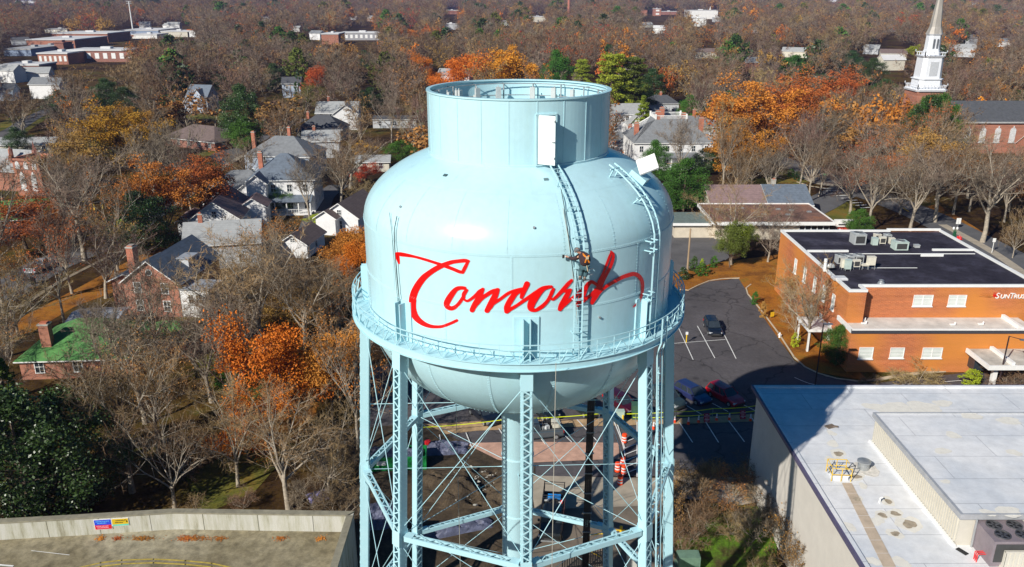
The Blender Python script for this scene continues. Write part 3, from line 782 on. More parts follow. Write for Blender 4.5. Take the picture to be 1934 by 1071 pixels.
def twig_arrays(nr, tips, per, tw, tl):
    "thin triangles scattered along tip branches"
    V = []; 
    for q3, L3 in tips:
        a, b_ = np.array(q3[0]), np.array(q3[-1]); ax = b_-a; ln = np.linalg.norm(ax)+1e-6; ax = ax/ln
        t = nr.random((per, 1)); p = a+(b_-a)*t*1.0
        d = ax*.9+nr.normal(0, .75, (per, 3)); d[:, 2] += .15; d /= np.linalg.norm(d, axis=1, keepdims=True)
        L = tl*nr.uniform(.5, 1.2, (per, 1)); e = p+d*L
        s_ = np.cross(d, nr.normal(0, 1, (per, 3))); s_ /= np.linalg.norm(s_, axis=1, keepdims=True)+1e-9
        V.append(np.stack([p-s_*tw/2, p+s_*tw/2, e+s_*tw*.0+nr.normal(0,.04,(per,3))], 1))
        # side twiglets
        d2 = d+nr.normal(0, .7, (per, 3)); d2 /= np.linalg.norm(d2, axis=1, keepdims=True); m_ = p+d*L*.45
        V.append(np.stack([m_-s_*tw*.35, m_+s_*tw*.35, m_+d2*L*.55], 1))
    V = np.concatenate(V).reshape(-1, 3); F = np.arange(len(V)).reshape(-1, 3); return V, F
def leaf_arrays(nr, centers, rads, per, size, flat=0.0):
    V = []; F = []
    n = len(centers)*per
    c = np.repeat(np.array(centers), per, 0); r = np.repeat(np.array(rads), per)[:, None]
    d = nr.normal(0, 1, (n, 3)); d /= np.linalg.norm(d, axis=1, keepdims=True); rad = nr.random((n, 1))**.45
    p = c+d*r*rad*np.array([1, 1, .75])
    nn = nr.normal(0, 1, (n, 3)); nn[:, 2] += .5; nn /= np.linalg.norm(nn, axis=1, keepdims=True)
    u = np.cross(nn, nr.normal(0, 1, (n, 3))); u /= np.linalg.norm(u, axis=1, keepdims=True)+1e-9; v = np.cross(nn, u)
    s_ = size*nr.uniform(.6, 1.3, (n, 1))
    Q = np.stack([p-u*s_*.5, p+v*s_*.32, p+u*s_*.5, p-v*s_*.32], 1).reshape(-1, 3)
    return Q, np.arange(len(Q)).reshape(-1, 4)
def merge_meshes(name, mb, V, F, m_br, m_lf):
    "tubes (MB quads) + triangle/quad cloud in one crown mesh"
    k = F.shape[1]; v0 = np.array(mb.v, float).reshape(-1, 3) if mb.v else np.zeros((0, 3))
    f0 = [list(f) for f in mb.f]
    if k == 3: f0 = [x for f in f0 for x in ([f[0], f[1], f[2]], [f[0], f[2], f[3]])]
    f0 = np.array(f0, int).reshape(-1, k)
    Vn = np.concatenate([v0, V]); Fn = np.concatenate([f0, F+len(v0)])
    mi = np.concatenate([np.zeros(len(f0), int), np.ones(len(F), int)])
    return np_mesh(name, Vn, Fn, [m_br, m_lf], mi)
PROTO = {}
def proto_bare(key, seed, H, W, nl, ns, nt_, per, tw, tl, tcol='grey', bark=None, trunk=.28, spread=1.0, residual=None):
    rs = random.Random(seed); nr = np.random.default_rng(seed); bark = bark or BARK
    big, small, tips = skeleton(rs, H, W, nl, ns, nt_, trunk, spread=spread)
    t_me = tubes_mb(big); o = MB(); me = bpy.data.meshes.new('trunk'); me.from_pydata([tuple(v) for v in t_me.v], [], t_me.f); me.materials.append(bark)
    me.polygons.foreach_set('use_smooth', [True]*len(me.polygons))
    V, F = twig_arrays(nr, tips, per, tw, tl)
    if residual:
        cs = [tuple(q[-1]) for q, L in tips if rs.random() < residual[1]]
        Vl, Fl = leaf_arrays(nr, cs, [tl*.8]*len(cs), residual[2], residual[3])
        sm = tubes_mb(small); v0 = np.array(sm.v); f0 = np.array(sm.f, int)
        Vt = np.concatenate([V.reshape(-1, 3, 3), V.reshape(-1, 3, 3)[:, 2:3]], 1).reshape(-1, 3)+np.tile([[0,0,0],[0,0,0],[0,0,0],[0,0,.01]], (len(V)//3, 1)); Ft = np.arange(len(Vt)).reshape(-1, 4)
        Vn = np.concatenate([v0, Vt, Vl]); Fn = np.concatenate([f0, Ft+len(v0), Fl+len(v0)+len(Vt)])
        mi = np.concatenate([np.zeros(len(f0)), np.ones(len(Ft)), np.full(len(Fl), 2)])
        cm = np_mesh('crown', Vn, Fn, [bark, TW[tcol], residual[0]], mi)
    else: cm = merge_meshes('crown', tubes_mb(small), V, F, bark, TW[tcol])
    PROTO[key] = (me, cm, H, W)
def proto_leafy(key, seed, H, W, lm, per, size, clr=.11, nl=6, ns=5, nt_=4, trunk=.22, bark=None, spread=1.1, thin=1.0):
    rs = random.Random(seed); nr = np.random.default_rng(seed); bark = bark or BARKD
    big, small, tips = skeleton(rs, H, W, nl, ns, nt_, trunk, spread=spread)
    t_me = tubes_mb(big); me = bpy.data.meshes.new('trunk'); me.from_pydata([tuple(v) for v in t_me.v], [], t_me.f); me.materials.append(bark)
    cs = [tuple(q[-1]) for q, L in tips if rs.random() < thin]
    V, F = leaf_arrays(nr, cs, [W*clr*rs.uniform(.6, 1.2) for _ in cs], per, size)
    PROTO[key] = (me, merge_meshes('crown', tubes_mb(small), V, F, bark, lm), H, W)
def proto_mass(key, seed, H, W, lm, n, per, size, shape='round', trunk=.12):
    "dense evergreen: leaf clumps filling an uneven shell"
    rs = random.Random(seed); nr = np.random.default_rng(seed); mb = MB()
    mb.tube((0,0,-.1), (0,0,H*.5), H*.022, H*.014, 6, cap=False); mb.tube((0,0,H*.5), (0,0,H*.9), H*.014, .05, 5, cap=False)
    cs = []; rd = []; br = MB()
    for i in range(n):
        f = (i+.5)/n
        if shape == 'round':
            z = rs.random(); a = rs.uniform(0, 6.283); zz = trunk+(1-trunk)*z; e = math.sqrt(max(.02, 1-(2*z-.85)**2*.95))*(.75+.35*math.sin(3*a+seed)*.5+rs.uniform(-.15,.15))
            r = W/2*min(1, e)*rs.uniform(.55, 1)
        elif shape == 'cone':
            z = rs.random()**1.3; a = rs.uniform(0, 6.283); zz = trunk+(1-trunk)*z; r = W/2*(1-z)**.8*rs.uniform(.5, 1.05)+.1
        elif shape == 'column':
            z = rs.random(); a = rs.uniform(0, 6.283); zz = trunk+(1-trunk)*z; r = W/2*min(1, (1-z)*2.6+.06)*rs.uniform(.6, 1)
        else: # pine: platforms on bare trunk
            t_ = int(rs.random()*8); z = .35+t_/8*.65; a = (t_*2.4+int(rs.random()*4)*1.57)+rs.gauss(0,.22); zz = z*.96+rs.gauss(0,.012); r = W/2*(1.12-z*.85)*rs.uniform(.3, 1)
        c = (math.cos(a)*r, math.sin(a)*r, zz*H*.97)
        cs.append(c); rd.append(W*(.10 if shape != 'pine' else .085)*rs.uniform(.7, 1.3))
        if i % 5 == 0: br.tube((0, 0, max(.3, c[2]-r*.45)), c, H*.005, .02, 3, cap=False)
    V, F = leaf_arrays(nr, cs, rd, per, size)
    me = bpy.data.meshes.new('trunk'); me.from_pydata([tuple(v) for v in mb.v], [], mb.f); me.materials.append(BARKD)
    # br is quads: ok for merge
    PROTO[key] = (me, merge_meshes('crown', br, V, F, BARKD, lm), H, W)
def recolor(key, new, lm, slot=1):
    t, c, H, W = PROTO[key]; c2 = c.copy(); c2.materials[slot] = lm; PROTO[new] = (t, c2, H, W)

# near and middle-distance builds
proto_bare('bareA', 11, 15, 13, 7, 8, 6, 11, .04, .95, 'grey')
proto_bare('bareB', 12, 16, 11, 6, 8, 6, 11, .04, .9, 'tan', spread=.8)
proto_bare('bareC', 13, 13, 13, 8, 8, 6, 9, .04, .9, 'brown', spread=1.25, trunk=.2)
proto_bare('bareD', 14, 18, 14, 7, 8, 6, 11, .045, 1.0, 'grey', trunk=.38)
proto_bare('rustA', 15, 15, 13, 7, 7, 6, 5, .045, .9, 'brown', residual=(LF['rust'], .55, 9, .22))
proto_bare('rustB', 16, 13, 11, 7, 7, 6, 5, .045, .9, 'tan', residual=(LF['bronze'], .7, 10, .2))
for k, s in (('bareA','purple'),('bareC','grey'),('bareD','brown'),('bareB','purple'),('bareC','tan')): recolor(k, k+'_'+s, TW[s])
# lighter builds for distant trees
proto_bare('farA', 21, 14, 12, 6, 5, 4, 7, .11, 1.3, 'grey')
proto_bare('farB', 22, 15, 12, 6, 5, 4, 7, .11, 1.3, 'brown')
proto_bare('farC', 23, 13, 13, 7, 5, 4, 6, .11, 1.3, 'purple', spread=1.2)
proto_bare('farR', 24, 14, 12, 6, 5, 4, 5, .1, 1.2, 'brown', residual=(LF['rust'], .6, 7, .45))
recolor('farA', 'farA_tan', TW['tan']); recolor('farB', 'farB_grey', TW['grey']); recolor('farC', 'farC_brown', TW['brown'])
recolor('farR', 'farR_bronze', LF['bronze'], 2); recolor('farR', 'farR_red', LF['red'], 2)
proto_leafy('orangeA', 31, 12, 11, LF['orange'], 150, .25, clr=.145)
proto_leafy('orangeB', 32, 14, 10, LF['orange'], 130, .25, thin=.85, spread=.9, clr=.13)
proto_leafy('gold', 33, 11, 10, LF['gold'], 150, .25, clr=.145); recolor('orangeA', 'rustfull', LF['rust']); recolor('orangeB', 'rustthin', LF['rust']); recolor('orangeB', 'copper', LF['copper'])
recolor('gold', 'bronzefull', LF['bronze']); recolor('gold', 'limefull', LF['lime']); recolor('orangeB', 'ochrethin', LF['ochre']); recolor('orangeA', 'redfull', LF['red'])
recolor('gold', 'olivefull', LF['olive'])
proto_leafy('farO', 34, 12, 12, LF['orange'], 16, .7, nl=5, ns=5, nt_=3); recolor('farO', 'farO_rust', LF['rust']); recolor('farO', 'farO_bronze', LF['bronze'])
proto_mass('magnolia', 41, 11, 10, LF['dark'], 200, 120, .21); recolor('magnolia', 'holly', LF['green'])
proto_mass('cedar', 42, 12, 4.6, LF['dark'], 150, 80, .22, 'cone'); recolor('cedar', 'cedar_green', LF['green']); recolor('cedar', 'cedar_pine', LF['pine'])
proto_mass('pine', 43, 19, 9, LF['pine'], 190, 110, .26, 'pine'); recolor('pine', 'pine_green', LF['olive'])
proto_mass('columnar', 44, 9, 2.6, LF['dark'], 110, 60, .2, 'column')
recolor('columnar', 'columnar_pine', LF['pine']); PROTO['columnar_pine'][1].materials[1] = leafm('needles_olive', (.085,.12,.02))
proto_mass('farE', 45, 13, 11, LF['dark'], 90, 18, .9); recolor('farE', 'farE_green', LF['green']); recolor('farE', 'farE_olive', LF['olive'])
proto_mass('shrub', 46, 2.2, 2.6, LF['green'], 60, 40, .14, 'round', .02); recolor('shrub', 'shrub_dark', LF['dark']); recolor('shrub', 'shrub_rust', LF['bronze']); recolor('shrub', 'shrub_lime', LF['lime'])
proto_bare('bush', 47, 4.5, 5.5, 10, 6, 5, 7, .03, .6, 'brown', trunk=.05, spread=1.3); recolor('bush', 'bush_tan', TW['tan']); recolor('bush', 'bush_grey', TW['grey'])
proto_bare('bushrust', 48, 4, 5, 9, 6, 4, 5, .03, .5, 'brown', trunk=.05, spread=1.3, residual=(LF['bronze'], .8, 8, .12))
FARKIND = bpy.data.collections.new('far_kinds'); S.collection.children.link(FARKIND); FARUSED = {}
TREES = []; LEAFYK = ('orangeA','orangeB','copper','gold','rustfull','rustthin','bronzefull','limefull','ochrethin','redfull','olivefull')
def tree(kind, x, y, h, wd, label, cat='tree', group=None, name=None, z=0.0, rz=None):
    tm, cm, H, W = PROTO[kind]
    o = empty(name or 'tree', (x, y, z), random.uniform(0, 6.28) if rz is None else rz, label, cat, group)
    if kind in ('magnolia','holly') and wd < 14: wd *= 1.25
    if 'farO' in kind or kind in LEAFYK: wd *= 1.22; h *= 1.04
    o.scale = (wd/W, wd/W, h/H)
    t = link_obj('trunk', tm, o); c = link_obj('crown', cm, o)
    if kind.startswith('far') and kind not in FARUSED: FARUSED[kind] = c; FARKIND.objects.link(c)
    TREES.append((x, y, wd/2, kind)); return o
def treep(kind, px, py, ptop, pw, label, **kw):
    "tree standing at the photo's ground point, height from its top pixel, width in pixels"
    b_ = G(px, py); d = ray(px, ptop); s_ = b_.y/d.y; h = max(2, CAMZ+d.z*s_)
    dep = b_.y*math.cos(PITCH)+CAMZ*math.sin(PITCH)
    return tree(kind, b_.x, b_.y, h, pw/FPX*dep, label, **kw)
# ------------------------------------------------------------ building kit
BUILT = []; SIGHT = []; LANDM = []
RB = brick('brick_red', (.42,.13,.06), (.34,.095,.045)); RB2 = brick('brick_dark', (.30,.08,.045), (.22,.06,.035))
CHB = brick('chimney_brick', (.52,.13,.05), (.42,.1,.04))
SID_W = lined('siding_white', (.74,.74,.74), .16, .72); SID_C = lined('siding_cream', (.62,.58,.48), .16, .75)
SID_B = lined('siding_bluegrey', (.38,.45,.55), .16, .75); SID_G = lined('siding_grey', (.5,.52,.54), .16, .75)
SH_GREY = lined('shingle_grey', (.19,.20,.21), .28, .78, .9, var=.2); SH_DARK = lined('shingle_dark', (.075,.08,.09), .28, .75, .9, var=.25)
SH_BROWN = lined('shingle_brown', (.15,.11,.10), .28, .75, .9, var=.25); SH_ROSE = lined('shingle_rose', (.24,.16,.155), .28, .78, .9, var=.2)
SH_GREEN = lined('shingle_green', (.08,.23,.06), .28, .72, .9, var=.3); SH_SLATE = lined('slate_blue', (.13,.16,.20), .28, .75, .8, var=.25)
SH_LG = lined('shingle_light', (.33,.34,.34), .28, .8, .9, var=.15); METALR = lined('metal_roof', (.45,.48,.52), .5, .7, .45, True, metal=.3)
def window(parent, M, x, z, w_, h, two=True, bars=True, wm=None):
    "M maps local wall frame (x along, y out, z up) to the house frame"
    f = MB(); t = .1
    for a, b_ in (((x-w_/2-t, 0, z-t), (x-w_/2, .07, z+h+t)), ((x+w_/2, 0, z-t), (x+w_/2+t, .07, z+h+t)), ((x-w_/2, 0, z-t), (x+w_/2, .07, z)), ((x-w_/2, 0, z+h), (x+w_/2, .07, z+h+t))):
        f.bx(a, b_)
    if bars:
        f.bx((x-w_/2, .02, z+h/2-.03), (x+w_/2, .055, z+h/2+.03)); f.bx((x-.03, .02, z), (x+.03, .05, z+h))
    o = f.build('window', wm or TRIM, parent, xf=M)
    MB().bx((x-w_/2, -.02, z), (x+w_/2, .018, z+h)).build('pane', GLASS, o, xf=M); return o
def wallM(side, w_, d):
    a = {'F': 0, 'R': 1, 'B': 2, 'L': 3}[side]; off = {'F': (0,-d/2), 'R': (w_/2,0), 'B': (0,d/2), 'L': (-w_/2,0)}[side]
    # x along wall, y outward
    rot = {'F': Matrix(((1,0,0),(0,-1,0),(0,0,1))), 'B': Matrix(((-1,0,0),(0,1,0),(0,0,1))), 'R': Matrix(((0,1,0),(1,0,0),(0,0,1))), 'L': Matrix(((0,-1,0),(-1,0,0),(0,0,1)))}[side]
    return Matrix.Translation((off[0], off[1], 0)) @ rot.to_4x4()
def roof(mb, w_, d, h, rh, kind, ov=.45, th=.16, m=0, c=(0,0), mt=1):
    x, y = w_/2+ov, d/2+ov; e = h-ov*rh/(d/2)*.9; cx, cy = c
    def slab(P):
        n = (Vector(P[1])-Vector(P[0])).cross(Vector(P[-1])-Vector(P[0])).normalized()
        if n.z < 0: P = P[::-1]; n = -n
        Q = [Vector(p)+Vector((cx,cy,0)) for p in P]; D = [q-Vector((0,0,th)) for q in Q]; k = len(Q)
        mb.add(Q, [tuple(range(k))], m); mb.add(Q+D, [(i, k+i, k+(i+1)%k, (i+1)%k) for i in range(k)]+[tuple(range(2*k-1, k-1, -1))], mt)
    if kind == 'gable':
        z = h+rh; slab([(-x,-y,e),(x,-y,e),(x,0,z),(-x,0,z)]); slab([(x,y,e),(-x,y,e),(-x,0,z),(x,0,z)])
    elif kind == 'hip':
        z = h+rh; r = max(0.02, w_/2-d/2); slab([(-x,-y,e),(x,-y,e),(r,0,z),(-r,0,z)]); slab([(x,y,e),(-x,y,e),(-r,0,z),(r,0,z)])
        slab([(x,-y,e),(x,y,e),(r,0,z)]); slab([(-x,y,e),(-x,-y,e),(-r,0,z)])
    elif kind == 'deck':
        z = h+rh; r1, r2 = w_*.2, d*.2; slab([(-x,-y,e),(x,-y,e),(r1,-r2,z),(-r1,-r2,z)]); slab([(x,y,e),(-x,y,e),(-r1,r2,z),(r1,r2,z)])
        slab([(x,-y,e),(x,y,e),(r1,r2,z),(r1,-r2,z)]); slab([(-x,y,e),(-x,-y,e),(-r1,r2,z),(-r1,-r2,z)]); mb.bx((cx-r1,cy-r2,z-.1),(cx+r1,cy+r2,z+.02), m)
    elif kind == 'shed': slab([(-x,-y,h),(x,-y,h),(x,y,h+rh),(-x,y,h+rh)])
def body(mb, w_, d, h, rh, kind, c=(0,0), m=0):
    cx, cy = c; mb.bx((cx-w_/2, cy-d/2, 0), (cx+w_/2, cy+d/2, h-.02), m)
    if kind == 'gable':
        for s_ in (-1, 1):
            x = cx+s_*w_/2; P = [(x, cy-d/2, h-.02), (x, cy+d/2, h-.02), (x, cy, h+rh-.18)]; t = -.15*s_
            mb.add(P+[(p[0]+t, p[1], p[2]) for p in P], [(0,1,2),(3,5,4),(0,2,5,3),(1,4,5,2)], m)
def wins(o, w_, d, h, fl, F=0, Rr=0, L=0, gable=0, rh=0, ww=.95, wh=1.5, wm=None):
    for side, n, ln in (('F', F, w_), ('R', Rr, d), ('L', L, d)):
        M = wallM(side, w_, d)
        for f in range(fl):
            for i in range(n): window(o, M, (i+.5)/n*ln-ln/2, .9+f*(h/fl), ww, min(wh, h/fl-1.2), wm=wm)
def chimney(parent, x, y, z0, z1, w_=.8, d=.6, m=None):
    c = MB().bx((x-w_/2, y-d/2, z0), (x+w_/2, y+d/2, z1)).bx((x-w_/2-.07, y-d/2-.07, z1), (x+w_/2+.07, y+d/2+.07, z1+.16), 1).bx((x-w_/2+.15, y-d/2+.12, z1+.16), (x+w_/2-.15, y+d/2-.12, z1+.35), 2)
    return c.build('chimney', [m or CHB, CONC, CHB], parent)
def house(name, px, py, w_, d, h, rh, rot, kind, wm, rm, label, cat='house', fl=1, F=3, Rr=2, L=2, chim=(), wings=(), porch=None, gw=True, sight=10, land=None, trim=None, dy=0, group='houses among the trees'):
    p = G(px, py); o = empty(name, (p.x, p.y+dy, 0), R(rot), label, cat, group)
    mb = MB(); body(mb, w_, d, h, rh, kind); 
    for (cx, cy, w2, d2, h2, r2, k2, ax) in wings:
        sub = MB(); body(sub, w2, d2, h2, r2, k2); MX = Matrix.Translation((cx, cy, 0)) @ Matrix.Rotation(R(ax), 4, 'Z')
        mb.add([MX @ Vector(v) for v in sub.v], sub.f)
    wl = mb.build('wall', wm, o)
    rb = MB(); roof(rb, w_, d, h, rh, kind)
    for (cx, cy, w2, d2, h2, r2, k2, ax) in wings:
        sub = MB(); roof(sub, w2, d2, h2+.02, r2, k2); MX = Matrix.Translation((cx, cy, 0)) @ Matrix.Rotation(R(ax), 4, 'Z')
        b0 = len(rb.v); rb.v += [tuple(MX @ Vector(v)) for v in sub.v]; rb.f += [tuple(b0+i for i in f) for f in sub.f]; rb.mi += sub.mi
    ro = rb.build('roof', [rm, trim or TRIM], o)
    for (x, y, z0, z1, *r_) in chim: chimney(ro, x, y, z0, z1, *(r_ or []))
    wins(wl, w_, d, h, fl, F, Rr, L)
    if kind == 'gable' and gw:
        for s_ in ('R', 'L'): window(wl, wallM(s_, w_, d), 0, h+.25, .8, min(1.1, rh*.35))
    if porch:
        side, pw, pd, ph = porch; M = wallM(side, w_, d); pm = MB(); pm.bx((-pw/2, 0, .0), (pw/2, pd, .35)); n = max(3, int(pw/2.2))
        for i in range(n+1): x = -pw/2+.15+(pw-.3)*i/n; pm.bx((x-.11, pd-.3, .35), (x+.11, pd-.08, ph))
        for i in range(n*5): x = -pw/2+.2+(pw-.4)*i/(n*5); pm.bx((x-.025, pd-.22, .4), (x+.025, pd-.16, 1.2))
        pm.bx((-pw/2, pd-.24, 1.2), (pw/2, pd-.12, 1.27)); pm.bx((-pw/2, pd-.35, ph-.25), (pw/2, pd, ph+.02))
        po = pm.build('porch', TRIM, o, xf=M)
        q = MB().add([(-pw/2-.2, -.05, ph+.9), (pw/2+.2, -.05, ph+.9), (pw/2+.2, pd+.3, ph+.02), (-pw/2-.2, pd+.3, ph+.02)]+[(-pw/2-.2, -.05, ph+.78), (pw/2+.2, -.05, ph+.78), (pw/2+.2, pd+.3, ph-.1), (-pw/2-.2, pd+.3, ph-.1)], [(0,1,2,3),(7,6,5,4),(0,4,5,1),(1,5,6,2),(2,6,7,3),(3,7,4,0)])
        q.build('porch_roof', rm, po, xf=M)
    BUILT.append((p.x, p.y+dy, max(w_, d)*.56))
    pw_ = w_*FPX/(p.y*math.cos(PITCH)+44*math.sin(PITCH))*.62
    if sight: SIGHT.append((px-pw_, 0, px+pw_, py-sight))
    if land: LANDM.append((px, py, land))
    return o, wl, ro

# ---- left side
ho, wl, ro = house('brick_house', 144, 716, 13.5, 10.5, 2.8, 3.0, 4, 'hip', RB, SH_GREEN, 'low brick house under a mossy green hipped roof with a tall brick chimney', F=3, dy=5.5, wings=((8.5, 2.6, 7, 5, 2.6, 1.5, 'hip', 0),), land='the green roofed house', trim=WHITE, sight=20)
chimney(ro, -3.9, -3.4, 3.0, 6.4, 1.15, .95, RB)
house('carport', 158, 652, 6, 5, 2.4, .5, 5, 'gable', SID_G, METALR, 'small outbuilding with pale metal roof behind the green roofed house', F=1, Rr=0, L=0, dy=5, land=None, cat='shed', gw=False)
ho, wl, ro = house('brick_house', 300, 600, 13, 8.2, 5.4, 3.1, 84, 'gable', RB, SH_SLATE, 'two storey orange brick house with steep gables and a round attic window', fl=2, F=2, Rr=0, L=2, dy=7, gw=False,
    wings=((1.5, 5.6, 10, 4.6, 4.3, 1.1, 'gable', 0),), land='the gabled brick house', chim=((-4, 3.6, 5, 9.6, 1.3, 1.0),), sight=20)
M_ = wallM('L', 13, 8.2)
mb = MB()
for k in range(24):
    a, b_ = 2*math.pi*k/24, 2*math.pi*(k+1)/24; mb.bar((.45*math.cos(a), .06, 6.7+.45*math.sin(a)), (.45*math.cos(b_), .06, 6.7+.45*math.sin(b_)), .09, .09, up=(0,1,0))
rw = mb.build('window', TRIM, wl, xf=M_)
MB().add([(.42*math.cos(2*math.pi*k/24), .03, 6.7+.42*math.sin(2*math.pi*k/24)) for k in range(24)], [tuple(range(24))]).build('pane', GLASS, rw, xf=M_)
dm = MB().bx((-1.5,-3.4,5.6),(1.2,-1.2,7.2), 0).bx((-1.7,-3.6,7.2),(1.4,-.8,7.32), 1).build('dormer', [SID_G, METALR], ro)
window(dm, Matrix.Translation((0,-3.4,0)) @ Matrix(((1,0,0,0),(0,-1,0,0),(0,0,1,0),(0,0,0,1))), -.15, 6.0, 1.3, .95)
sw = MB().bx((-6.4,-8.4,0),(-2.4,-4.12,4.3)).build('side_wing', SID_W, ho); MB().bx((-6.7,-8.7,4.3),(-2.2,-4.1,4.42), 0).build('roof', METALR, sw)
for x in (-.55, .55): window(sw, Matrix(((0,-1,0,-6.4),(-1,0,0,-6.3),(0,0,1,0),(0,0,0,1))), x, 2.2, .7, 1.3)
house('grey_house', 375, 545, 12, 8, 4.6, 2.8, 12, 'gable', SID_G, SH_LG, 'grey house with weathered pale roof tucked behind the orange brick house', F=2, dy=14, chim=((-3.6,0,6,8.6,.7,.6),), gw=False, sight=14)
ho, wl, ro = house('white_house', 402, 447, 14, 9.2, 3.6, 3.3, 96, 'gable', SID_W, SH_ROSE, 'white clapboard house with a broad gable and rose brown roof', F=2, L=1, Rr=1, dy=7, chim=((1.5,.3,6,8.2,.8,.7),), wings=((3.5,-5.6,5,5,3.9,1.6,'gable',0),(-2,5.8,7,3.2,2.9,.8,'gable',0)), land='the white rose roofed house', sight=16)
house('garage', 562, 487, 8.5, 5.1, 2.7, 1.7, 82, 'gable', SID_W, SH_BROWN, 'small white garage with a gabled end among the bare trees', F=1, L=0, Rr=0, dy=4.2, cat='garage', land='the little white garage', sight=30)
house('white_house', 655, 440, 12, 7.6, 3.4, 2.6, 78, 'gable', SID_W, SH_BROWN, 'white cottage with small pedimented gable close to the tank', F=1, L=1, Rr=0, dy=6, wings=((-6.4,2.0,3.4,4,3.6,1.3,'gable',0),), land='the white cottage by the tank', sight=14)
ho, wl, ro = house('victorian_house', 532, 402, 13.5, 12, 7.4, 4.3, 4, 'hip', SID_W, SH_SLATE, 'tall white victorian house under a steep dark slate roof', fl=2, F=4, Rr=3, L=3, dy=6, chim=((-4.4,-3,9,12.4,.9,.8),), wings=((-4.6,-6.2,4.6,4,7.2,1.6,'gable',90),), porch=('F', 12.5, 2.4, 3.0), land='the tall slate roofed house', sight=24)
house('victorian_house', 447, 395, 15, 11, 4.2, 3.2, 3, 'hip', SID_W, SH_GREY, 'white house with wide columned porches and many small grey roofs', F=4, Rr=2, L=2, dy=6, wings=((-4.5,-3.6,5,5,5,2.2,'gable',90),(3.2,-4.2,4,4.5,4.8,1.8,'gable',90)), porch=('F', 14, 2.6, 2.9), land='the porched white house', sight=18)
ho, wl, ro = house('grey_house', 532, 338, 17, 12, 6.0, 3.9, -8, 'hip', SID_B, SH_GREY, 'pale blue grey house with a pyramid roof and two orange chimneys', fl=2, F=5, Rr=3, L=2, dy=6, chim=((-6.6,-3.6,7,11.2,.9,.8),(-.2,3.8,7,11.4,.8,.8)), wings=((4.2,-4.6,8,7,4.8,1.6,'hip',0),), land='the pyramid roofed house', sight=34)
house('grey_house', 603, 300, 10, 8, 5, 2.4, 8, 'gable', SID_G, SH_LG, 'small grey house with a light roof behind the pyramid roofed house', F=3, dy=5, chim=((-2,0,6,8.4),), sight=25)
house('porch_house', 606, 264, 14.5, 10, 3.6, 3.6, -4, 'hip', SID_C, SH_DARK, 'dark roofed house with a white columned porch below the large white gable', F=4, dy=5, porch=('F', 13.5, 2.4, 2.9), chim=((-4.5,-1,6,8.2),), land='the dark porch house', sight=16)
house('white_house', 633, 246, 14, 10, 5.6, 3.2, 3, 'gable', SID_W, SH_LG, 'large white house with a light grey roof and wide front gable', fl=2, F=4, dy=8, chim=((-3.4,1.2,7,10.2),), wings=((3.4,-4,7.2,8.2,5.6,3.0,'gable',90),), land='the large white gabled house', sight=22)
house('brown_house', 383, 277, 22, 13, 2.8, 3.3, -28, 'hip', RB2, SH_BROWN, 'long low brick house under a broad brown hipped roof', F=5, dy=3, land='the brown roofed house', sight=12)
house('blue_house', 381, 211, 9, 8, 6.2, 4.0, -14, 'gable', SID_B, SH_SLATE, 'blue grey gabled house standing alone by a pale lawn', fl=2, F=2, dy=3, wings=((-2.2,-4.2,5,4,4.0,2.4,'gable',90),(1.2,-3.4,4,4,6.6,2.4,'gable',90)), land='the blue grey house', sight=10)
house('narrow_house', 550, 185, 8, 7, 6.5, 2.4, 5, 'gable', SID_B, SH_DARK, 'narrow pale blue house shaded beside the columnar evergreen', fl=2, F=2, dy=4, sight=12)
house('flat_house', 745, 242, 15, 6, 3, .5, 2, 'shed', SID_G, SH_DARK, 'low flat roofed house with white edge left of the ring', F=3, dy=3, sight=8)
house('shed', 703, 325, 8.5, 6, 2.8, 1.2, 4, 'gable', SID_C, SH_LG, 'low shed with mossy grey roof left of the dome', F=2, dy=3, cat='shed', sight=10, gw=False)
# brick church with white lancets at the left edge
p = G(64, 372); ch = empty('church', (p.x, p.y+4, 0), R(-14), 'brick gothic church front with pinnacles and white pointed windows at the left edge', 'church')
BUILT.append((p.x-6, p.y+10, 14)); SIGHT.append((20, 0, 105, 350)); LANDM.append((64, 372, 'the gothic brick church'))
cw = MB().bx((-3.6,-3.4,0),(3.6,3.4,8.2)).bx((-3.9,-3.7,8.2),(3.9,-3.2,8.7)).bx((-3.9,3.2,8.2),(3.9,3.7,8.7)).bx((3.4,-3.2,8.2),(3.9,3.2,8.7)).bx((-3.9,-3.2,8.2),(-3.4,3.2,8.7)).build('tower_wall', RB, ch)
def lancet(mb, x, z, w_, h, y):
    mb.add([(x-w_/2,y,z),(x+w_/2,y,z),(x+w_/2,y,z+h*.65),(x+w_*.3,y,z+h*.87),(x,y,z+h),(x-w_*.3,y,z+h*.87),(x-w_/2,y,z+h*.65)]+[(q,y+.12,r) for q, r in ((x-w_/2,z),(x+w_/2,z),(x+w_/2,z+h*.65),(x+w_*.3,z+h*.87),(x,z+h),(x-w_*.3,z+h*.87),(x-w_/2,z+h*.65))],
           [(6,5,4,3,2,1,0)[::-1]]+[(i,(i+1)%7,7+(i+1)%7,7+i) for i in range(7)])
LEAD = mat('leaded_glass_white', (.6,.6,.6), .4, var=.3, scale=6)
for x in (-1.6, 1.5):
    m_ = MB(); lancet(m_, x, 1.2, 1.5, 4.6, -3.5); m_.build('window', LEAD, cw)
for x in (-2.3, 0, 2.3):
    m_ = MB(); lancet(m_, x, 6.3, 1.2, 1.8, -3.5); m_.build('window', LEAD, cw)
for x, y in ((-3.6,-3.4),(3.6,-3.4),(3.6,3.4),(-3.6,3.4)):
    MB().box((x,y,8.7),(.8,.8,1.2)).tube((x,y,9.3),(x,y,11.6),.5,.03,4).build('pinnacle', RB2, ch)
nv = MB(); body(nv, 20, 10, 5.0, 4.0, 'gable', c=(-13, 5)); nv.build('wall', RB, ch)
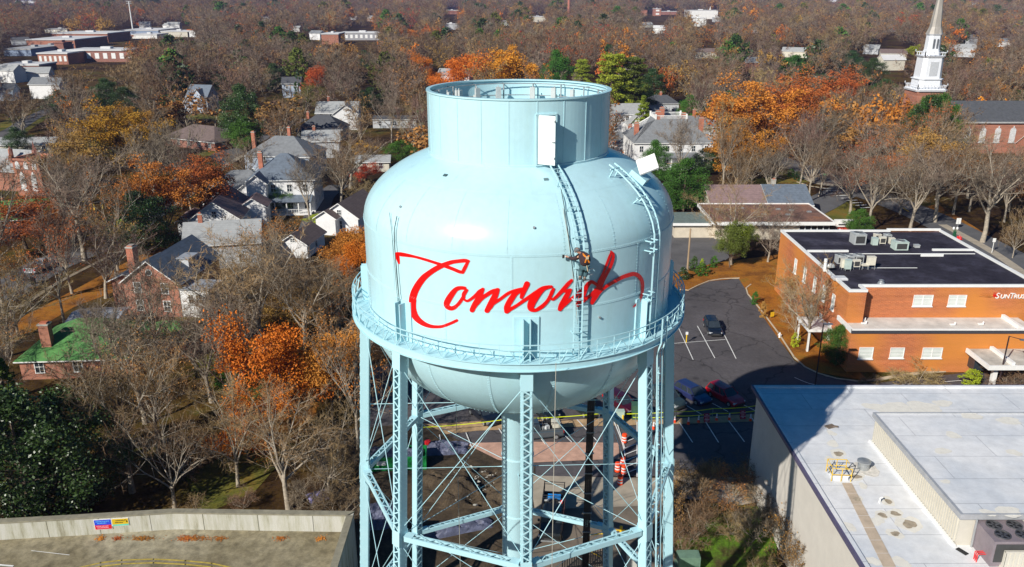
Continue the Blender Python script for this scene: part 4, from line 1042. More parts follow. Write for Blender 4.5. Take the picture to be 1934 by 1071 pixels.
nr_ = MB(); roof(nr_, 20, 10, 5.0, 4.0, 'gable', c=(-13, 5)); nro = nr_.build('roof', [SH_LG, TRIM], ch); chimney(nro, -9, 2, 6, 9.6)
house('chapel_hall', 15, 440, 14, 9, 3.4, 2.6, 20, 'gable', RB2, SH_GREEN, 'brick hall with a grey green roof in front of the gothic church', F=3, dy=2, sight=8)
house('low_hall', 20, 292, 24, 9, 3, 1.4, 4, 'gable', SID_C, SH_LG, 'long low hall with a pale roof behind the gothic church', F=5, dy=4, sight=12, gw=False)
house('cottage', 5, 190, 9, 8, 4.5, 2.5, 10, 'gable', SID_B, SH_DARK, 'blue cottage at the left edge by the pale road', F=2, dy=3, sight=6)

# ---- right side behind the tower
ho, wl, ro = house('white_house', 1183, 252, 11, 9, 6.4, 2.8, 4, 'gable', SID_W, SH_LG, 'white two storey house with a grey roof just right of the ring', fl=2, F=3, dy=6, wings=((2.2,-6.2,6,5,3.6,2.8,'gable',90),), land='the white house by the ring', sight=20)
ho, wl, ro = house('white_house', 1180, 292, 11, 7, 3.4, 2.6, 0, 'hip', SID_W, SH_GREY, 'low white house with dark roofs and an orange chimney right of the dome', F=3, dy=4, chim=((1.6,-1,4,8.0,1.1,.9),), sight=14)
ho, wl, ro = house('mansion', 1268, 318, 21, 17, 7.0, 5.2, 3, 'deck', SID_W, SH_GREY, 'large white mansion with grey hipped roof, roof balustrade and red chimneys', fl=2, F=6, Rr=4, L=4, dy=9, land='the mansion', sight=16, porch=('F', 12, 3, 3.3))
for x, y, z0, z1 in ((-3.6,-3.0,11,14.2),(-1.6,1.0,12,14.6),(3.6,-2.6,11,13.6),(8.0,-4.4,8.2,12.6),(-9,-2,7.6,11.0)): chimney(ro, x, y, z0, z1, 1.2, .9)
mb = MB()
for i in range(28): mb.box((-4.2+8.4*i/27, -3.4, 12.7), (.1,.1,.9)); mb.box((-4.2+8.4*i/27, 3.4, 12.7), (.1,.1,.9))
for i in range(22): mb.box((-4.2, -3.4+6.8*i/21, 12.7), (.1,.1,.9)); mb.box((4.2, -3.4+6.8*i/21, 12.7), (.1,.1,.9))
for y in (-3.4, 3.4): mb.bx((-4.3,y-.08,13.1),(4.3,y+.08,13.25))
for x in (-4.2, 4.2): mb.bx((x-.08,-3.4,13.1),(x+.08,3.4,13.25))
for x in (-4.2, 4.2):
    for y in (-3.4, 3.4): mb.bx((x-.2,y-.2,12.2),(x+.2,y+.2,13.6))
mb.build('balustrade', TRIM, ro)
house('slate_house', 1250, 218, 13, 8, 4.6, 2.6, 0, 'hip', SID_G, SH_DARK, 'dark slate roof with one chimney behind the roof balustrade', F=3, dy=5, chim=((0,0,5,8.2),), sight=10)
house('tan_house', 1185, 150, 9, 8, 6.5, 3, 0, 'gable', SID_C, SH_BROWN, 'tan gabled house showing above the dark pines', fl=2, F=2, dy=3, chim=((4,0,5,12,1.1,1.0),), sight=8)
house('grey_house', 1325, 265, 10, 9, 4.2, 3, 10, 'gable', SID_G, SH_GREY, 'grey house half hidden right of the mansion', F=2, dy=5, chim=((-2,0,5,9),), sight=12)
# brown roofed office
of = empty('office', (50, 150, 0), 0, 'single storey cream office with leaf brown flat roof and grey gabled hall behind', 'office building')
BUILT.append((50, 158, 15)); BUILT.append((36, 154, 8)); SIGHT.append((1270, 0, 1580, 400)); LANDM.append((1430, 420, 'the brown roofed office'))
CREAM = mat('cream_wall', (.60,.53,.42), .85, var=.12, scale=.8)
LEAFROOF = blend3('leafy_flat_roof', [(.35,(.10,.06,.05)),(.5,(.22,.12,.09)),(.68,(.30,.14,.08))], .25, 2.2)
x0, x1, y0, y1 = -12.0, 10.6, -2, 12.5
wl = MB().bx((x0+.6,y0+1.0,0),(x1-.6,y1,3.2)).bx((-19,0,0),(x0+.6,8,2.7)).build('wall', CREAM, of)
ro = MB().bx((x0,y0,3.2),(x1,y1,3.5)).build('roof', LEAFROOF, of)
MB().bx((x0-.1,y0-.12,3.05),(x1+.1,y0,3.72)).bx((x0-.12,y0,3.05),(x0,y1,3.72)).bx((x1,y0,3.05),(x1+.12,y1,3.72)).bx((x0-.1,y1,3.05),(x1+.1,y1+.12,3.72)).build('fascia', TRIM, ro)
an = MB().bx((-19.6,-.4,2.7),(x0-.14,8.4,2.9)).build('annex_roof', mat('annex_felt', (.14,.18,.16), .9, var=.3), of)
MB().bx((-19.8,-.6,2.55),(x0-.14,-.4,3.05)).bx((-19.8,-.4,2.55),(-19.6,8.4,3.05)).build('fascia', TRIM, an)
for i in range(7): window(wl, Matrix.Translation((0,y0+1.0,0)) @ Matrix(((1,0,0,0),(0,-1,0,0),(0,0,1,0),(0,0,0,1))), 2.6+i*1.15 if i > 1 else -7+i*2.2, .7, .95, 1.9, bars=False)
for x, y in ((-9,8),(-4,9),(-1,4),(3,8),(5.4,7.2),(3.6,3.8),(8.5,6)): MB().box((x,y,3.62),(.9,.5,.22)).box((x,y,3.76),(.6,.3,.08)).build('roof_vent', STEEL, ro)
gb = MB(); body(gb, 20, 12, 3.4, 2.8, 'gable', c=(1.0, 18.7)); gb.build('hall_wall', SID_C, of)
gr = MB(); roof(gr, 11, 12, 3.4, 2.8, 'gable', c=(-3.6, 18.7), ov=.4); gr.build('hall_roof', [SH_ROSE, TRIM], of)
gr = MB(); roof(gr, 8.6, 12.2, 3.5, 2.8, 'gable', c=(7.1, 18.7), ov=.4); g2 = gr.build('hall_roof', [SH_SLATE, TRIM], of); chimney(g2, 5.4, 20, 5.2, 6.9, .8, .7, CONC)
tag(g2, 'blue grey half of the hall roof')
# church with white steeple
cb_ = empty('church', (150, 238, 0), 0, 'red brick church with arched white windows and a tall white steeple', 'church')
BUILT.append((118, 238, 7)); BUILT.append((140, 245, 12)); BUILT.append((155, 245, 13)); SIGHT.append((1795, 0, 1990, 268)); SIGHT.append((1705, 0, 1785, 182)); LANDM.append((1860, 262, 'the brick church'))
nv = MB(); body(nv, 52, 16, 9.2, 4.8, 'gable', c=(6, 8)); nvw = nv.build('wall', RB, cb_)
nr_ = MB(); roof(nr_, 52, 16, 9.4, 4.8, 'gable', c=(6, 8), ov=.7); nr_.build('roof', [SH_DARK, TRIM], cb_)
MB().bx((-20.2,-.3,8.7),(32,0,9.25)).bx((-20.2,-.45,9.0),(32,-.3,9.2)).build('cornice', TRIM, nvw)
for i in range(11):
    x = -17.5+i*4.35; m_ = MB(); A = [(x-.85,-.12,3.2),(x+.85,-.12,3.2)]+[(x+.85*math.cos(t), -.12, 6.6+.85*math.sin(t)) for t in [math.pi*k/8 for k in range(9)]]
    m_.poly(A); n = len(A); m_.add(A+[(a,0,c) for a,_,c in A], [(i2,(i2+1)%n,n+(i2+1)%n,n+i2) for i2 in range(n)])
    m_.box((x,-.14,7.65),(.3,.2,.5)).bx((x-1,-.2,3.0),(x+1,0,3.18)); m_.build('window', LEAD, nvw)
an = MB(); body(an, 16, 9, 3.6, 3.4, 'gable', c=(4,-7)); body(an, 9, 7, 3.6, 3.0, 'gable', c=(12,-12)); an.build('annex_wall', RB, cb_)
ar = MB(); roof(ar, 16, 9, 3.6, 3.4, 'gable', c=(4,-7)); roof(ar, 9, 7, 3.7, 3.0, 'gable', c=(12,-12)); ar.build('annex_roof', [SH_DARK, TRIM], cb_)
# steeple: brick shaft, square stage, octagon belfry, spire
sx, sy = -32.5, -1.0
stp = MB().bx((sx-3.9,sy-3.9,0),(sx+3.9,sy+3.9,18.2)).build('steeple', RB, cb_)
def octo(mb, r0, r1, z0, z1, ch=.3, m=0):
    "square with cut corners, lofted"
    def ringp(r, z): c_ = r*(1-ch); return [(sx-c_,sy-r,z),(sx+c_,sy-r,z),(sx+r,sy-c_,z),(sx+r,sy+c_,z),(sx+c_,sy+r,z),(sx-c_,sy+r,z),(sx-r,sy+c_,z),(sx-r,sy-c_,z)]
    A = ringp(r0, z0)+ringp(r1, z1)
    mb.add(A, [(i,(i+1)%8,8+(i+1)%8,8+i) for i in range(8)]+[tuple(range(7,-1,-1)), tuple(range(8,16))], m)
STW = mat('steeple_white', (.72,.74,.78), .55, var=.06)
mb = MB(); octo(mb, 4.3,4.5,18.2,18.7,.16); octo(mb, 4.2,4.2,18.7,18.95,.16); octo(mb, 3.35,3.2,18.95,21.4,.3); octo(mb, 3.5,3.5,21.4,21.65,.3); octo(mb, 3.0,2.85,21.65,27.3,.34)
octo(mb, 3.0,3.35,27.3,27.8,.34); octo(mb, 2.0,1.85,27.8,29.2,.42); octo(mb, 1.75,1.65,29.2,33.2,.42); octo(mb, 1.75,2.0,33.2,33.6,.42)
for r, z, n in ((4.1, 18.95, 9), (3.0, 27.8, 5)):
    for i in range(n+1):
        q = -r+2*r*i/n
        for P_ in ((q,-r),(q,r),(-r,q),(r,q)):
            big_ = i in (0, n); mb.box((sx+P_[0], sy+P_[1], z+.5), (.22 if big_ else .12,)*2+(1.0,))
            if big_: mb.dome((sx+P_[0], sy+P_[1], z+1.2), .2,.2,.32,6,3)
    for s_ in (-1,1): mb.box((sx, sy+s_*r, z+.85), (2*r,.12,.12)); mb.box((sx+s_*r, sy, z+.85), (.12,2*r,.12))
mb.build('steeple_stage', STW, stp)
for s_ in (-1,):
    m_ = MB()
    for x in (-.5,.5): 
        A = [(sx+x-.28,sy-1.82,29.7),(sx+x+.28,sy-1.82,29.7)]+[(sx+x+.28*math.cos(t), sy-1.82, 32.0+.3*math.sin(t)) for t in [math.pi*k/6 for k in range(7)]]; m_.poly(A)
    m_.build('louvre', mat('louvre_dark', (.12,.13,.15), .6), stp)
    MB().bx((sx-1.1,sy-3.05,22.4),(sx+1.1,sy-2.97,26.2)).build('panel', mat('steeple_panel', (.5,.52,.55), .5, var=.1), stp)
mb = MB(); octo(mb, 1.9,1.35,33.6,35.4,.42); octo(mb, 1.35,.05,35.4,50,.42); mb.build('spire', mat('spire_metal', (.40,.37,.33), .5, .2, var=.2, scale=1.5, stretch=(1,1,.1)), stp)

# ---- far town: factories, mills, towers
def far_block(name, px0, px1, pyb, pyt, depth, wm, rm, label, fl=1, nw=0, cat='factory', extra=None, hmin=3):
    a = G(px0, pyb); b_ = G(px1, pyb); Y = a.y; z = max(hmin, AT(px0, pyt, Y).z); cx = (a.x+b_.x)/2; w_ = abs(b_.x-a.x)
    o = empty(name, (cx, Y+depth/2, 0), 0, label, cat, 'buildings of the far town')
    wl = MB().bx((-w_/2,-depth/2,0),(w_/2,depth/2,z)).build('wall', wm, o)
    MB().bx((-w_/2-.5,-depth/2-.5,z),(w_/2+.5,depth/2+.5,z+.8)).bx((-w_*.1,-2,z+.8),(w_*.05,3,z+2.2)).build('roof', rm, o)
    for f in range(fl):
        for i in range(nw): MB().box((-w_/2+(i+.5)*w_/nw, -depth/2-.06, (f+.55)*z/fl), (w_/nw*.5, .12, z/fl*.5)).build('window', TRIM, wl)
    SIGHT.append((px0-2, 0, px1+2, pyb-(pyb-pyt)*.3))
    for e in range(-3, 4): BUILT.append((cx+w_*e/7, Y+depth/2, max(depth/2+2, w_/7*.6)))
    return o
WROOF = mat('pale_roof', (.6,.6,.6), .8, var=.15, scale=.05); GROOF = mat('grey_flat_roof', (.38,.38,.38), .8, var=.2, scale=.1)
BLUEW = mat('blue_cladding', (.25,.32,.45), .6, var=.1)
far_block('factory', 52, 143, 92, 76, 60, RB, WROOF, 'long orange brick factory with a pale roof at upper left', 1, 0)
far_block('factory', 100, 205, 80, 64, 50, RB, WROOF, 'brick factory with pale roof behind the long orange one')
far_block('brick_block', 105, 122, 100, 82, 14, RB2, RB2, 'square dark red brick block rising in front of the long factory', cat='building')
far_block('factory', 74, 130, 122, 102, 26, RB, WROOF, 'brick mill with tall white windows at upper left', 1, 6)
far_block('factory', 131, 255, 117, 96, 24, RB2, WROOF, 'shaded brick mill wing with white roof edge', 1, 8)
far_block('warehouse', 8, 60, 106, 94, 50, BLUEW, GROOF, 'blue grey warehouse left of the brick mill', cat='warehouse')
far_block('warehouse', 55, 92, 100, 90, 40, BLUEW, GROOF, 'smaller grey warehouse beside the blue one', cat='warehouse')
far_block('hall', 0, 75, 135, 124, 20, RB2, WROOF, 'low brick hall with white roof at the left edge', cat='building')
far_block('warehouse', 228, 300, 68, 58, 60, BLUEW, WROOF, 'pale roofed blue warehouse behind the tall light mast', cat='warehouse')
far_block('warehouse', 250, 297, 73, 66, 30, WHITE, WROOF, 'white row of units at the foot of the light mast', 1, 6, cat='warehouse')
far_block('warehouse', 305, 358, 70, 60, 30, SID_C, WROOF, 'cream low warehouse right of the light mast', cat='warehouse')
far_block('warehouse', 355, 378, 70, 57, 25, WHITE, mat('orange_roof', (.5,.16,.06), .8), 'white building with an orange roof far left', cat='building')
far_block('apartment_row', 85, 128, 62, 56, 25, SID_C, GROOF, 'cream row with many windows beyond the factories', 1, 8, cat='building')
far_block('school', 608, 640, 84, 65, 30, RB, WROOF, 'brick school block left of the ring', cat='school')
far_block('school', 641, 725, 76, 63, 30, mat('shaded_panel_wall', (.3,.3,.32), .8), WROOF, 'long grey school wing with white roof left of the ring', 1, 9, cat='school')
far_block('brick_hall', 838, 868, 27, 20, 40, RB, WROOF, 'small brick hall on the far horizon above the orange tree', cat='building')
far_block('pale_building', 835, 868, 56, 46, 20, SID_G, WROOF, 'grey white roofed building above the dark green tree', cat='building')
far_block('brick_building', 1210, 1222, 30, 20, 20, RB, RB, 'orange brick block on the skyline right of the ring', cat='building')
far_block('brick_building', 1235, 1248, 30, 17, 20, RB, WROOF, 'square brick tower block right of the ring', 2, 1, cat='building')
far_block('brick_building', 1249, 1280, 28, 22, 20, RB2, WROOF, 'low brick wing joined to the square tower block', cat='building')
far_block('white_building', 1298, 1355, 36, 20, 30, WHITE, WROOF, 'large white downtown building far right of the ring', 2, 8, cat='building')
far_block('white_building', 1308, 1333, 50, 35, 20, WHITE, WHITE, 'white block in front of the large downtown building', cat='building')
far_block('white_building', 1350, 1365, 42, 34, 20, SID_G, WROOF, 'small pale building right of the white block', cat='building')
far_block('mill', 1000, 1032, 42, 32, 30, SID_C, WROOF, 'pale roofed mill left of the brick chimney stack', cat='factory')
far_block('white_shed', 26, 75, 6, 2, 60, WHITE, WHITE, 'white shed on the horizon at the far left', cat='warehouse')
far_block('white_shed', 1828, 1846, 9, 5, 40, WHITE, WHITE, 'white shed on the horizon at the far right', cat='warehouse')
far_block('white_shed', 1560, 1586, 4, 0, 60, WHITE, WHITE, 'white shed on the horizon left of the spire', cat='warehouse')
for i, (px, py, lab, wm, rm) in enumerate([(1645,102,'pale grey house with porch left of the steeple',SID_G,SH_LG),(1680,132,'flat cream building left of the steeple foot',SID_C,WROOF),(1685,112,'tan low house behind the cream building',SID_C,SH_BROWN),
   (1830,85,'grey house row at upper right',SID_G,SH_GREY),(1890,88,'white gabled house at upper right',SID_W,SH_GREY),(1815,107,'pale roofed shed at upper right',SID_G,SH_LG),(1422,62,'white house on the far right skyline',SID_W,SH_LG),
   (1245,63,'small white shed above the bare crowns',WHITE,WROOF),(1220,52,'pale house on the hill right of the ring',SID_C,SH_LG),(700,40,'white roof among far trees left of the ring',SID_W,SH_LG),(668,38,'pale gable among the far trees',SID_W,SH_LG),
   (505,42,'tiny white house far off at upper left',SID_W,SH_LG),(560,60,'small white cottage in the far trees',SID_W,SH_LG),(600,75,'white house left of the brick school',SID_W,SH_GREY),(68,152,'pale cottage in the trees at left',SID_W,SH_LG),
   (25,155,'white long shed at the left edge',SID_W,SH_LG),(40,85,'grey house left of the factories',SID_G,SH_DARK),(330,55,'white gabled house beyond the warehouses',SID_W,SH_LG),(318,54,'white gabled house left of its twin',SID_W,SH_LG),(275,54,'pale house under the mast',SID_W,SH_LG),
   (1330,110,'brown house among crowns right of the pine',SID_C,SH_BROWN),(1680,60,'grey roof deep in the woods',SID_G,SH_LG),(955,48,'pale roofed house above the ring',SID_W,SH_LG),(862,165,'white gable by the left rim',SID_W,SH_LG),(1415,130,'brick house corner in the woods',RB,SH_GREY),
   (98,185,'white gabled cottage in the dark trees at left',SID_W,SH_GREY),(1500,108,'pale long house left of the dark evergreen',SID_C,SH_LG)]):
    house('far_house', px, py, 11+i%3*3, 8, 4.5+(i%2)*2, 2.6, (i*37) % 60-30, 'gable', wm, rm, lab, F=0, Rr=0, L=0, gw=False, sight=4, group='small houses far off')
# brick stack, light mast, little white spire, monopole
p = G(1074, 34); st_ = MB().tube((0,0,0),(0,0,AT(1074,-6,p.y).z),3.2,2.3,14).tube((0,0,AT(1074,-6,p.y).z),(0,0,AT(1074,-6,p.y).z+1),2.7,2.7,14).build('chimney_stack', CHB); st_.location = (p.x, p.y, 0); tag(st_, 'tall slender brick factory chimney on the skyline', 'chimney'); BUILT.append((p.x,p.y,14)); SIGHT.append((1064,0,1084,31)); SIGHT.append((1333,0,1347,33)); SIGHT.append((244,0,256,60)); SIGHT.append((438,0,446,23))
p = G(252, 64); H_ = AT(247, 3, p.y).z; mo = empty('light_mast', (p.x, p.y, 0), 0, 'tall white stadium light mast at upper left', 'mast')
MB().tube((0,0,0),(0,0,H_),.9,.5,8).build('pole', WHITE, mo); MB().bx((-3,-.4,H_),(3,.4,H_+.6)).bx((-3,-.4,H_-2.2),(3,.4,H_-1.6)).build('lamp_bar', STEEL, mo); BUILT.append((p.x,p.y,8))
p = G(442, 24); MBm = MB().tube((0,0,0),(0,0,AT(442,11,p.y).z),.9,.6,8).box((-2,0,AT(442,12,p.y).z),(5,1,1)).build('mast', WHITE); MBm.location = (p.x, p.y, 0); tag(MBm, 'thin white mast in the far woods at upper left', 'mast')
for px, pyb, pyt, lab in ((1340,34,12,'white church spire before the large downtown building'),(270,34,20,'tiny white spire in the woods at upper left'),(1129,8,-3,'thin white spire tip above the ring')):
    p = G(px, pyb); H_ = AT(px, pyt, p.y).z; q = MB().bx((-2.6,-2.6,0),(2.6,2.6,H_*.45)).tube((0,0,H_*.45),(0,0,H_),2.6,.1,8).build('spire', WHITE); q.location = (p.x, p.y, 0); tag(q, lab, 'spire'); BUILT.append((p.x,p.y,5))
# ------------------------------------------------------------ bank building
BB = brick('bank_brick', (.52,.15,.045), (.42,.115,.035), (.60,.34,.20), .16, patch=(.62,.23,.03))
MEMB = blend3('black_membrane', [(.3,(.014,.012,.022)),(.5,(.03,.027,.04)),(.62,(.05,.047,.07)),(.75,(.13,.12,.13))], .22, 1.3)
X0, X1, Y0, Y1, H = 41.4, 66.0, 95.8, 121.0, 9.5
bk = empty('bank', (50, 100, 0), 0, 'two storey orange brick bank with black flat roof and white edges', 'bank')
def bl(x, y, z=0): return (x-50, y-100, z)
BUILT.append((48, 100, 12)); BUILT.append((58, 100, 12)); BUILT.append((48,114,11)); BUILT.append((60,114,11)); SIGHT.append((1470, 0, 2000, 690)); LANDM.append((1700, 540, 'the brick bank'))
mb = MB(); mb.prism([(41.4-50,94-100),(43.6-50,94-100),(43.6-50,95.8-100),(66-50,95.8-100),(66-50,121-100),(41.4-50,121-100)], 0, H)
wl = mb.build('wall', BB, bk)
lo = MB().bx(bl(41.2,91.2,0), bl(64,95.78,5.3)).build('front_wing', BB, bk)
rf = MB().prism([(41.7-50,94.3-100),(43.3-50,94.3-100),(43.3-50,96.1-100),(65.7-50,96.1-100),(65.7-50,120.7-100),(41.7-50,120.7-100)], H-.3, H+.05).build('roof', MEMB, bk)
def coping(mb, pts, w_=.34, z=H, h=.32):
    for a, b_ in zip(pts[:-1], pts[1:]):
        a = Vector((*a, 0)); b_ = Vector((*b_, 0)); d = (b_-a).normalized()*w_/2; mb.bar((a.x-50-d.x, a.y-100-d.y, z+h/2), (b_.x-50+d.x, b_.y-100+d.y, z+h/2), w_, h)
mb = MB(); coping(mb, [(41.5,94.1),(43.5,94.1)]); coping(mb, [(43.5,94.5),(43.5,95.9)], z=H-.003); coping(mb, [(43.9,95.9),(65.9,95.9)], z=H+.002); coping(mb, [(41.5,94.5),(41.5,120.9)], z=H+.004)
coping(mb, [(41.9,120.9),(58,120.9)]); coping(mb, [(58,121.3),(65.9,121.3)], z=H+.1); coping(mb, [(65.9,96.3),(65.9,120.8)], z=H+.003); coping(mb, [(42,110.4),(47.5,110.4)], .3); coping(mb, [(47.5,109.4),(65,109.4)], .12, h=.14); coping(mb, [(60,111),(65.5,111)], .3); coping(mb, [(45,103.2),(54,103.2)], .1, h=.1); coping(mb, [(57,108.3),(60,108.3)], .14, h=.4)
mb.build('coping', TRIM, rf)
fr = MB().bx(bl(41.3,91.3,5.3), bl(64,95.77,5.42)).build('wing_roof', mat('white_membrane', (.60,.57,.52), .8, var=.18, scale=.8), lo)
mb = MB(); mb.bx(bl(41.15,91.1,5.2), bl(64,91.3,5.75), 1).bx(bl(41.1,91.3,5.2), bl(41.35,95.77,5.76)).bx(bl(61.8,91.3,5.42), bl(62.2,95.7,5.9)).build('coping', [TRIM, mat('dark_gutter', (.05,.05,.06), .6)], fr)
MB().bx(bl(41.15,91.06,5.62), bl(64,91.32,5.78)).build('edge_trim', TRIM, fr)
for x, y in ((43.6,93.6),(43.9,94.7),(54.4,93.2),(58,93.4)): MB().box(bl(x,y,5.55),(.6,.3,.16)).tube(bl(x+.3,y,5.5),bl(x+.3,y,5.85),.09,n=8).build('roof_drain', TRIM, fr)
BLIND = lined('window_blind', (.62,.66,.62), .3, .72)
def bwin(parent, M, x, z, w_, h, bars):
    f = MB(); t = .07
    f.bx((x-w_/2-t,-.02,z-t),(x-w_/2,.08,z+h+t)).bx((x+w_/2,-.02,z-t),(x+w_/2+t,.08,z+h+t)).bx((x-w_/2,-.02,z-t),(x+w_/2,.08,z)).bx((x-w_/2,-.02,z+h),(x+w_/2,.08,z+h+t))
    if bars: f.bx((x-.05,0,z),(x+.05,.07,z+h))
    f.bx((x-w_/2-.15,-.02,z-t-.12),(x+w_/2+.15,.16,z-t))
    for k in (1, 2): f.bx((x-w_/2,0,z+h*k/3-.025),(x+w_/2,.05,z+h*k/3+.025))
    o = f.build('window', TRIM, parent, xf=M); MB().bx((x-w_/2,-.01,z),(x+w_/2,.02,z+h)).build('pane', BLIND, o, xf=M)
MF = Matrix(((1,0,0,0),(0,-1,0,95.8-100),(0,0,1,0),(0,0,0,1))); MFl = Matrix(((1,0,0,0),(0,-1,0,91.2-100),(0,0,1,0),(0,0,0,1))); ML = Matrix(((0,-1,0,41.4-50),(-1,0,0,0),(0,0,1,0),(0,0,0,1)))
bwin(wl, MF, 51.6-50, 7.05, 2.3, 1.35, 1); bwin(wl, MF, 55.9-50, 7.05, 2.1, 1.35, 1)
bwin(lo, MFl, 43.3-50, 1.9, 1.6, 1.4, 0); bwin(lo, MFl, 47.1-50, 2.0, 1.6, 1.25, 0); bwin(lo, MFl, 51.4-50, 2.0, 2.3, 1.25, 1)
for y in (98.2, 101.5, 105): 
    for z in (1.6, 5.6): bwin(wl, ML, -(y-100)-0, z, .8, 2.0, 0)
for y in (109, 113): bwin(wl, ML, -(y-100), 5.6, .8, 2.0, 0)
# small white entrance canopy on the left wall
cn = MB().bx(bl(38.2,97.0,2.9), bl(41.38,101.5,3.25)).build('entrance_canopy', TRIM, bk); MB().bx(bl(38.4,97.2,0), bl(38.6,97.4,2.9)).bx(bl(38.4,101.1,0), bl(38.6,101.3,2.9)).build('post', TRIM, cn)
# drive-through canopy
G1 = bl(57.2, 88.6)
cn = MB().bx(bl(55.6,86.2,2.9), bl(63.5,91.1,3.2)).build('canopy', mat('canopy_roof', (.5,.46,.40), .85, var=.3, scale=.7), bk)
MB().bx(bl(55.4,86.0,2.75), bl(63.5,86.2,3.3)).bx(bl(55.4,86.2,2.75), bl(55.6,91.1,3.3)).bx(bl(58.2,86.3,3.2), bl(58.6,91.0,3.6)).build('fascia', TRIM, cn)
for x in (56.6,): MB().bx(bl(x,86.8,0), bl(x+.5,87.3,2.9)).build('pillar', TRIM, cn)
MB().bx(bl(56,89.8,.9), bl(58.6,91.18,2.5)).build('teller_window', GLASS, cn)
# lettering and emblem
def text(name, body_, size, loc, rot, m, parent=None, ext=.03, align='LEFT', sp=1.0, shear=0):
    cu = bpy.data.curves.new(name, 'FONT'); cu.body = body_; cu.size = size; cu.extrude = ext; cu.align_x = align; cu.space_character = sp; cu.shear = shear
    o = bpy.data.objects.new(name, cu); S.collection.objects.link(o)
    dg = bpy.context.evaluated_depsgraph_get(); me = bpy.data.meshes.new_from_object(o.evaluated_get(dg)); bpy.data.objects.remove(o)
    me.materials.clear(); me.materials.append(m); q = link_obj(name, me, parent); q.location = loc; q.rotation_euler = rot; return q
SGW = mat('sign_white', (.85,.85,.83), .4, var=.02)
sg = MB(); tag_parent = None
sx0 = 60.55
t1 = text('sign_letter', 'S', 1.05, bl(sx0,95.74,8.02), (R(90),0,0), SGW, wl, .05, shear=.15)
text('sign_letter', 'UN', .78, bl(sx0+.62,95.74,8.02), (R(90),0,0), SGW, wl, .05, shear=.15)
text('sign_letter', 'T', 1.05, bl(sx0+1.72,95.74,8.02), (R(90),0,0), SGW, wl, .05, shear=.15)
text('sign_letter', 'RUST', .78, bl(sx0+2.3,95.74,8.02), (R(90),0,0), SGW, wl, .05, shear=.15)
# dark drop backing and rayed sun emblem
e = MB(); cx_, cz_ = sx0-.35, 8.18
ri, k = .22, 13
for i in range(k):
    a = R(10+170*i/k); b_ = R(10+170*(i+.8)/k); mid = (a+b_)/2; ro_ = (1.0 if i < 7 else 1.45+.1*(i-7)) if i < 9 else 1.75
    m_ = 0 if i < 6 else 1
    P_ = lambda t, r: (cx_+math.cos(t)*r*1.0, 95.72-.005*i, cz_+math.sin(t)*r*.72)
    q = [P_(a, ri), P_(mid, ro_), P_(b_, ri)]
    e.add([(p[0]-50, p[1]-100, p[2]) for p in q]+[(p[0]-50, p[1]-100+.05, p[2]) for p in q], [(0,2,1),(0,1,4,3),(1,2,5,4),(2,0,3,5)], m_)
e.build('emblem', [mat('emblem_red', (.75,.02,.01), .4), mat('emblem_orange', (.75,.30,.07), .4)], wl)
# roof plant of the bank: each unit its own thing
UNIT = mat('hvac_grey', (.48,.50,.50), .5, .2, var=.1); UNITG = mat('hvac_green_grey', (.50,.60,.55), .5, .1, var=.1); IVORY = mat('hvac_ivory', (.70,.66,.55), .5, var=.1); GRILLE = mat('grille_dark', (.05,.05,.05), .6)
def hvac(px, py, w_, d, h, m, label, fan=1, side=True, legs=0.0, z=H+.06, rz=0.0, cat='air conditioner'):
    p = G(px, py, z); o = empty('air_conditioner', (p.x, p.y, z), rz, label, cat, 'plant on the bank roof')
    c = MB().bx((-w_/2,-d/2,legs),(w_/2,d/2,legs+h)).bx((-w_/2-.04,-d/2-.04,legs+h),(w_/2+.04,d/2+.04,legs+h+.06)).build('casing', m, o)
    if legs: MB().bx((-w_/2,-d/2,0),(-w_/2+.07,-d/2+.07,legs)).bx((w_/2-.07,-d/2,0),(w_/2,-d/2+.07,legs)).bx((-w_/2,d/2-.07,0),(-w_/2+.07,d/2,legs)).bx((w_/2-.07,d/2-.07,0),(w_/2,d/2,legs)).build('stand', STEEL, o)
    if side: MB().bx((-w_*.38,-d/2-.03,legs+h*.15),(w_*.38,-d/2,legs+h*.85)).build('grille', GRILLE, c)
    if fan:
        f = MB(); f.lathe([(.02,legs+h+.09),(min(w_,d)*.36,legs+h+.09)], 20, 0); f.lathe([(min(w_,d)*.36,legs+h+.06),(min(w_,d)*.36,legs+h+.16),(min(w_,d)*.42,legs+h+.16),(min(w_,d)*.42,legs+h+.06)], 20, 1)
        for k in range(4): a = k*math.pi/2; f.box((math.cos(a)*min(w_,d)*.18, math.sin(a)*min(w_,d)*.18, legs+h+.12), (min(w_,d)*.3,.06,.02), rz=a, m=1)
        f.build('fan', [GRILLE, STEEL], c)
    return o
hvac(1619, 459, 1.7, 1.9, 1.5, UNIT, 'large grey rooftop unit at the back edge of the bank roof', 1)
hvac(1651, 462, .75, .75, 1.0, UNITG, 'slim pale unit left in the rear group on the bank roof', 0, False)
hvac(1656, 452, .9, .8, .8, IVORY, 'ivory box unit at the back of the rear group', 1, True)
hvac(1665, 461, .9, .6, .9, IVORY, 'ivory condenser with dark grille in the rear group', 0, True, .15)
hvac(1675, 454, .9, .9, .9, UNIT, 'round topped grey condenser beside a red pipe', 1)
hvac(1683, 461, .7, .6, .8, IVORY, 'small ivory condenser next to the large green grey unit', 0, True, .1)
hvac(1698, 470, 1.9, 1.5, 1.15, UNITG, 'large green grey unit on a tray in the middle of the bank roof', 1)
hvac(1731, 467, .7, .6, .35, UNIT, 'little grey box with pitched lid at the right of the bank roof', 0, False)
hvac(1586, 496, 1.15, 1.1, 1.0, UNIT, 'left grey fan condenser of the front group', 1)
hvac(1602, 496, 1.1, 1.1, 1.0, UNIT, 'second grey fan condenser from the left in the front group', 1)
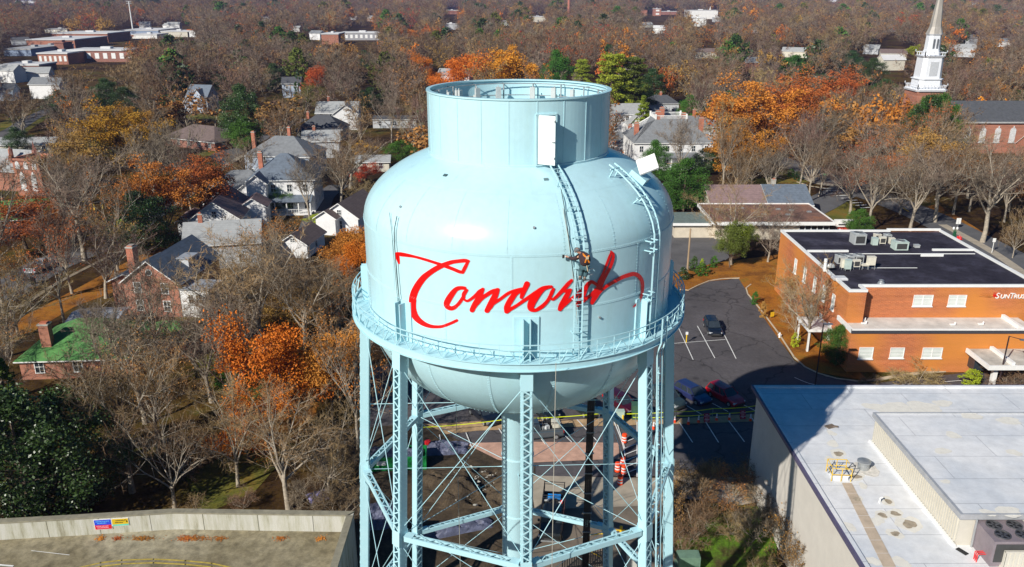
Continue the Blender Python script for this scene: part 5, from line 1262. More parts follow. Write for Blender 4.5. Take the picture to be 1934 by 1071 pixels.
hvac(1605, 500, 1.0, 1.0, .8, UNIT, 'low grey fan condenser between stands in the front group', 1)
hvac(1620, 495, 1.1, 1.1, 1.0, UNIT, 'right grey fan condenser of the front group', 1)
hvac(1592, 508, .7, .6, 1.1, IVORY, 'narrow ivory unit on a stand in the front group', 0, False, .25)
hvac(1600, 511, .75, .5, 1.2, UNITG, 'pale blank unit on a stand in the front group', 0, False, .25)
hvac(1616, 508, .9, .5, .9, IVORY, 'ivory unit with wide dark grille in the front group', 0, True, .35)
hvac(1643, 508, 1.0, .6, 1.1, IVORY, 'ivory unit on tall legs at the right end of the front group', 0, False, .6)
hvac(1632, 508, .9, .7, .12, IVORY, 'low ivory tray stand beside the right end unit', 0, False, .5, cat='stand')
p = G(1560, 512, H+.06); o = empty('satellite_dish', p, 0, 'grey satellite dish with white post at the left edge of the bank roof', 'satellite dish')
MB().tube((-.2,0,0),(-.2,0,1.7),.22,n=12).build('post', TRIM, o); mb = MB(); mb.dome((.55,0,.55),.55,.3,.55,14,4,full=False); mb.build('dish', UNIT, o)
p = G(1585, 527, H+.06); MBo = MB().bx((-.9,-.6,0),(.9,.6,.22)).bx((-.8,-.5,.22),(.8,.5,.3)).build('skylight', mat('skylight_white', (.6,.6,.62), .3)); MBo.location = p; tag(MBo, 'flat white skylight near the front left of the bank roof', 'skylight')
p = G(1664, 536, H+.06); MBo = MB().lathe([(.45,0),(.4,.2),(.25,.35),(.22,.5),(.3,.5),(.02,.62)], 16).build('roof_vent', STEEL); MBo.location = p; tag(MBo, 'shiny conical roof vent at the front edge of the bank roof', 'roof vent')

# ------------------------------------------------------------ white flat roofed building, lower right
ZW = 10.0
WB = mat('pale_stucco', (.62,.58,.52), .85, var=.06, scale=.8)
m, nt, b = _new('white_roof_membrane'); v = _coord(nt)
big = _noise(nt, v, .16, 5, .6); sm = _noise(nt, v, 1.2, 6, .7)
vo = nt.nodes.new('ShaderNodeTexVoronoi'); vo.inputs['Scale'].default_value = .30; nt.links.new(v, vo.inputs['Vector'])
c = _ramp(nt, big, [(.35, (.60,.63,.67)), (.6, (.78,.78,.78))]); ring_ = _ramp(nt, vo.outputs['Distance'], [(0,(.42,.36,.28)),(.10,(.55,.5,.42)),(.16,(.8,.78,.74)),(.2,(1,1,1))])
c = _mix(nt, 1, c, _ramp(nt, sm, [(.3,.86),(.65,1.04)]), 'MULTIPLY')
br_ = nt.nodes.new('ShaderNodeTexBrick'); br_.inputs['Scale'].default_value = 1; br_.inputs['Brick Width'].default_value = 9; br_.inputs['Row Height'].default_value = 2.9; br_.inputs['Mortar Size'].default_value = .035
br_.inputs['Color1'].default_value = (1,1,1,1); br_.inputs['Color2'].default_value = (.96,.96,.97,1); br_.inputs['Mortar'].default_value = (.68,.68,.7,1); nt.links.new(v, br_.inputs['Vector'])
nt.links.new(_mix(nt, 1, c, br_.outputs['Color'], 'MULTIPLY'), b.inputs['Base Color']); b.inputs['Roughness'].default_value = .7
ROOFW = m
wb = empty('white_building', (35, 60, 0), 0, 'large pale building with a stained white flat roof and a raised ribbed box', 'commercial building')
def q_(x, y, z): return (x-35, y-60, z)
MB().bx(q_(22.4,20,0), q_(90,66.9,ZW)).build('wall', WB, wb)
rw_ = MB().bx(q_(22.1,20,ZW), q_(90,67.2,ZW+.12)).build('roof', ROOFW, wb)
MB().bx(q_(21.94,20,ZW-.12), q_(22.12,67.38,ZW+.22)).bx(q_(22.12,67.2,ZW-.12), q_(90,67.38,ZW+.22)).build('edge_trim', mat('edge_dark', (.10,.09,.16), .5), rw_)
MB().bx(q_(22.12,20,ZW+.12), q_(22.4,67.2,ZW+.26)).bx(q_(22.4,66.9,ZW+.12), q_(90,67.2,ZW+.26)).build('edge_kerb', ROOFW, rw_)
RIB = mat('ribbed_cladding', (.55,.52,.45), .6, var=.05)
mb = MB(); mb.bx(q_(28.9,44.4,ZW+.12), q_(90,57.5,12.4))
for i in range(46): y = 44.6+i*.28; mb.bx(q_(28.82,y,ZW+.3), q_(28.9,y+.14,12.3))
up = mb.build('raised_box', RIB, wb)
ur = MB().bx(q_(28.8,44.3,12.4), q_(90,57.6,12.55)).build('upper_roof', ROOFW, up)
MB().bx(q_(28.7,44.18,12.25), q_(28.88,57.7,12.65)).bx(q_(28.88,44.18,12.25), q_(90,44.3,12.65)).bx(q_(28.88,57.6,12.25), q_(90,57.72,12.65)).build('edge_trim', mat('trim_grey', (.45,.46,.48), .5, .3), ur)
MB().bx(q_(28.65,44.2,ZW+.12), q_(28.82,57.5,ZW+.3)).build('flashing', TRIM, up)
MB().tube(q_(29.8,44.15,ZW+.2), q_(29.8,44.15,12.3), .07, n=8).build('downpipe', STEEL, up)
# walkway strip
WALK = mat('walkway_pad', (.50,.40,.30), .85, var=.15, scale=1.5)
P_ = [G(1590,912,ZW+.13), G(1608,912,ZW+.13), G(1692,1071,ZW+.13), G(1668,1071,ZW+.13)]
mb = MB(); n = 7
for i in range(n+2):
    t0, t1 = i/n+.004, (i+1)/n-.004
    a = P_[0].lerp(P_[3], t0); b_ = P_[1].lerp(P_[2], t0); c_ = P_[1].lerp(P_[2], t1); d_ = P_[0].lerp(P_[3], t1)
    mb.add([q_(*a), q_(*b_), q_(*c_), q_(*d_)], [(0,1,2,3)])
    mb.add([tuple(Vector(q_(*p))+Vector((0,0,.03))) for p in (a,b_,c_,d_)], [(3,2,1,0)])
wk = mb.build('walkway_pads', WALK, wb)
# ponding marks where photo shows them: a pale dried rim round a brown silt spot
STN = mat('silt_brown', (.36,.30,.22), .9, var=.35, scale=2.5); RIM = mat('dried_rim', (.72,.69,.62), .85, var=.08, scale=3)
rs_ = random.Random(31); k_s = 0
def blob(cx, cy, rx, ry, z, sd):
    ph = [rs_.uniform(0, 6.28) for _ in range(4)]; out = []
    for i in range(30):
        a = 2*math.pi*i/30; e = 1+.16*math.sin(2*a+ph[0])+.10*math.sin(3*a+ph[1])+.06*math.sin(5*a+ph[2])+.04*math.sin(9*a+ph[3]); out.append(q_(cx+math.cos(a)*rx*e, cy+math.sin(a)*ry*e, z))
    return out
for px, py, w_, hf, br in ((1583,857,14,1.3,1),(1573,838,9,1.6,0),(1571,818,8,1.2,0),(1617,900,15,1.0,1),(1600,884,10,1.2,0),(1618,943,13,.9,1),(1677,947,13,1.1,1),(1666,973,15,1.0,1),(1690,970,17,.8,1),(1717,990,22,1.2,1),(1655,985,15,.8,0),(1690,1008,14,1.1,1),(1600,995,14,1.1,0),(1648,1060,16,.7,0),(1700,1062,18,.8,0),(1690,772,30,.9,0),(1745,771,34,.7,0),(1650,768,18,.8,0),(1780,762,16,.9,0),(1565,868,7,1.6,0),(1630,918,8,1.2,0)):
    p = G(px, py, ZW+.12); sc_ = w_/FPX*(p.y*math.cos(PITCH)+34*math.sin(PITCH)); k_s += 1
    z = ZW+.123+.0012*k_s; MB().poly(blob(p.x, p.y, sc_, sc_*hf, z, k_s)).build('pond_mark', RIM, wb)
    if br: MB().poly(blob(p.x, p.y-.05, sc_*.55, sc_*hf*.5, z+.03, k_s)).build('silt_spot', STN, wb)
for px, py, w_, hf in ((1800,822,14,.8),(1915,855,13,.8),(1867,969,13,.9),(1905,967,26,.6),(1786,910,8,.9),(1780,852,14,.8),(1835,786,22,.5),(1905,795,24,.5)):
    p = G(px, py, 12.55); sc_ = w_/FPX*(p.y*math.cos(PITCH)+31*math.sin(PITCH)); k_s += 1
    MB().poly(blob(p.x, p.y, sc_, sc_*hf, 12.553+.0012*k_s, k_s)).build('pond_mark', RIM, wb)
# hatch with yellow guard rail
p = G(1583, 900, ZW+.12); o = empty('roof_hatch', p, R(-4), 'roof hatch ringed by a yellow and black safety rail', 'roof hatch')
MB().bx((-.55,-.5,0),(.55,.5,.32)).bx((-.6,-.55,.32),(.6,.55,.4)).build('lid', ROOFW, o)
mb = MB()
for z in (.55, 1.07):
    for a, b_ in (((-.7,-.65),(.7,-.65)),((-.7,-.65),(-.7,.65)),((-.7,.65),(.7,.65)),((.7,.65),(.7,.1))): mb.tube((*a,z),(*b_,z),.028,n=6)
for x, y in ((-.7,-.65),(0,-.65),(.7,-.65),(-.7,.65),(0,.65),(.7,.65)): mb.tube((x,y,0),(x,y,1.07),.03,n=6)
mb.build('guard_rail', YEL, o)
MB().tube((.7,.65,.3),(1.15,0,1.0),.025,n=6).tube((.7,-.65,.3),(1.15,0,1.0),.025,n=6).tube((-.7,.1,.2),(-.2,.6,1),.025,n=6).build('gate_bar', BLACK, o)
p = G(1630, 885, ZW+.12); o = empty('exhaust_fan', p, 0, 'round metal exhaust fan on a cracked white patch', 'exhaust fan')
MB().lathe([(.42,0),(.42,.35),(.36,.4),(.36,.55),(.5,.58),(.5,.68),(.3,.76),(.02,.78)], 20).build('housing', STEEL, o)
nr2 = random.Random(3); A = [(math.cos(2*math.pi*i/18)*nr2.uniform(.7,1.25)*1.1+.1, math.sin(2*math.pi*i/18)*nr2.uniform(.7,1.2)*1.0-.05) for i in range(18)]
MB().prism(A, 0.012, .03).build('patch', mat('patch_coating', (.6,.57,.52), .8, var=.25, scale=3), o)
p = G(1661, 949, ZW+.12); v_ = MB().tube((0,0,0),(0,0,.35),.07,n=8).tube((0,0,.35),(.16,0,.42),.06,n=8).build('vent_pipe', WHITE); v_.location = p; tag(v_, 'small white vent pipe standing alone on the white roof', 'vent pipe')
p = G(1568, 806, ZW+.14); v_ = MB().box((0,0,.04),(.8,.5,.07),rz=.4).box((.4,-.1,.1),(.4,.2,.06),rz=-.3).build('debris', mat('old_wood', (.16,.12,.09), .9, var=.4, scale=5)); v_.location = p; tag(v_, 'dark scrap of wood lying on the white roof at the shadow edge', 'debris')
# four-fan unit
p = G(1893, 1050, ZW+.12); o = empty('rooftop_unit', (p.x, p.y, ZW+.12), 0, 'big purplish grey rooftop chiller with four dark fans', 'air conditioner')
cs = MB().bx((-1.5,-1.15,.25),(1.5,1.15,1.95)).bx((-1.4,-1.05,0),(1.4,1.05,.25)).build('casing', mat('chiller_grey', (.24,.20,.22), .5, .1, var=.12), o)
MB().bx((-1.35,-1.19,.45),(1.35,-1.15,1.75)).build('coil', GRILLE, cs)
for x in (-.65,.65):
    for y in (-.5,.5):
        f = MB(); f.lathe([(.02,1.965),(.42,1.965)], 20, 0, c=(x,y)); f.lathe([(.42,1.95),(.42,2.04),(.48,2.04),(.48,1.95)], 20, 1, c=(x,y))
        for k in range(5): a = k*2*math.pi/5+.3; f.box((x+math.cos(a)*.2, y+math.sin(a)*.2, 1.99), (.36,.13,.015), rz=a, m=1)
        f.build('fan', [BLACK, mat('fan_steel', (.13,.13,.14), .4, .5)], cs)
pp = MB()
for k in range(3): pp.tube((-1.5,-.6+.15*k,.6), (-2.0,-.6+.15*k,.6), .03, n=6); pp.tube((-2.0,-.6+.15*k,.6),(-2.0,-.6+.15*k,-.0),.03,n=6)
pp.build('pipework', RED, o)
p = G(1862, 1040, ZW+.12); s_ = MB()
for i in range(14): s_.bx((.0+i*.3,-1.9,0),(.17+i*.3,-1.82,1.35)); 
s_.bx((0,-1.86,0),(4.2,-1.78,1.3)).bx((-.05,-1.93,1.3),(4.3,-1.75,1.38)).bx((-.05,-1.9,0),(.03,-.7,1.35))
so_ = s_.build('screen_fence', RIB); so_.location = p; tag(so_, 'ribbed cream screen fence in front of the chiller', 'fence')
p = G(1817, 1042, ZW+.13); s_ = MB().bx((-.35,-.16,0),(.35,.16,.05)).build('grate', DARK); s_.location = p; s_.rotation_euler = (0,0,R(-62)); tag(s_, 'dark slot grate at the foot of the ribbed wall', 'grate')

# ------------------------------------------------------------ concrete parking deck, lower left
ZP, ZD = 6.0, 4.4
pg = empty('parking_garage', (-30, 45, 0), 0, 'concrete parking garage roof deck with a tall stained parapet wall', 'parking garage')
def g_(x, y, z): return (x+30, y-45, z)
PC = mat('parapet_concrete', (.44,.42,.36), .85, var=.0, scale=1)
m, nt, b = _new('stained_parapet'); v = _coord(nt, (1,1,.12)); st1 = _noise(nt, v, 1.6, 6, .75); v2 = _coord(nt)
wv, ob_ = wallvec(nt); bt = nt.nodes.new('ShaderNodeTexBrick'); bt.inputs['Scale'].default_value = 1; bt.inputs['Brick Width'].default_value = 4.2; bt.inputs['Row Height'].default_value = 50; bt.inputs['Mortar Size'].default_value = .03
bt.inputs['Color1'].default_value = (1,1,1,1); bt.inputs['Color2'].default_value = (.93,.93,.93,1); bt.inputs['Mortar'].default_value = (.25,.25,.22,1); nt.links.new(wv, bt.inputs['Vector'])
c = _mix(nt, 1, _ramp(nt, st1, [(.32,(.22,.20,.13)),(.45,(.42,.41,.33)),(.6,(.52,.51,.46))]), bt.outputs['Color'], 'MULTIPLY'); nt.links.new(c, b.inputs['Base Color']); b.inputs['Roughness'].default_value = .9
STP = m
DECK = blend3('deck_concrete', [(.3,(.13,.10,.06)),(.45,(.23,.195,.12)),(.6,(.32,.28,.19)),(.75,(.38,.35,.26))], .09, 1.4)
o1 = [G(-140,988,ZP), G(150,972,ZP), G(330,961,ZP), G(668,966,ZP)]
inn = [Vector((p.x, p.y-.42, 0)) for p in o1]; inn[-1].x -= .42
MB().prism([(p.x+30, p.y-45) for p in inn[::-1]]+[(inn[0].x+30, 5-45), (inn[-1].x+30, 5-45)], 0, ZD).build('deck', DECK, pg)
mb = MB()
ot = [(p.x+30, p.y-45) for p in o1]; it = [(p.x+30, p.y-45) for p in inn]
for i in range(3): mb.prism([ot[i], ot[i+1], it[i+1], it[i]], ZD-.0 if False else 0.0, ZP-.12)
mb.prism([(ot[3][0], ot[3][1]), (it[3][0], it[3][1]), (it[3][0], 5-45), (ot[3][0], 5-45)], 0, ZP-.12)
pw = mb.build('parapet', STP, pg)
cp = MB(); e_ = .06
for i in range(3): 
    a0, a1 = Vector((*ot[i],0)), Vector((*ot[i+1],0)); b1, b0 = Vector((*it[i+1],0)), Vector((*it[i],0))
    cp.prism([(a0.x,a0.y+e_),(a1.x+(e_ if i==2 else 0),a1.y+e_),(b1.x,b1.y-e_),(b0.x,b0.y-e_)], ZP-.12, ZP)
cp.prism([(ot[3][0]+e_, it[3][1]-e_), (it[3][0]-e_, it[3][1]-e_), (it[3][0]-e_, 5-45), (ot[3][0]+e_, 5-45)], ZP-.12, ZP+.001)
cp.build('coping', mat('coping_concrete', (.24,.22,.16), .9, var=.25, scale=1.5), pw)
BUILT.append((-20, 45, 8)); LANDM.append((330, 985, 'the concrete wall'))
mb = MB()
for k in range(4): mb.bx((ot[3][0]+.005, ot[3][1]-8-k*6.5, 1.2), (ot[3][0]+.05, ot[3][1]-3.5-k*6.5, 3.6))
mb.build('opening', BLACK, pg)
# deck markings
def dline(pts, w_, m): 
    Q = []; P2 = [G(*p, ZD+.01) for p in pts]; mb = MB()
    for a, b_ in zip(P2[:-1], P2[1:]):
        d = (b_-a).normalized(); n = Vector((-d.y, d.x, 0))*w_/2; a = a-d*.05; b_ = b_+d*.05
        z = ZD+.012; mb.add([(p.x+30, p.y-45, z) for p in (a-n, b_-n, b_+n, a+n)], [(0,1,2,3)]); 
    mb.build('deck_marking', m, pg)
YP = mat('faded_yellow_paint', (.45,.33,.05), .8, var=.35, scale=3)
c1 = [(150,1072),(190,1063),(230,1058),(290,1056),(350,1059),(400,1064),(450,1075)]
dline(c1, .13, YP); dline([(x, y+7) for x, y in c1], .13, YP); dline([(-10,1066),(24,1069)], .15, PAINT)
dline([(60,1040),(130,1048)], .05, PAINT)
# fallen leaves in heaps along the wall
rl = random.Random(9)
for k, (px, w_) in enumerate(((222,10),(270,26),(365,40),(350,18),(415,14),(530,12),(605,10),(190,10))):
    c = G(px, 1017, ZD+.02); mb = MB()
    for i in range(20+w_*5):
        x = c.x+rl.gauss(0, w_*.018); y = c.y+rl.gauss(0,.16); a = rl.uniform(0, 3.14); s_ = .07; z = ZD+.02+rl.random()*.05
        d = Vector((math.cos(a)*s_, math.sin(a)*s_, rl.uniform(-.02,.02))); n = Vector((-d.y, d.x, rl.uniform(-.02,.02)))
        mb.add([Vector((x,y,z))-d, Vector((x,y,z))+n*.6, Vector((x,y,z))+d, Vector((x,y,z))-n*.6], [(0,1,2,3)])
    tag(mb.build('fallen_leaves', LF['rust']), 'fallen brown leaves heaped along the concrete wall', 'leaves', kind='stuff')
# signs on the parapet
def wall_sign(pxa, pya, pxb, pyb, h, cols, label, texts, name='sign'):
    a = G(pxa, pya, 0); Z1 = ZP-.28
    def onwall(px):
        d = ray(px, 975); # intersect with the parapet's inner face
        for i in range(3):
            A, B = inn[i], inn[i+1]
            t = (A.x*(B.y-A.y)-A.y*(B.x-A.x))/(d.x*(B.y-A.y)-d.y*(B.x-A.x)); x = d.x*t
            if A.x-.01 <= x <= B.x+.01 or i == 2: return Vector((x, d.y*t, 0))
    A = onwall(pxa); B = onwall(pxb); d = (B-A).normalized(); w_ = (B-A).length; n = Vector((d.y, -d.x, 0))
    o = empty(name, A+n*.05+Vector((0,0,Z1-h)), math.atan2(d.y, d.x), label, 'sign')
    MB().bx((-.03,0,-.03),(w_+.03,.04,h+.03)).build('board', TRIM, o); z = 0
    mb = MB(); 
    for f, m_ in cols: mb.bx((0,-.012,z),(w_,-.001,z+h*f),len(mb.mi) and cols.index((f,m_)) or 0); z += h*f
    mb.build('panel', [m_ for f, m_ in cols], o)
    rt = random.Random(len(label))
    for k_t, (m_, zz, n_) in enumerate(texts):     # rows too small to read in the photo: short strokes in its colours
        q_m = MB(); x = w_*(.5-n_*.045); 
        for i in range(n_): wl_ = w_*rt.uniform(.05,.10); q_m.bx((x,-.02,h*zz),(x+wl_*.8,-.013,h*(zz+.09+rt.random()*.03))); x += wl_*1.15
        q_m.build('lettering', m_, o)
    if 'arrow' in label:
        q_m = MB(); ca = (w_*.82, h*.62)
        for i in range(9): t0, t1 = math.pi*(1.0-i/8), math.pi*(1.0-(i+1)/8); q_m.bar((ca[0]+.11*math.cos(t0),-.018,ca[1]+.12*math.sin(t0)),(ca[0]+.11*math.cos(t1),-.018,ca[1]+.12*math.sin(t1)),.04,.01,up=(0,1,0))
        q_m.add([(ca[0]+.04,-.018,ca[1]),(ca[0]+.18,-.018,ca[1]),(ca[0]+.11,-.018,ca[1]-.12)],[(0,2,1),(0,1,2)]); q_m.build('arrow', BLACK, o)
BLU = mat('sign_blue', (.02,.06,.62), .5, var=.02); REDS = mat('sign_red', (.6,.01,.02), .5, var=.02); YES = mat('sign_yellow', (.62,.42,.01), .5, var=.03); TEAL = mat('sign_teal', (.12,.55,.42), .5); SKYB = mat('sign_lightblue', (.1,.4,.85), .5); PNK = mat('sign_pink', (.8,.3,.4), .5)
wall_sign(176, 985, 208, 984, .85, [(.45,REDS),(.55,BLU)], 'blue and red notice board on the concrete wall', [(SKYB,.78,9),(SKYB,.60,7),(PNK,.28,9),(PNK,.12,8)])
wall_sign(210, 984, 241, 982, .62, [(.22,TEAL),(.78,YES)], 'yellow and teal parking direction sign with curved arrow on the concrete wall', [(BLACK,.70,6),(BLACK,.42,7)])
# ------------------------------------------------------------ vehicles
def lerp(a, b_, t): return a+(b_-a)*t
def loft(mb, secs, m=0, caps=True):
    n = len(secs[0]); V = [p for s_ in secs for p in s_]
    F = [(j*n+i, j*n+(i+1)%n, (j+1)*n+(i+1)%n, (j+1)*n+i) for j in range(len(secs)-1) for i in range(n)]
    if caps: F += [tuple(range(n-1, -1, -1)), tuple(range((len(secs)-1)*n, len(secs)*n))]
    return mb.add(V, F, m)
def carpaint(name, c): return mat(name, c, .28, .25, .03, 1.0, .6, coat=.8)
def vehicle(kind, px, py, px2, py2, col, label, cat='car', L=4.6, W=1.86, Hh=1.68, group='parked cars', extras=None, scene_z=0.0):
    "rear at the first photo point, front at the second"
    a = G(px, py, .4); b_ = G(px2, py2, .4); c = (a+b_)/2; d = (b_-a); ang = math.atan2(d.y, d.x)
    o = empty({'suv': 'parked_car', 'wagon': 'parked_car', 'pickup': 'pickup_truck'}[kind], (c.x, c.y, scene_z), ang, label, cat, group)
    cp = carpaint('paint_'+col[0], col[1]); h = W/2
    belt = Hh*.60; hood = belt*1.0 if kind != 'wagon' else belt*.97
    def sec(x, zl, zt, hw, rnd=.12, top=.9):
        return [(x,-hw*.93,zl),(x,-hw,zl+.15),(x,-hw,zt-rnd),(x,-hw*top,zt),(x,0,zt+.03),(x,hw*top,zt),(x,hw,zt-rnd),(x,hw,zl+.15),(x,hw*.93,zl)]
    mb = MB(); r = -L/2; f = L/2
    if kind == 'pickup':
        S_ = [sec(r,.5,belt*.98,h*.95),sec(r+.08,.35,belt,h),sec(-.35,.28,belt,h),sec(.2,.28,belt,h),sec(f-1.5,.28,belt*1.04,h),sec(f-.6,.28,belt*1.0,h*.98),sec(f-.15,.3,belt*.92,h*.93),sec(f,.4,belt*.78,h*.86)]
    else:
        S_ = [sec(r,.45,belt*.85,h*.86),sec(r+.12,.3,belt*.98,h*.95),sec(r+.6,.25,belt,h),sec(0,.22,belt,h),sec(f-1.35,.22,hood,h),sec(f-.55,.22,hood*.93,h*.97),sec(f-.14,.25,hood*.82,h*.88),sec(f,.35,hood*.62,h*.76)]
    loft(mb, S_); body_ = mb.build('body', cp, o, smooth=False)
    if kind == 'pickup':
        q = MB(); q.bx((r+.14,-h+.14,belt*.6+.02),(-.38,h-.14,belt*.62)); 
        q = MB().bx((r+.1,-h+.1,belt+.035),(-.42,h-.1,belt+.045), 0); q.build('bed_floor', DARK, body_)
        q = MB().bx((r,-h*.97,belt),(-.36,-h*.86,belt+.14)).bx((r,h*.86,belt),(-.36,h*.97,belt+.14)).bx((r,-h*.86,belt),(r+.1,h*.86,belt+.14)).build('bed_rail', cp, body_)
        gx0, gx1, gt0, gt1 = -.4, f-1.45, -.2, f-2.15
    else: gx0, gx1, gt0, gt1 = r+.1, f-1.28, r+.45, f-2.05
    gl = MB(); k = h*.93; kt = h*.76; z0, z1 = belt-.01, Hh-.05
    gl.add([(gx0,-k,z0),(gx1,-k,z0),(gx1+.12,0,z0),(gx1,k,z0),(gx0,k,z0),(gt0,-kt,z1),(gt1,-kt,z1),(gt1+.06,0,z1),(gt1,kt,z1),(gt0,kt,z1)],
           [(0,1,6,5),(1,2,7,6),(2,3,8,7),(3,4,9,8),(4,0,5,9),(5,6,7,8,9)])
    gl.build('windows', GLASS, o)
    rf_ = MB(); loft(rf_, [[(x,-kt*e,Hh-.06),(x,-kt*.85*e,Hh),(x,0,Hh+.025),(x,kt*.85*e,Hh),(x,kt*e,Hh-.06)] for x, e in ((gt0-.06,.96),(gt0+.3,1.03),((gt0+gt1)/2,1.04),(gt1-.1,1.03),(gt1+.03,.97))])
    n_p = 4
    for s_ in (-1, 1):
        for t in ((0,0),(.36,.34),(.68,.70),(1,1)) if kind != 'pickup' else ((0,0),(.5,.5),(1,1)):
            rf_.bar((lerp(gx0,gx1,t[0]), s_*k*1.005, z0), (lerp(gt0,gt1,t[1]), s_*kt*1.01, z1), .09, .05, up=(0,1,0))
    rf_.build('roof', cp, o)
    for s_ in (-1, 1):
        for x in (r+.82, f-.88):
            wh = MB(); wh.tube((x, s_*(h-.22), .34), (x, s_*(h+.01), .34), .345, n=18).build('wheel', DARK, o).name
            wo = o.children[-1] if False else [q for q in o.children if q.name.startswith('wheel')][-1]
            rm = MB(); rm.tube((x, s_*(h+.005), .34), (x, s_*(h+.03), .34), .2, n=12); rm.build('rim', STEEL, wo)
        MB().bx((f-.2, s_*h*.86-.16, hood*.60), (f-.05, s_*h*.70+.16, hood*.76)).build('headlight', mat('lamp_clear', (.7,.72,.74), .1, .3), o)
        MB().bx((r-.02, s_*h*.84-.12, belt*.68), (r+.12, s_*h*.84+.12, belt*.94)).build('tail_light', mat('lamp_red', (.6,.01,.01), .2), o)
        MB().bx((gx1-.35, s_*(h+.01), belt-.02), (gx1-.18, s_*(h+.2), belt+.14)).build('mirror', cp, o)
    MB().bx((f-.1,-h*.5,.38),(f+.02,h*.5,hood*.55)).build('grille', GRILLE, o)
    MB().bx((f-.12,-h*.82,.3),(f+.05,h*.82,.44)).bx((r-.05,-h*.85,.36),(r+.1,h*.85,.5)).build('bumper', DARK if kind != 'pickup' else STEEL, o)
    if extras: extras(o)
    return o
vehicle('suv', 1339, 608, 1353, 634, ('black', (.012,.016,.025)), 'black SUV parked alone beyond the white bay lines')
vehicle('wagon', 1284, 733, 1333, 760, ('navy', (.03,.04,.13)), 'dark blue hatchback left of the red SUV behind the yellow tape', L=4.7, Hh=1.6)
vehicle('suv', 1345, 736, 1396, 764, ('red', (.42,.008,.02)), 'red SUV parked right of the dark blue hatchback')
vehicle('suv', 1238, 742, 1284, 768, ('teal_grey', (.04,.06,.06)), 'dark grey green car half hidden behind the right tower leg')
vehicle('wagon', 1152, 750, 1196, 776, ('maroon', (.07,.004,.012)), 'maroon car seen under the tank beside the green cabinet', Hh=1.55)
vehicle('suv', 1082, 756, 1122, 785, ('dark_green', (.012,.025,.022)), 'dark green car under the tank left of the black cable bundle')
vehicle('suv', 1006, 762, 1044, 790, ('black_green', (.015,.022,.022)), 'blackish car under the tank just right of the riser pipe')
vehicle('suv', 900, 772, 930, 797, ('black', (.012,.016,.025)), 'black car in the dark row under the tank left of the riser pipe')
def cargo(o):
    MB().bx((-2.5,-.5,1.1),(-1.7,.5,1.75)).build('cargo_box', mat('cargo_cream', (.6,.58,.48), .6), o)
    mb = MB(); rr = random.Random(2)
    for i in range(9): mb.box((rr.uniform(-1.5,-.6), rr.uniform(-.6,.6), 1.25+rr.random()*.2), (.4,.3,.35), rz=rr.random()*3, m=i % 2)
    mb.build('load', [mat('load_white', (.5,.52,.52), .7), DARK], o)
    mb = MB()
    for x in (-2.3,-.5):
        for y in (-.85,.85): mb.tube((x,y,1.05),(x,y,2.0),.03,n=6)
        mb.tube((x,-.85,2.0),(x,.85,2.0),.03,n=6)
    for y in (-.85,.85): mb.tube((-2.3,y,2.0),(.9,y,2.05),.03,n=6)
    mb.build('rack', BLACK, o)
vehicle('pickup', 1059, 815, 965, 822, ('steel_blue', (.07,.10,.12)), 'steel grey pickup with a cream box in its bed, seen side on under the tank', 'pickup truck', L=5.6, W=1.95, Hh=1.85, extras=cargo, group='pickup trucks')
def rackt(o):
    mb = MB()
    for x in (-2.75,-.6):
        for y in (-.9,.9): mb.tube((x,y,1.1),(x,y,2.45),.035,n=6)
        mb.tube((x,-.95,2.45),(x,.95,2.45),.035,n=6); mb.tube((x,-.9,2.2),(x,.9,2.2),.025,n=6)
    for y in (-.9,.9): mb.tube((-2.8,y,2.45),(1.4,y,2.4),.035,n=6)
    mb.build('rack', BLACK, o)
    MB().bx((-2.3,-.55,1.2),(-1.9,.6,1.5)).build('cooler', mat('blue_tarp', (.02,.25,.7), .5), o)
    mb = MB(); rr = random.Random(5)
    for i in range(14): mb.box((rr.uniform(-1.8,-.5), rr.uniform(-.75,.7), 1.2+rr.random()*.15), (.35,.12,.1), rz=rr.random()*3, m=i % 3)
    mb.build('load', [DARK, STEEL, mat('load_white', (.5,.52,.52), .7)], o)
    MB().dome((-1.25,.75,1.45),.14,.14,.18,8,4).build('helmet', RED, o)
vehicle('pickup', 1048, 937, 1038, 1030, ('charcoal', (.014,.017,.018)), 'black pickup with a steel ladder rack and blue cooler, nose towards the tower foot', 'pickup truck', L=6.0, W=2.0, Hh=1.9, extras=rackt, group='pickup trucks')
vehicle('pickup', 60, 514, 92, 497, ('silver_white', (.5,.5,.52)), 'silver white pickup parked on the shaded street at left', 'pickup truck', L=5.8, W=2.0, Hh=1.85, group='pickup trucks')
vehicle('wagon', 1250, 424, 1276, 416, ('white', (.75,.75,.75)), 'white car showing beside the right edge of the tank by the office', L=4.4)

# ------------------------------------------------------------ cones, drums, boards, tape
ORG = mat('safety_orange', (.95,.07,.008), .5, var=.03); REFL = mat('reflective_white', (.8,.8,.8), .4)
def cone():
    o = empty('traffic_cone', (0,0,0)); MB().bx((-.2,-.2,0),(.2,.2,.04)).build('base', BLACK, o)
    MB().lathe([(.17,.04),(.115,.42)], 14).build('body', ORG, o); MB().lathe([(.115,.42),(.09,.56)],14).lathe([(.083,.60),(.07,.70)],14).lathe([(.09,.56),(.083,.60)],14,1).lathe([(.07,.70),(.05,.9),(.01,.91)],14,0).build('collar', [REFL, ORG], o); return o
CN = [(1274,799,'leftmost cone, on the sandy strip beside the right tower leg'),(1300,802,'cone between the leftmost one and the blue car'),(1319,799,'cone just left of the left red board'),(1353,795,'cone right of the left red board'),(1377,794,'cone left of the right red board'),
      (1417,796,'cone right of the right red board'),(1435,789,'cone touching the white building'),(1234,811,'cone seen between the right tower legs')]
c0 = cone()
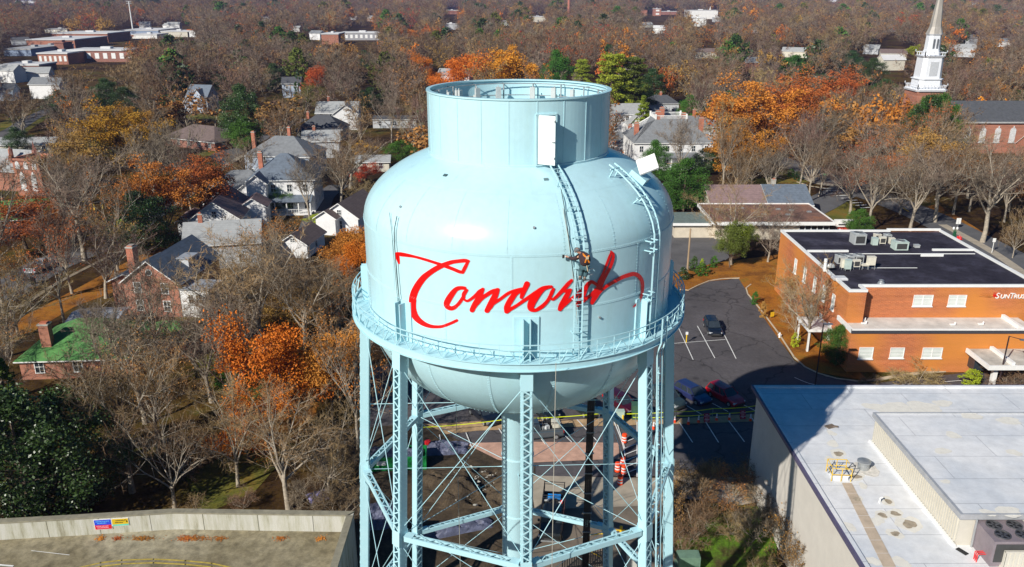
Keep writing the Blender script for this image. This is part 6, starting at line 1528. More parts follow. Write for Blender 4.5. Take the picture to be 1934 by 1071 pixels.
for i, (px, py, lab) in enumerate(CN):
    o = c0 if i == 0 else copy_tree(c0); p = G(px, py); place(o, p, 0, 'orange and white '+lab); tag(o, cat='traffic cone', group='traffic cones along the sandy strip')
def drum():
    o = empty('traffic_drum', (0,0,0)); MB().lathe([(.36,0),(.36,.07),(.29,.09)], 20).build('base', BLACK, o)
    b_ = MB()
    for z0, z1, m_ in ((.09,.32,0),(.32,.46,1),(.46,.62,0),(.62,.76,1),(.76,1.0,0)): b_.lathe([(.285-.03*z0,z0),(.285-.03*z1,z1)], 20, m_)
    b_.lathe([(.255,1.0),(.2,1.04),(.01,1.05)], 20, 0).build('body', [ORG, REFL], o); return o
DR = [(1179,836,'drum standing alone above the others'),(1166,891,'drum at the left of the three close together'),(1176,879,'drum at the back of the three close together'),(1178,895,'drum at the right of the three close together'),(1171,916,'lowest drum, nearest the tower foot')]
d0 = drum()
for i, (px, py, lab) in enumerate(DR):
    o = d0 if i == 0 else copy_tree(d0); place(o, G(px, py), 0, 'orange and white striped '+lab); tag(o, cat='traffic drum', group='striped traffic drums')
MARO = mat('board_maroon', (.45,.01,.03), .5, var=.03)
for px, py, lab in ((1334,798,'maroon notice board with white lines standing between cones, the left of two'),(1402,792,'maroon notice board with white lines, the right of two')):
    p = G(px, py); o = empty('notice_board', p, R(6), lab, 'sign', 'notice boards'); MB().box((0,0,.55),(.62,.03,1.0), M=Matrix.Rotation(R(-16),3,'X')).build('board', MARO, o)
    mb = MB(); 
    for s_ in (-.25,.25): mb.bar((s_,.3,0),(s_,.06,.95),.03)
    mb.build('leg', BLACK, o)
    Mr = Matrix.Rotation(R(-16),4,'X')
    rt = random.Random(px)
    for z, n_, hh in ((.88,3,.045),(.72,6,.05),(.50,4,.045),(.34,5,.05),(.18,3,.045)):
        q_m = MB(); x = -n_*.045
        for i in range(n_): wl_ = rt.uniform(.06,.11); q_m.box((x+wl_/2,-.02,z-.5),(wl_,.006,hh)); x += wl_+.015
        q = q_m.build('lettering', REFL, o); q.rotation_euler = (R(-16),0,0); q.location = (0,0,.55)
TAPE = mat('caution_tape', (.75,.85,.02), .5, var=.05)
def tape(pts, zs, label):
    mb = MB(); P_ = [G(px, py) + Vector((0,0,z)) for (px, py), z in zip(pts, zs)]
    for a, b_ in zip(P_[:-1], P_[1:]):
        k = 8
        for i in range(k):
            f0, f1 = i/k, (i+1)/k; s0 = -.25*4*f0*(1-f0)*.5; s1 = -.25*4*f1*(1-f1)*.5
            mb.bar(a.lerp(b_, f0)+Vector((0,0,s0)), a.lerp(b_, f1)+Vector((0,0,s1)), .012, .085)
    tag(mb.build('barrier_tape', TAPE), label, 'barrier tape', 'yellow tape round the work area')
tape([(800,826),(960,810),(1130,800),(1272,796),(1345,790),(1430,784)], [1.2]*6, 'yellow barrier tape strung behind the sandy strip, upper strand')
tape([(1195,800),(1276,797),(1350,792),(1428,787)], [.75]*4, 'yellow barrier tape behind the cones, lower strand')
for k, (px, py) in enumerate(((960,811),(1131,801),(1200,801),(1276,798),(1345,792),(1429,786))):
    p = G(px, py); o = MB().tube((0,0,0),(0,0,1.3),.03,n=6).build('stake', STEEL); o.location = p
    tag(o, ['thin tape stake left of the riser pipe','thin tape stake behind the black cable bundle','thin tape stake by the green cabinet','thin tape stake beside the leftmost cone','thin tape stake behind the left maroon board','thin tape stake against the white building'][k], 'stake', 'stakes carrying the tape')
# ------------------------------------------------------------ small fixtures on the ground
def simple(name, px, py, mb, m, label, cat, rz=0, z=0.0, group=None):
    o = mb.build(name, m); o.location = G(px, py, z) if z == 0 else G(px, py, z); o.rotation_euler = (0,0,rz); return tag(o, label, cat, group)
simple('bollard', 1176, 802, MB().tube((0,0,0),(0,0,1.1),.1,n=12).dome((0,0,1.1),.1,.1,.08,12,3), YEL, 'yellow bollard beside the pale green cabinet', 'bollard')
simple('cabinet', 1170, 799, MB().bx((-.45,-.3,0),(.45,.3,1.5)).bx((-.48,-.33,1.5),(.48,.33,1.56)).bx((-.02,-.31,.1),(.02,-.3,1.4)), mat('cabinet_pale', (.40,.52,.44), .5), 'pale green utility cabinet under the tank right of the cable bundle', 'utility cabinet')
simple('cabinet', 1203, 790, MB().bx((-.6,-.5,0),(.6,.5,1.7)).bx((-.64,-.54,1.7),(.64,.54,1.8)), mat('cabinet_green', (.05,.12,.07), .5), 'dark green utility cabinet behind the right tower leg', 'utility cabinet')
simple('transformer', 1298, 1072, MB().bx((-.95,-.8,0),(.95,.8,.2)).bx((-.85,-.7,.2),(.85,.3,1.5)).add([(-.85,.3,1.5),(.85,.3,1.5),(.85,.7,1.1),(-.85,.7,1.1),(-.85,.3,.2),(.85,.3,.2),(.85,.7,.2),(-.85,.7,.2)],[(0,1,2,3),(3,2,6,7),(0,3,7,4),(1,5,6,2)]).bx((-.02,-.71,.25),(.02,-.7,1.4)), mat('transformer_green', (.13,.22,.16), .55, var=.2), 'green electrical transformer box on the bright grass', 'transformer')
p = G(1296, 648); o = empty('meter_post', p, 0, 'yellow post with white sign box standing at the bay lines', 'post')
MB().tube((0,0,0),(0,0,1.25),.08,n=10).build('post', YEL, o); MB().bx((-.16,-.08,1.25),(.16,.08,1.6)).build('box', WHITE, o)
simple('hydrant', 1472, 638, MB().tube((0,0,0),(0,0,.6),.14,.13,12).dome((0,0,.6),.15,.15,.15,10,4).tube((-.25,0,.42),(.25,0,.42),.07,n=8).tube((0,0,.7),(0,0,.82),.05,n=6), WHITE, 'white fire hydrant at the kerb', 'fire hydrant')
p = G(1458, 601); o = empty('small_sign', p, R(20), 'small yellow board beside the path at the car park edge', 'sign'); MB().bx((-.3,-.02,.25),(.3,.02,.95)).build('board', YEL, o); MB().tube((-.28,0,0),(-.28,0,.95),.02,n=5).build('post', STEEL, o)
def pole(px, py, ptop, r, m, label, name='utility_pole', cat='utility pole', extra=None):
    p = G(px, py); H_ = AT(px, ptop, p.y).z; o = empty(name, p, 0, label, cat); MB().tube((0,0,0),(0,0,H_),r,r*.75,8).build('pole', m, o)
    if extra: extra(o, H_)
    return o
WOODP = mat('pole_wood', (.36,.26,.16), .9, var=.2, scale=2, stretch=(1,1,.15)); DPOLE = mat('dark_bronze', (.035,.02,.02), .5)
pole(1297, 527, 432, .17, WOODP, 'tall bare timber pole by the car park shrubs right of the tank')
def armx(o, H_):
    MB().bx((-1.4,-.06,H_-.8),(1.4,.06,H_-.65)).build('crossarm', WOODP, o); MB().tube((-.45,-.3,H_-2.4),(-.45,-.3,H_-1.2),.28,n=12).build('transformer_can', mat('can_grey', (.5,.52,.52), .5), o)
pole(1268, 352, 303, .16, STEEL, 'grey utility pole with transformer can right of the dome', extra=armx)
def arm2(o, H_): MB().bx((-1.9,-.07,H_-.5),(1.9,.07,H_-.3)).build('crossarm', WOODP, o)
pole(536, 205, 168, .2, WOODP, 'utility pole with crossarm in the trees left of the columnar evergreen', extra=arm2)
pole(551, 193, 160, .2, WOODP, 'utility pole with crossarm beside the narrow blue house', extra=arm2)
pole(630, 182, 142, .2, WOODP, 'utility pole behind the large white gabled house', extra=arm2)
pole(1337, 440, 400, .15, WOODP, 'leaning timber pole among the russet branches behind the office', extra=None)
pole(1470, 300, 250, .15, STEEL, 'white metal pole in the orange oak row')
pole(240, 400, 300, .12, WOODP, 'thin pole by the street behind the round magnolia')
def lamp1(o, H_):
    MB().tube((0,0,H_),(1.2,-.3,H_-.25),.04,n=6).build('arm', DPOLE, o); MB().box((1.55,-.4,H_-.3),(.9,.4,.12), rz=-.2).build('lamp_head', mat('lamp_grey', (.2,.2,.22), .4, .4), o)
pole(1884, 735, 635, .10, DPOLE, 'dark lamp post leaning over the bank canopy roof', 'street_lamp', 'street lamp', lamp1)
def lamp2(o, H_): MB().box((.5,0,H_),(1.0,.35,.1)).build('lamp_head', mat('lamp_grey', (.2,.2,.22), .4, .4), o)
pole(1535, 760, 612, .09, DPOLE, 'slim dark lamp post rising behind the white roof beside the bank shrub', 'street_lamp', 'street lamp', lamp2)
GRN = mat('festive_green', (.01,.10,.04), .5)
def lamp3(o, H_):
    for s_ in (-.32,.32): MB().dome((s_,0,H_+.25),.2,.2,.3,10,5).build('globe', mat('lamp_globe', (.75,.75,.72), .3), o)
    MB().bx((-.4,-.05,H_-.1),(.4,.05,H_)).build('crossbar', GRN, o)
    mb = MB(); rr = random.Random(4)
    for i in range(260): 
        z = rr.uniform(.3,H_-.3); a = rr.uniform(0,6.28); mb.box((.2*math.cos(a),.2*math.sin(a),z),(.12,.12,.12),rz=a)
    mb.build('garland', GRN, o)
    mb = MB()
    for k in range(9):
        a = 2*math.pi*k/9; q = Vector((.75+.75*math.cos(a), -.3, H_-1.7+.85*math.sin(a))); c_ = Vector((.75,-.35,H_-1.7)); n_ = Vector((-math.sin(a),0,math.cos(a)))*.2
        mb.add([c_, c_.lerp(q,.55)+n_, q, c_.lerp(q,.55)-n_, c_.lerp(q,.5)+Vector((0,-.12,0))], [(0,1,4),(1,2,4),(2,3,4),(3,0,4),(0,3,2,1)])
    mb.build('poinsettia', RED, o)
pole(1796, 478, 434, .12, GRN, 'green street lamp with twin globes, garland and big red flower', 'street_lamp', 'street lamp', lamp3)
def sgn(w_, h_, m_):
    def f(o, H_): MB().bx((-w_/2,-.03,H_-h_),(w_/2,.03,H_)).build('board', m_, o)
    return f
pole(1873, 478, 450, .06, WHITE, 'white sign post on the orange leaves by the right street', 'road_sign', 'sign', sgn(.55,.7,WHITE))
pole(1808, 432, 412, .05, STEEL, 'small white road sign below the brown bare tree', 'road_sign', 'sign', sgn(.9,1.2,WHITE))
pole(1556, 350, 328, .06, STEEL, 'green street name sign at the junction', 'road_sign', 'sign', sgn(1.6,.4,mat('road_green',(.01,.35,.15),.5)))
pole(227, 430, 414, .06, STEEL, 'lime green warning sign at the street corner beside the magnolia', 'road_sign', 'sign', sgn(1.2,1.2,mat('lime_sign',(.45,.9,.01),.5)))
for px, py, pt, lab in ((158,382,366,'yellow guard post by the brick church, tallest of three'),(179,396,386,'yellow guard post, left of the low pair'),(195,396,386,'yellow guard post, right of the low pair')):
    pole(px, py, pt, .18, YEL, lab, 'guard_post', 'post')
simple('trash_bin', 64, 537, MB().bx((-.35,-.35,0),(.35,.35,1.0)).bx((-.38,-.38,1.0),(.38,.42,1.1)), BLACK, 'black wheeled bin at the kerb below the silver pickup', 'trash bin', .5)
# monument sign behind the bank
p = G(1603, 436); o = empty('monument_sign', p, 0, 'long low white sign on a planter of red flowers behind the bank', 'sign')
MB().bx((-3.1,-.25,.9),(3.1,.25,2.3)).build('board', WHITE, o); MB().bx((-.1,-.3,1.05),(2.7,-.25,2.0)).bx((-2.3,-.3,1.2),(-.5,-.25,1.45)).build('panel', BLACK, o)
MB().prism([(3.2*math.cos(a),1.4*math.sin(a)) for a in [2*math.pi*i/20 for i in range(20)]],0,.55).build('planter', TRIM, o)
mb = MB(); rr = random.Random(6)
for i in range(240): a = rr.uniform(0,6.28); r_ = rr.random()**.5; mb.box((3.0*r_*math.cos(a),1.25*r_*math.sin(a),.6),(.18,.18,.18),rz=a)
mb.build('flowers', mat('flower_red', (.45,.05,.02), .8), o)
# fences
def picket(name, pts, h, m, label, step=.22, cat='fence'):
    P_ = [G(*p) for p in pts]; b0 = P_[0]; mb = MB(); rl_ = MB(); ps = []
    for a, b_ in zip(P_[:-1], P_[1:]):
        a = a-b0; b_ = b_-b0; d = b_-a; L = d.length; n = int(L/step)
        for i in range(n): q = a+d*i/n; mb.box((q.x,q.y,h/2),(step*.42,.03,h), rz=math.atan2(d.y,d.x))
        for z in (.25*h,.8*h): rl_.bar(a+Vector((0,.03,z)), b_+Vector((0,.03,z)), .04, .08)
        for i in range(int(L/2.4)+1): q = a+d*min(1,i*2.4/L); ps.append(MB().box((q.x,q.y+.08,h*.53),(.1,.1,h*1.06)))
    o = empty(name, b0, 0, label, cat); mb.build('pickets', m, o); rl_.build('rail', m, o); [q.build('post', m, o) for q in ps]
FW = mat('fence_pale', (.55,.50,.38), .8, var=.15); FG = mat('fence_grey', (.32,.29,.25), .9, var=.2)
picket('picket_fence', [(306,628),(372,628),(440,630)], 1.0, FW, 'pale picket fence by the small bright lawn left of the bare trees', .35)
picket('picket_fence', [(190,846),(250,846),(330,843),(400,838),(470,833),(530,832)], 1.1, FG, 'weathered grey picket fence across the orange leaves', .3)
picket('board_fence', [(345,216),(405,214)], 1.7, FG, 'grey board fence below the blue grey house', .4)
IRON = mat('iron_black', (.015,.015,.017), .5)
picket('iron_fence', [(1062,1083),(1110,1075),(1150,1070)], 1.9, IRON, 'black iron fence at the tower foot under the front struts', .18)
p = G(1125, 1045); o = empty('safety_frame', p, R(8), 'yellow pipe safety frame beside the cable bundle', 'barrier')
MB().tube((-.7,0,0),(-.7,0,1.9),.06,n=8).tube((.7,0,0),(.7,0,1.9),.06,n=8).tube((-.7,0,1.9),(.7,0,1.9),.06,n=8).tube((-.7,0,1.1),(.7,0,1.1),.05,n=8).tube((-.7,0,.4),(.2,-.9,.3),.05,n=8).build('frame', YEL, o)
simple('bollard', 1172, 1018, MB().tube((0,0,0),(0,0,1.25),.13,n=12).dome((0,0,1.25),.13,.13,.08,12,3).tube((-.8,0,.9),(.9,0,.9),.05,n=6), YEL, 'yellow bollard with a cross bar in front of the right back leg', 'bollard')
simple('cabinet', 1192, 1075, MB().bx((-.4,-.35,0),(.4,.35,1.5)).bx((-.45,-.4,1.5),(.45,.4,1.62)), mat('cabinet_white', (.5,.5,.46), .6), 'white electrical cabinet inside the iron fence', 'utility cabinet')
# dumpster, tarps, debris
p = G(745, 880); o = empty('dumpster', p, R(4), 'green dumpster piled with grey sacks behind the left tower legs', 'dumpster')
MB().bx((-3.2,-1.1,.15),(3.2,-1.0,1.6)).bx((-3.2,1.0,.15),(3.2,1.1,1.6)).bx((-3.2,-1,.15),(-3.1,1,1.6)).bx((3.1,-1,.15),(3.2,1,1.6)).bx((-3.1,-1,.1),(3.1,1,.2)).build('body', mat('dumpster_green', (.01,.22,.05), .5, var=.2), o)
MB().bx((-1.6,-1.13,.8),(-.7,-1.105,1.25)).build('label', WHITE, o)
TARP = mat('tarp_bluegrey', (.09,.10,.16), .6, var=.35, scale=2.5)
def lump(name, px, py, sx_, sy_, sz_, m, label, seed, cat='tarp', parent=None, rz=0, nx=22, ny=14):
    nr_ = random.Random(seed); mb = MB(); V = []
    for j in range(ny+1):
        for i in range(nx+1):
            u, v_ = i/nx*2-1, j/ny*2-1; e = max(0, 1-abs(u)**2.4)*max(0, 1-abs(v_)**2.4)
            z = e**.5*sz_*(.55+.75*mnoise.noise(Vector((u*2.2+seed, v_*2.2, 1)))+.35*mnoise.noise(Vector((u*6, v_*6+seed, 2))))
            V.append((u*sx_+.15*mnoise.noise(Vector((u*3,v_*3,seed)))*sx_, v_*sy_, max(0, z)+.012))
    mb.add(V, [(j*(nx+1)+i, j*(nx+1)+i+1, (j+1)*(nx+1)+i+1, (j+1)*(nx+1)+i) for j in range(ny) for i in range(nx)])
    q = mb.build(name, m, parent)
    if not parent: q.location = G(px, py); q.rotation_euler = (0,0,rz); tag(q, label, cat)
    return q
from mathutils import noise as mnoise
q = lump('sacks', 0, 0, 2.9, .95, 1.2, TARP, '', 3, parent=o); q.location = (0,0,1.1)
lump('tarp', 860, 1000, 3.4, 1.0, 1.0, TARP, 'crumpled blue grey tarpaulin in the shadow at the tower foot', 7, rz=.32)
lump('tarp', 830, 850, 3.0, 1.3, 1.1, TARP, 'grey blue covered heap behind the left back leg', 8, rz=.1)
lump('tarp', 728, 975, 1.6, 2.2, .9, TARP, 'dark blue sheet heaped between the left tower legs', 12, rz=.1)
lump('tarp', 602, 938, 1.0, .9, .35, mat('tarp_violet', (.24,.22,.45), .6, var=.3), 'small violet blue sheet lying in the dark thicket', 10, rz=.5)
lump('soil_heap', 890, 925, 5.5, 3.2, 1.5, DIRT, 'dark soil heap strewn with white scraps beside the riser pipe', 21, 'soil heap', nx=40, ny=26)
simple('red_drum', 808, 848, MB().lathe([(.3,0),(.3,.95),(.02,.96)], 14), RED, 'red drum beside the covered heap behind the left tower legs', 'drum')
mb = MB(); rr = random.Random(15)
for i in range(170):
    c_ = rr.choice([(812,907,1.0),(868,915,1.6),(915,905,1.4),(905,930,1.2),(845,950,1.2),(890,955,1.0),(820,965,1.2),(740,960,1.5)]); p = G(c_[0], c_[1])
    x, y = p.x+rr.gauss(0,c_[2]*.7), p.y+rr.gauss(0,c_[2]*.5); s_ = rr.uniform(.03,.17); z = .1+rr.random()*.9
    a, b2 = rr.uniform(0,6.28), rr.uniform(-.5,.5)
    zz_ = z if 850 < c_[0] < 930 else .08; MM = Matrix.Rotation(a,3,'Z')@Matrix.Rotation(b2*1.6,3,'X'); mb.poly([Vector((x,y,zz_))+MM@Vector((math.cos(t)*s_*rr.uniform(.5,1.6), math.sin(t)*s_*rr.uniform(.4,1.2), rr.uniform(-.05,.05))) for t in [6.283*q/6 for q in range(6)]])
tag(mb.build('scraps', mat('scrap_white', (.42,.40,.34), .8, var=.3)), 'white plastic and paper scraps strewn over the dark soil', 'debris', kind='stuff')
o = MB()
for k in range(24): a, b_ = 2*math.pi*k/24, 2*math.pi*(k+1)/24; o.tube((.55*math.cos(a),.4*math.sin(a),.05),(.55*math.cos(b_),.4*math.sin(b_),.05),.035,n=5)
o = o.build('hose_coil', mat('hose_tan', (.35,.28,.15), .7)); o.location = G(929,1034); tag(o, 'ring of tan hose lying near the foot of the riser pipe', 'hose')
# ropes and cables on and under the tank
ROPE = mat('rope_black', (.02,.04,.045), .7); ROPEL = mat('rope_pale', (.42,.40,.34), .7)
def wpt(px, py, off): p = on_tank(px, py, off); return Vector((p.x+TX, p.y+TY, p.z))
def rope(pts, off, r, m, label): tag(MB().path([wpt(a, b_, off) for a, b_ in pts], r, 5).build('rope', m), label, 'rope', 'ropes hanging on the tower')
rope([(739,403),(744,440),(749,500),(755,570),(760,640)], .12, .012, ROPE, 'thin straight cord left of the big letter C')
rope([(754,410),(750,430),(750,465),(754,520),(758,560),(761,640)], .15, .022, ROPE, 'thick dark rope crossing the tail of the letter C')
rope([(1048,318),(1056,345),(1063,385),(1070,430),(1075,470),(1080,510),(1087,550),(1092,585)], .14, .02, ROPE, 'dark rope running down the tank just left of the worker')
rope([(1062,395),(1072,450),(1079,500),(1085,560),(1089,610)], .10, .012, ROPEL, 'pale cord beside the dark rope left of the worker')
for px, Y_, z0, z1, lab in ((1047.5, 35.0, 1.0, 27.6, 'long pale rope hanging straight down from the walkway right of the front leg'),(857, 50.5, .5, 20.5, 'long pale rope hanging left of the riser pipe')):
    x_ = (px-967)/FPX*(Y_*math.cos(PITCH)+20*math.sin(PITCH)); tag(MB().tube((x_,Y_,z0),(x_,Y_,z1),.018,n=5).build('rope', ROPEL), lab, 'rope', 'ropes hanging on the tower')

# ------------------------------------------------------------ the worker
def cyl(px, py, r):
    d = ray(px, py); ox, oy = -TX, -TY; A = d.x**2+d.y**2; B = 2*(ox*d.x+oy*d.y); C = ox*ox+oy*oy-r*r
    s_ = (-B-math.sqrt(B*B-4*A*C))/(2*A); return Vector((d.x*s_, d.y*s_, CAMZ+d.z*s_))
WBASE = cyl(1103, 524, 9.25)
wk_ = empty('person', WBASE, 0, 'worker in dark jacket with orange harness leaning from the tank ladder to reach left', 'person')
def skin(name, pts, edges, m, parent, lv=2, root=0):
    me = bpy.data.meshes.new(name); me.from_pydata([tuple(Vector(p[:3])) for p in pts], edges, []); me.materials.append(m)
    o = link_obj(name, me, parent); md = o.modifiers.new('skin', 'SKIN'); md.use_smooth_shade = True
    for i, p in enumerate(pts): sv = me.skin_vertices[0].data[i]; sv.radius = (p[3], p[4] if len(p) > 4 else p[3]); sv.use_root = (i == root)
    s_ = o.modifiers.new('sub', 'SUBSURF'); s_.levels = s_.render_levels = lv; return o
J = {k: cyl(*v)-WBASE for k, v in dict(pel=(1104,501,9.34), bel=(1105,495,9.40), che=(1103,484,9.42), nec=(1096.5,478.5,9.34), hed=(1091,474.5,9.28), top=(1088.5,468.5,9.27),
   ls=(1096,483,9.24), le=(1083.5,489.3,9.10), lw=(1073.5,485.6,8.95), lh=(1069.5,484.6,8.9), rs=(1109.5,484,9.5), re=(1112,492.5,9.30), rw=(1105.5,492.5,9.05), rh=(1103,491,9.02),
   lhp=(1100.5,503,9.28), lk=(1097,512.5,9.12), la=(1096,522.5,9.3), lt=(1093.5,524.5,9.1), rhp=(1107.5,503,9.38), rk=(1106.5,513.5,9.16), ra=(1104.5,524,9.32), rt=(1102,526.5,9.12)).items()}
def P3(k, r, r2=None): return (*J[k], r, r2 or r)
SKIN = mat('skin', (.45,.24,.16), .6, var=.05)
pts = [P3('pel',.13),P3('bel',.13),P3('che',.15),P3('nec',.06),P3('hed',.09,.10),P3('top',.07),P3('ls',.065),P3('le',.05),P3('lw',.035),P3('lh',.035),P3('rs',.065),P3('re',.05),P3('rw',.035),P3('rh',.035),P3('lhp',.09),P3('lk',.065),P3('la',.045),P3('lt',.035),P3('rhp',.09),P3('rk',.065),P3('ra',.045),P3('rt',.035)]
ed = [(0,1),(1,2),(2,3),(3,4),(4,5),(2,6),(6,7),(7,8),(8,9),(2,10),(10,11),(11,12),(12,13),(0,14),(14,15),(15,16),(16,17),(0,18),(18,19),(19,20),(20,21)]
hand_dir = (J['lh']-J['lw']).normalized(); up_ = Vector((0,0,1)); side_ = hand_dir.cross(up_).normalized(); hu = side_.cross(hand_dir)
for f in range(4):
    b_ = J['lh']+hu*(.03-.02*f)+hand_dir*.02; n0 = len(pts); L = (.075,.085,.08,.06)[f]
    pts += [(*b_,.010,.010), (*(b_+hand_dir*L*.6),.009,.009), (*(b_+hand_dir*L*.85+side_*.03),.008,.008)]; ed += [(9,n0),(n0,n0+1),(n0+1,n0+2)]
n0 = len(pts); tb = J['lw'].lerp(J['lh'],.6)+hu*.035; pts += [(*tb,.011,.011),(*(tb+hand_dir*.05+hu*.03),.010,.010)]; ed += [(9,n0),(n0,n0+1)]
body_o = skin('body', pts, ed, SKIN, wk_)
hd = MB(); hc = J['hed']+Vector((-.0,0,.03)); fdir = Vector((-.75,.6,-.25)).normalized()
JACK = mat('jacket_dark', (.045,.025,.03), .9, var=.3, scale=12); JEAN = mat('jeans_teal', (.05,.11,.13), .9, var=.35, scale=10); HOOD = mat('hood_grey', (.13,.14,.15), .9, var=.2, scale=10); HARN = mat('harness_orange', (.9,.28,.02), .6, var=.05)
jp = [P3('pel',.23,.18),P3('bel',.26,.21),P3('che',.28,.21),P3('nec',.12),P3('ls',.135),P3('le',.10),P3('lw',.065),P3('rs',.14),P3('re',.11),P3('rw',.065)]
skin('jacket', jp, [(0,1),(1,2),(2,3),(2,4),(4,5),(5,6),(2,7),(7,8),(8,9)], JACK, wk_)
tp = [P3('pel',.19,.17),P3('lhp',.155),P3('lk',.125),P3('la',.105),P3('rhp',.155),P3('rk',.125),P3('ra',.105)]
skin('trousers', tp, [(0,1),(1,2),(2,3),(0,4),(4,5),(5,6)], JEAN, wk_)
for s_ in ('l', 'r'): skin('boot', [P3(s_+'a',.08),(*(J[s_+'a']+Vector((0,0,-.09))),.085,.085),(*(J[s_+'t']+Vector((0,0,-.06))),.05,.05)], [(0,1),(1,2)], mat('boot_grey', (.10,.09,.08), .8), wk_)
skin('hood', [(*(hc+Vector((0,0,-.09))),.10,.10),(*hc,.165,.165),(*(hc+Vector((0,0,.10))),.15,.15),(*(hc+fdir*.15+Vector((0,0,.08))),.07,.10)], [(0,1),(1,2),(1,3)], HOOD, wk_)
mb = MB(); mb.dome(hc+fdir*.13+Vector((0,0,-.03)), .05,.05,.07, 8, 4); mb.box(hc+fdir*.175+Vector((0,0,-.01)), (.03,.03,.05)); mb.build('face', SKIN, wk_)
# harness straps over the back
dv = (-J['che']-WBASE+Vector((0,0,0))); outw = Vector((math.sin(R(20)), -math.cos(R(20)), .25)).normalized()
def strap(keys, w_=.055): 
    Pp = [k_+outw*.245 for k_ in keys]; m2 = MB()
    for a, b_ in zip(Pp[:-1], Pp[1:]): m2.bar(a, b_, w_, .03, up=outw)
    return m2
ct = (J['che']+J['bel'])/2+Vector((0,0,.08)); sh_l = J['ls']+Vector((.02,0,.05)); sh_r = J['rs']+Vector((-.02,0,.05))
hb = MB()
for q in ([sh_l, ct, J['bel']+Vector((.10,0,-.02))], [sh_r, ct, J['bel']+Vector((-.10,0,-.02))], [J['nec'], ct]):
    s2_ = strap(q); hb.v, hb.f, hb.mi = hb.v+s2_.v, hb.f+[tuple(len(hb.v)+i for i in f) for f in s2_.f], hb.mi+s2_.mi
hb.build('harness', HARN, wk_)
MB().box(ct+outw*.30, (.13,.07,.13)).tube(J['pel']+outw*.25, J['pel']+outw*.27+Vector((.05,0,-.28)), .025, n=6).build('buckle', mat('buckle_tan', (.5,.42,.28), .6), wk_)
tl = empty('paint_tool', cyl(1066,484.5,8.86), 0, 'small dark tool held in the outstretched hand of the worker', 'tool')
MB().box((-.05,0,0),(.10,.06,.16)).build('head', DARK, tl); MB().tube((0,0,0), (.14,-.04,.0), .012, n=6).build('handle', STEEL, tl)
cq = cyl(1108,508,9.1); o = empty('step_bracket', cq, R(18), 'row of small white rung steps behind the worker on the ladder', 'bracket')
MB().box((.12,0,0),(.42,.12,.05)).box((.14,0,-.28),(.34,.12,.05)).box((.02,0,-.55),(.24,.1,.04)).build('step', WHITE, o)
# ------------------------------------------------------------ the trees one can pick out
random.seed(5)
def T(kind, px, py, ptop, pw, label, **kw):
    if kind in ('magnolia','holly','columnar','cedar_pine','cedar_green','pine','pine_green','orangeA','orangeB','gold','rustfull','redfull','limefull','ochrethin') and py < 900:
        SIGHT.append((px-pw*.36, 0, px+pw*.36, ptop+(py-ptop)*.5))
    return treep(kind, px, py, ptop, pw, label, **kw)
GB = 'bare trees in the yards'; GO = 'orange and rust autumn trees'; GE = 'evergreen trees'; GS = 'bare shrubs'
# --- left foreground
T('columnar_pine', 8, 945, 640, 95, 'tall dark conifer at the left edge beside the green roofed house', name='cedar_tree', group=GE)
T('magnolia', 70, 1010, 745, 320, 'big glossy dark evergreen leaning over the concrete wall, bottom left', name='magnolia_tree', group=GE)
T('magnolia', 150, 960, 740, 190, 'glossy dark evergreen just behind the largest one, right of it', name='magnolia_tree', group=GE)
T('bareA', 275, 800, 560, 250, 'bare grey tree with pale limbs right of the green roofed house', group=GB)
T('bareD_brown', 250, 930, 640, 240, 'bare tree with tangled reddish twigs behind the concrete wall, right of the evergreens', group=GB)
T('bareC', 330, 960, 720, 230, 'low dense bare tree close behind the concrete wall signs', group=GB)
T('bareA_purple', 400, 760, 560, 210, 'purplish bare tree between the green roofed house and the orange tree', group=GB)
T('bareB', 450, 920, 690, 140, 'dark forked bare tree on the sunlit grass behind the concrete wall', group=GB)
T('bareB', 545, 962, 725, 215, 'bare tree with pale forked trunk standing at the middle of the concrete wall', group=GB)
T('bareC_tan', 620, 940, 745, 170, 'bare tan tree beside the leftmost leg of the water tower', group=GB)
T('orangeA', 548, 815, 600, 160, 'orange leaved tree nearest the left side of the water tower, the left of two', group=GO)
T('rustfull', 628, 790, 622, 125, 'orange leaved tree touching the left legs of the water tower, the right of two', group=GO)
T('orangeA', 470, 870, 745, 130, 'low glowing orange tree in front of the picket fence', group=GO)
T('bareB', 500, 665, 420, 240, 'large spreading bare tan tree in front of the small white garage', group=GB)
T('bareC_tan', 430, 640, 460, 170, 'bare tan tree left of the large spreading one', group=GB)
T('bareB', 625, 640, 480, 110, 'slender bare tree with white branches between garage and tower', group=GB)
T('bronzefull', 560, 640, 545, 110, 'bronze leaved low tree under the spreading bare tree', group=GO)
T('rustfull', 668, 520, 425, 100, 'rust orange tree against the left edge of the tank', group=GO)
T('orangeA', 672, 540, 450, 70, 'bright orange tree peeping from behind the tank and walkway', group=GO)
T('bareA', 200, 720, 560, 120, 'thin bare tree rising at the back edge of the green roof', group=GB)
T('bareA', 300, 700, 470, 160, 'bare pale tree in front of the brick house with the round window', group=GB)
T('bareD', 160, 492, 280, 220, 'tall bare tree with thick dark trunk beside the street and white pickup', group=GB)
T('bareD', 8, 590, 300, 190, 'massive bare tree with pale trunk at the left edge by the street', group=GB)
T('magnolia', 272, 480, 362, 120, 'round dark magnolia on the street corner above the brick chimney', name='magnolia_tree', group=GE)
T('rustfull', 50, 470, 375, 150, 'spreading rust leaved tree at the left edge across the street', group=GO)
T('rustthin', 120, 470, 400, 90, 'small rust leaved tree beside the tall dark trunk', group=GO)
T('bareA', 300, 400, 235, 140, 'bare white limbed tree by the street corner behind the magnolia', group=GB)
T('bareD', 345, 395, 215, 110, 'tall slim bare tree right of the street', group=GB)
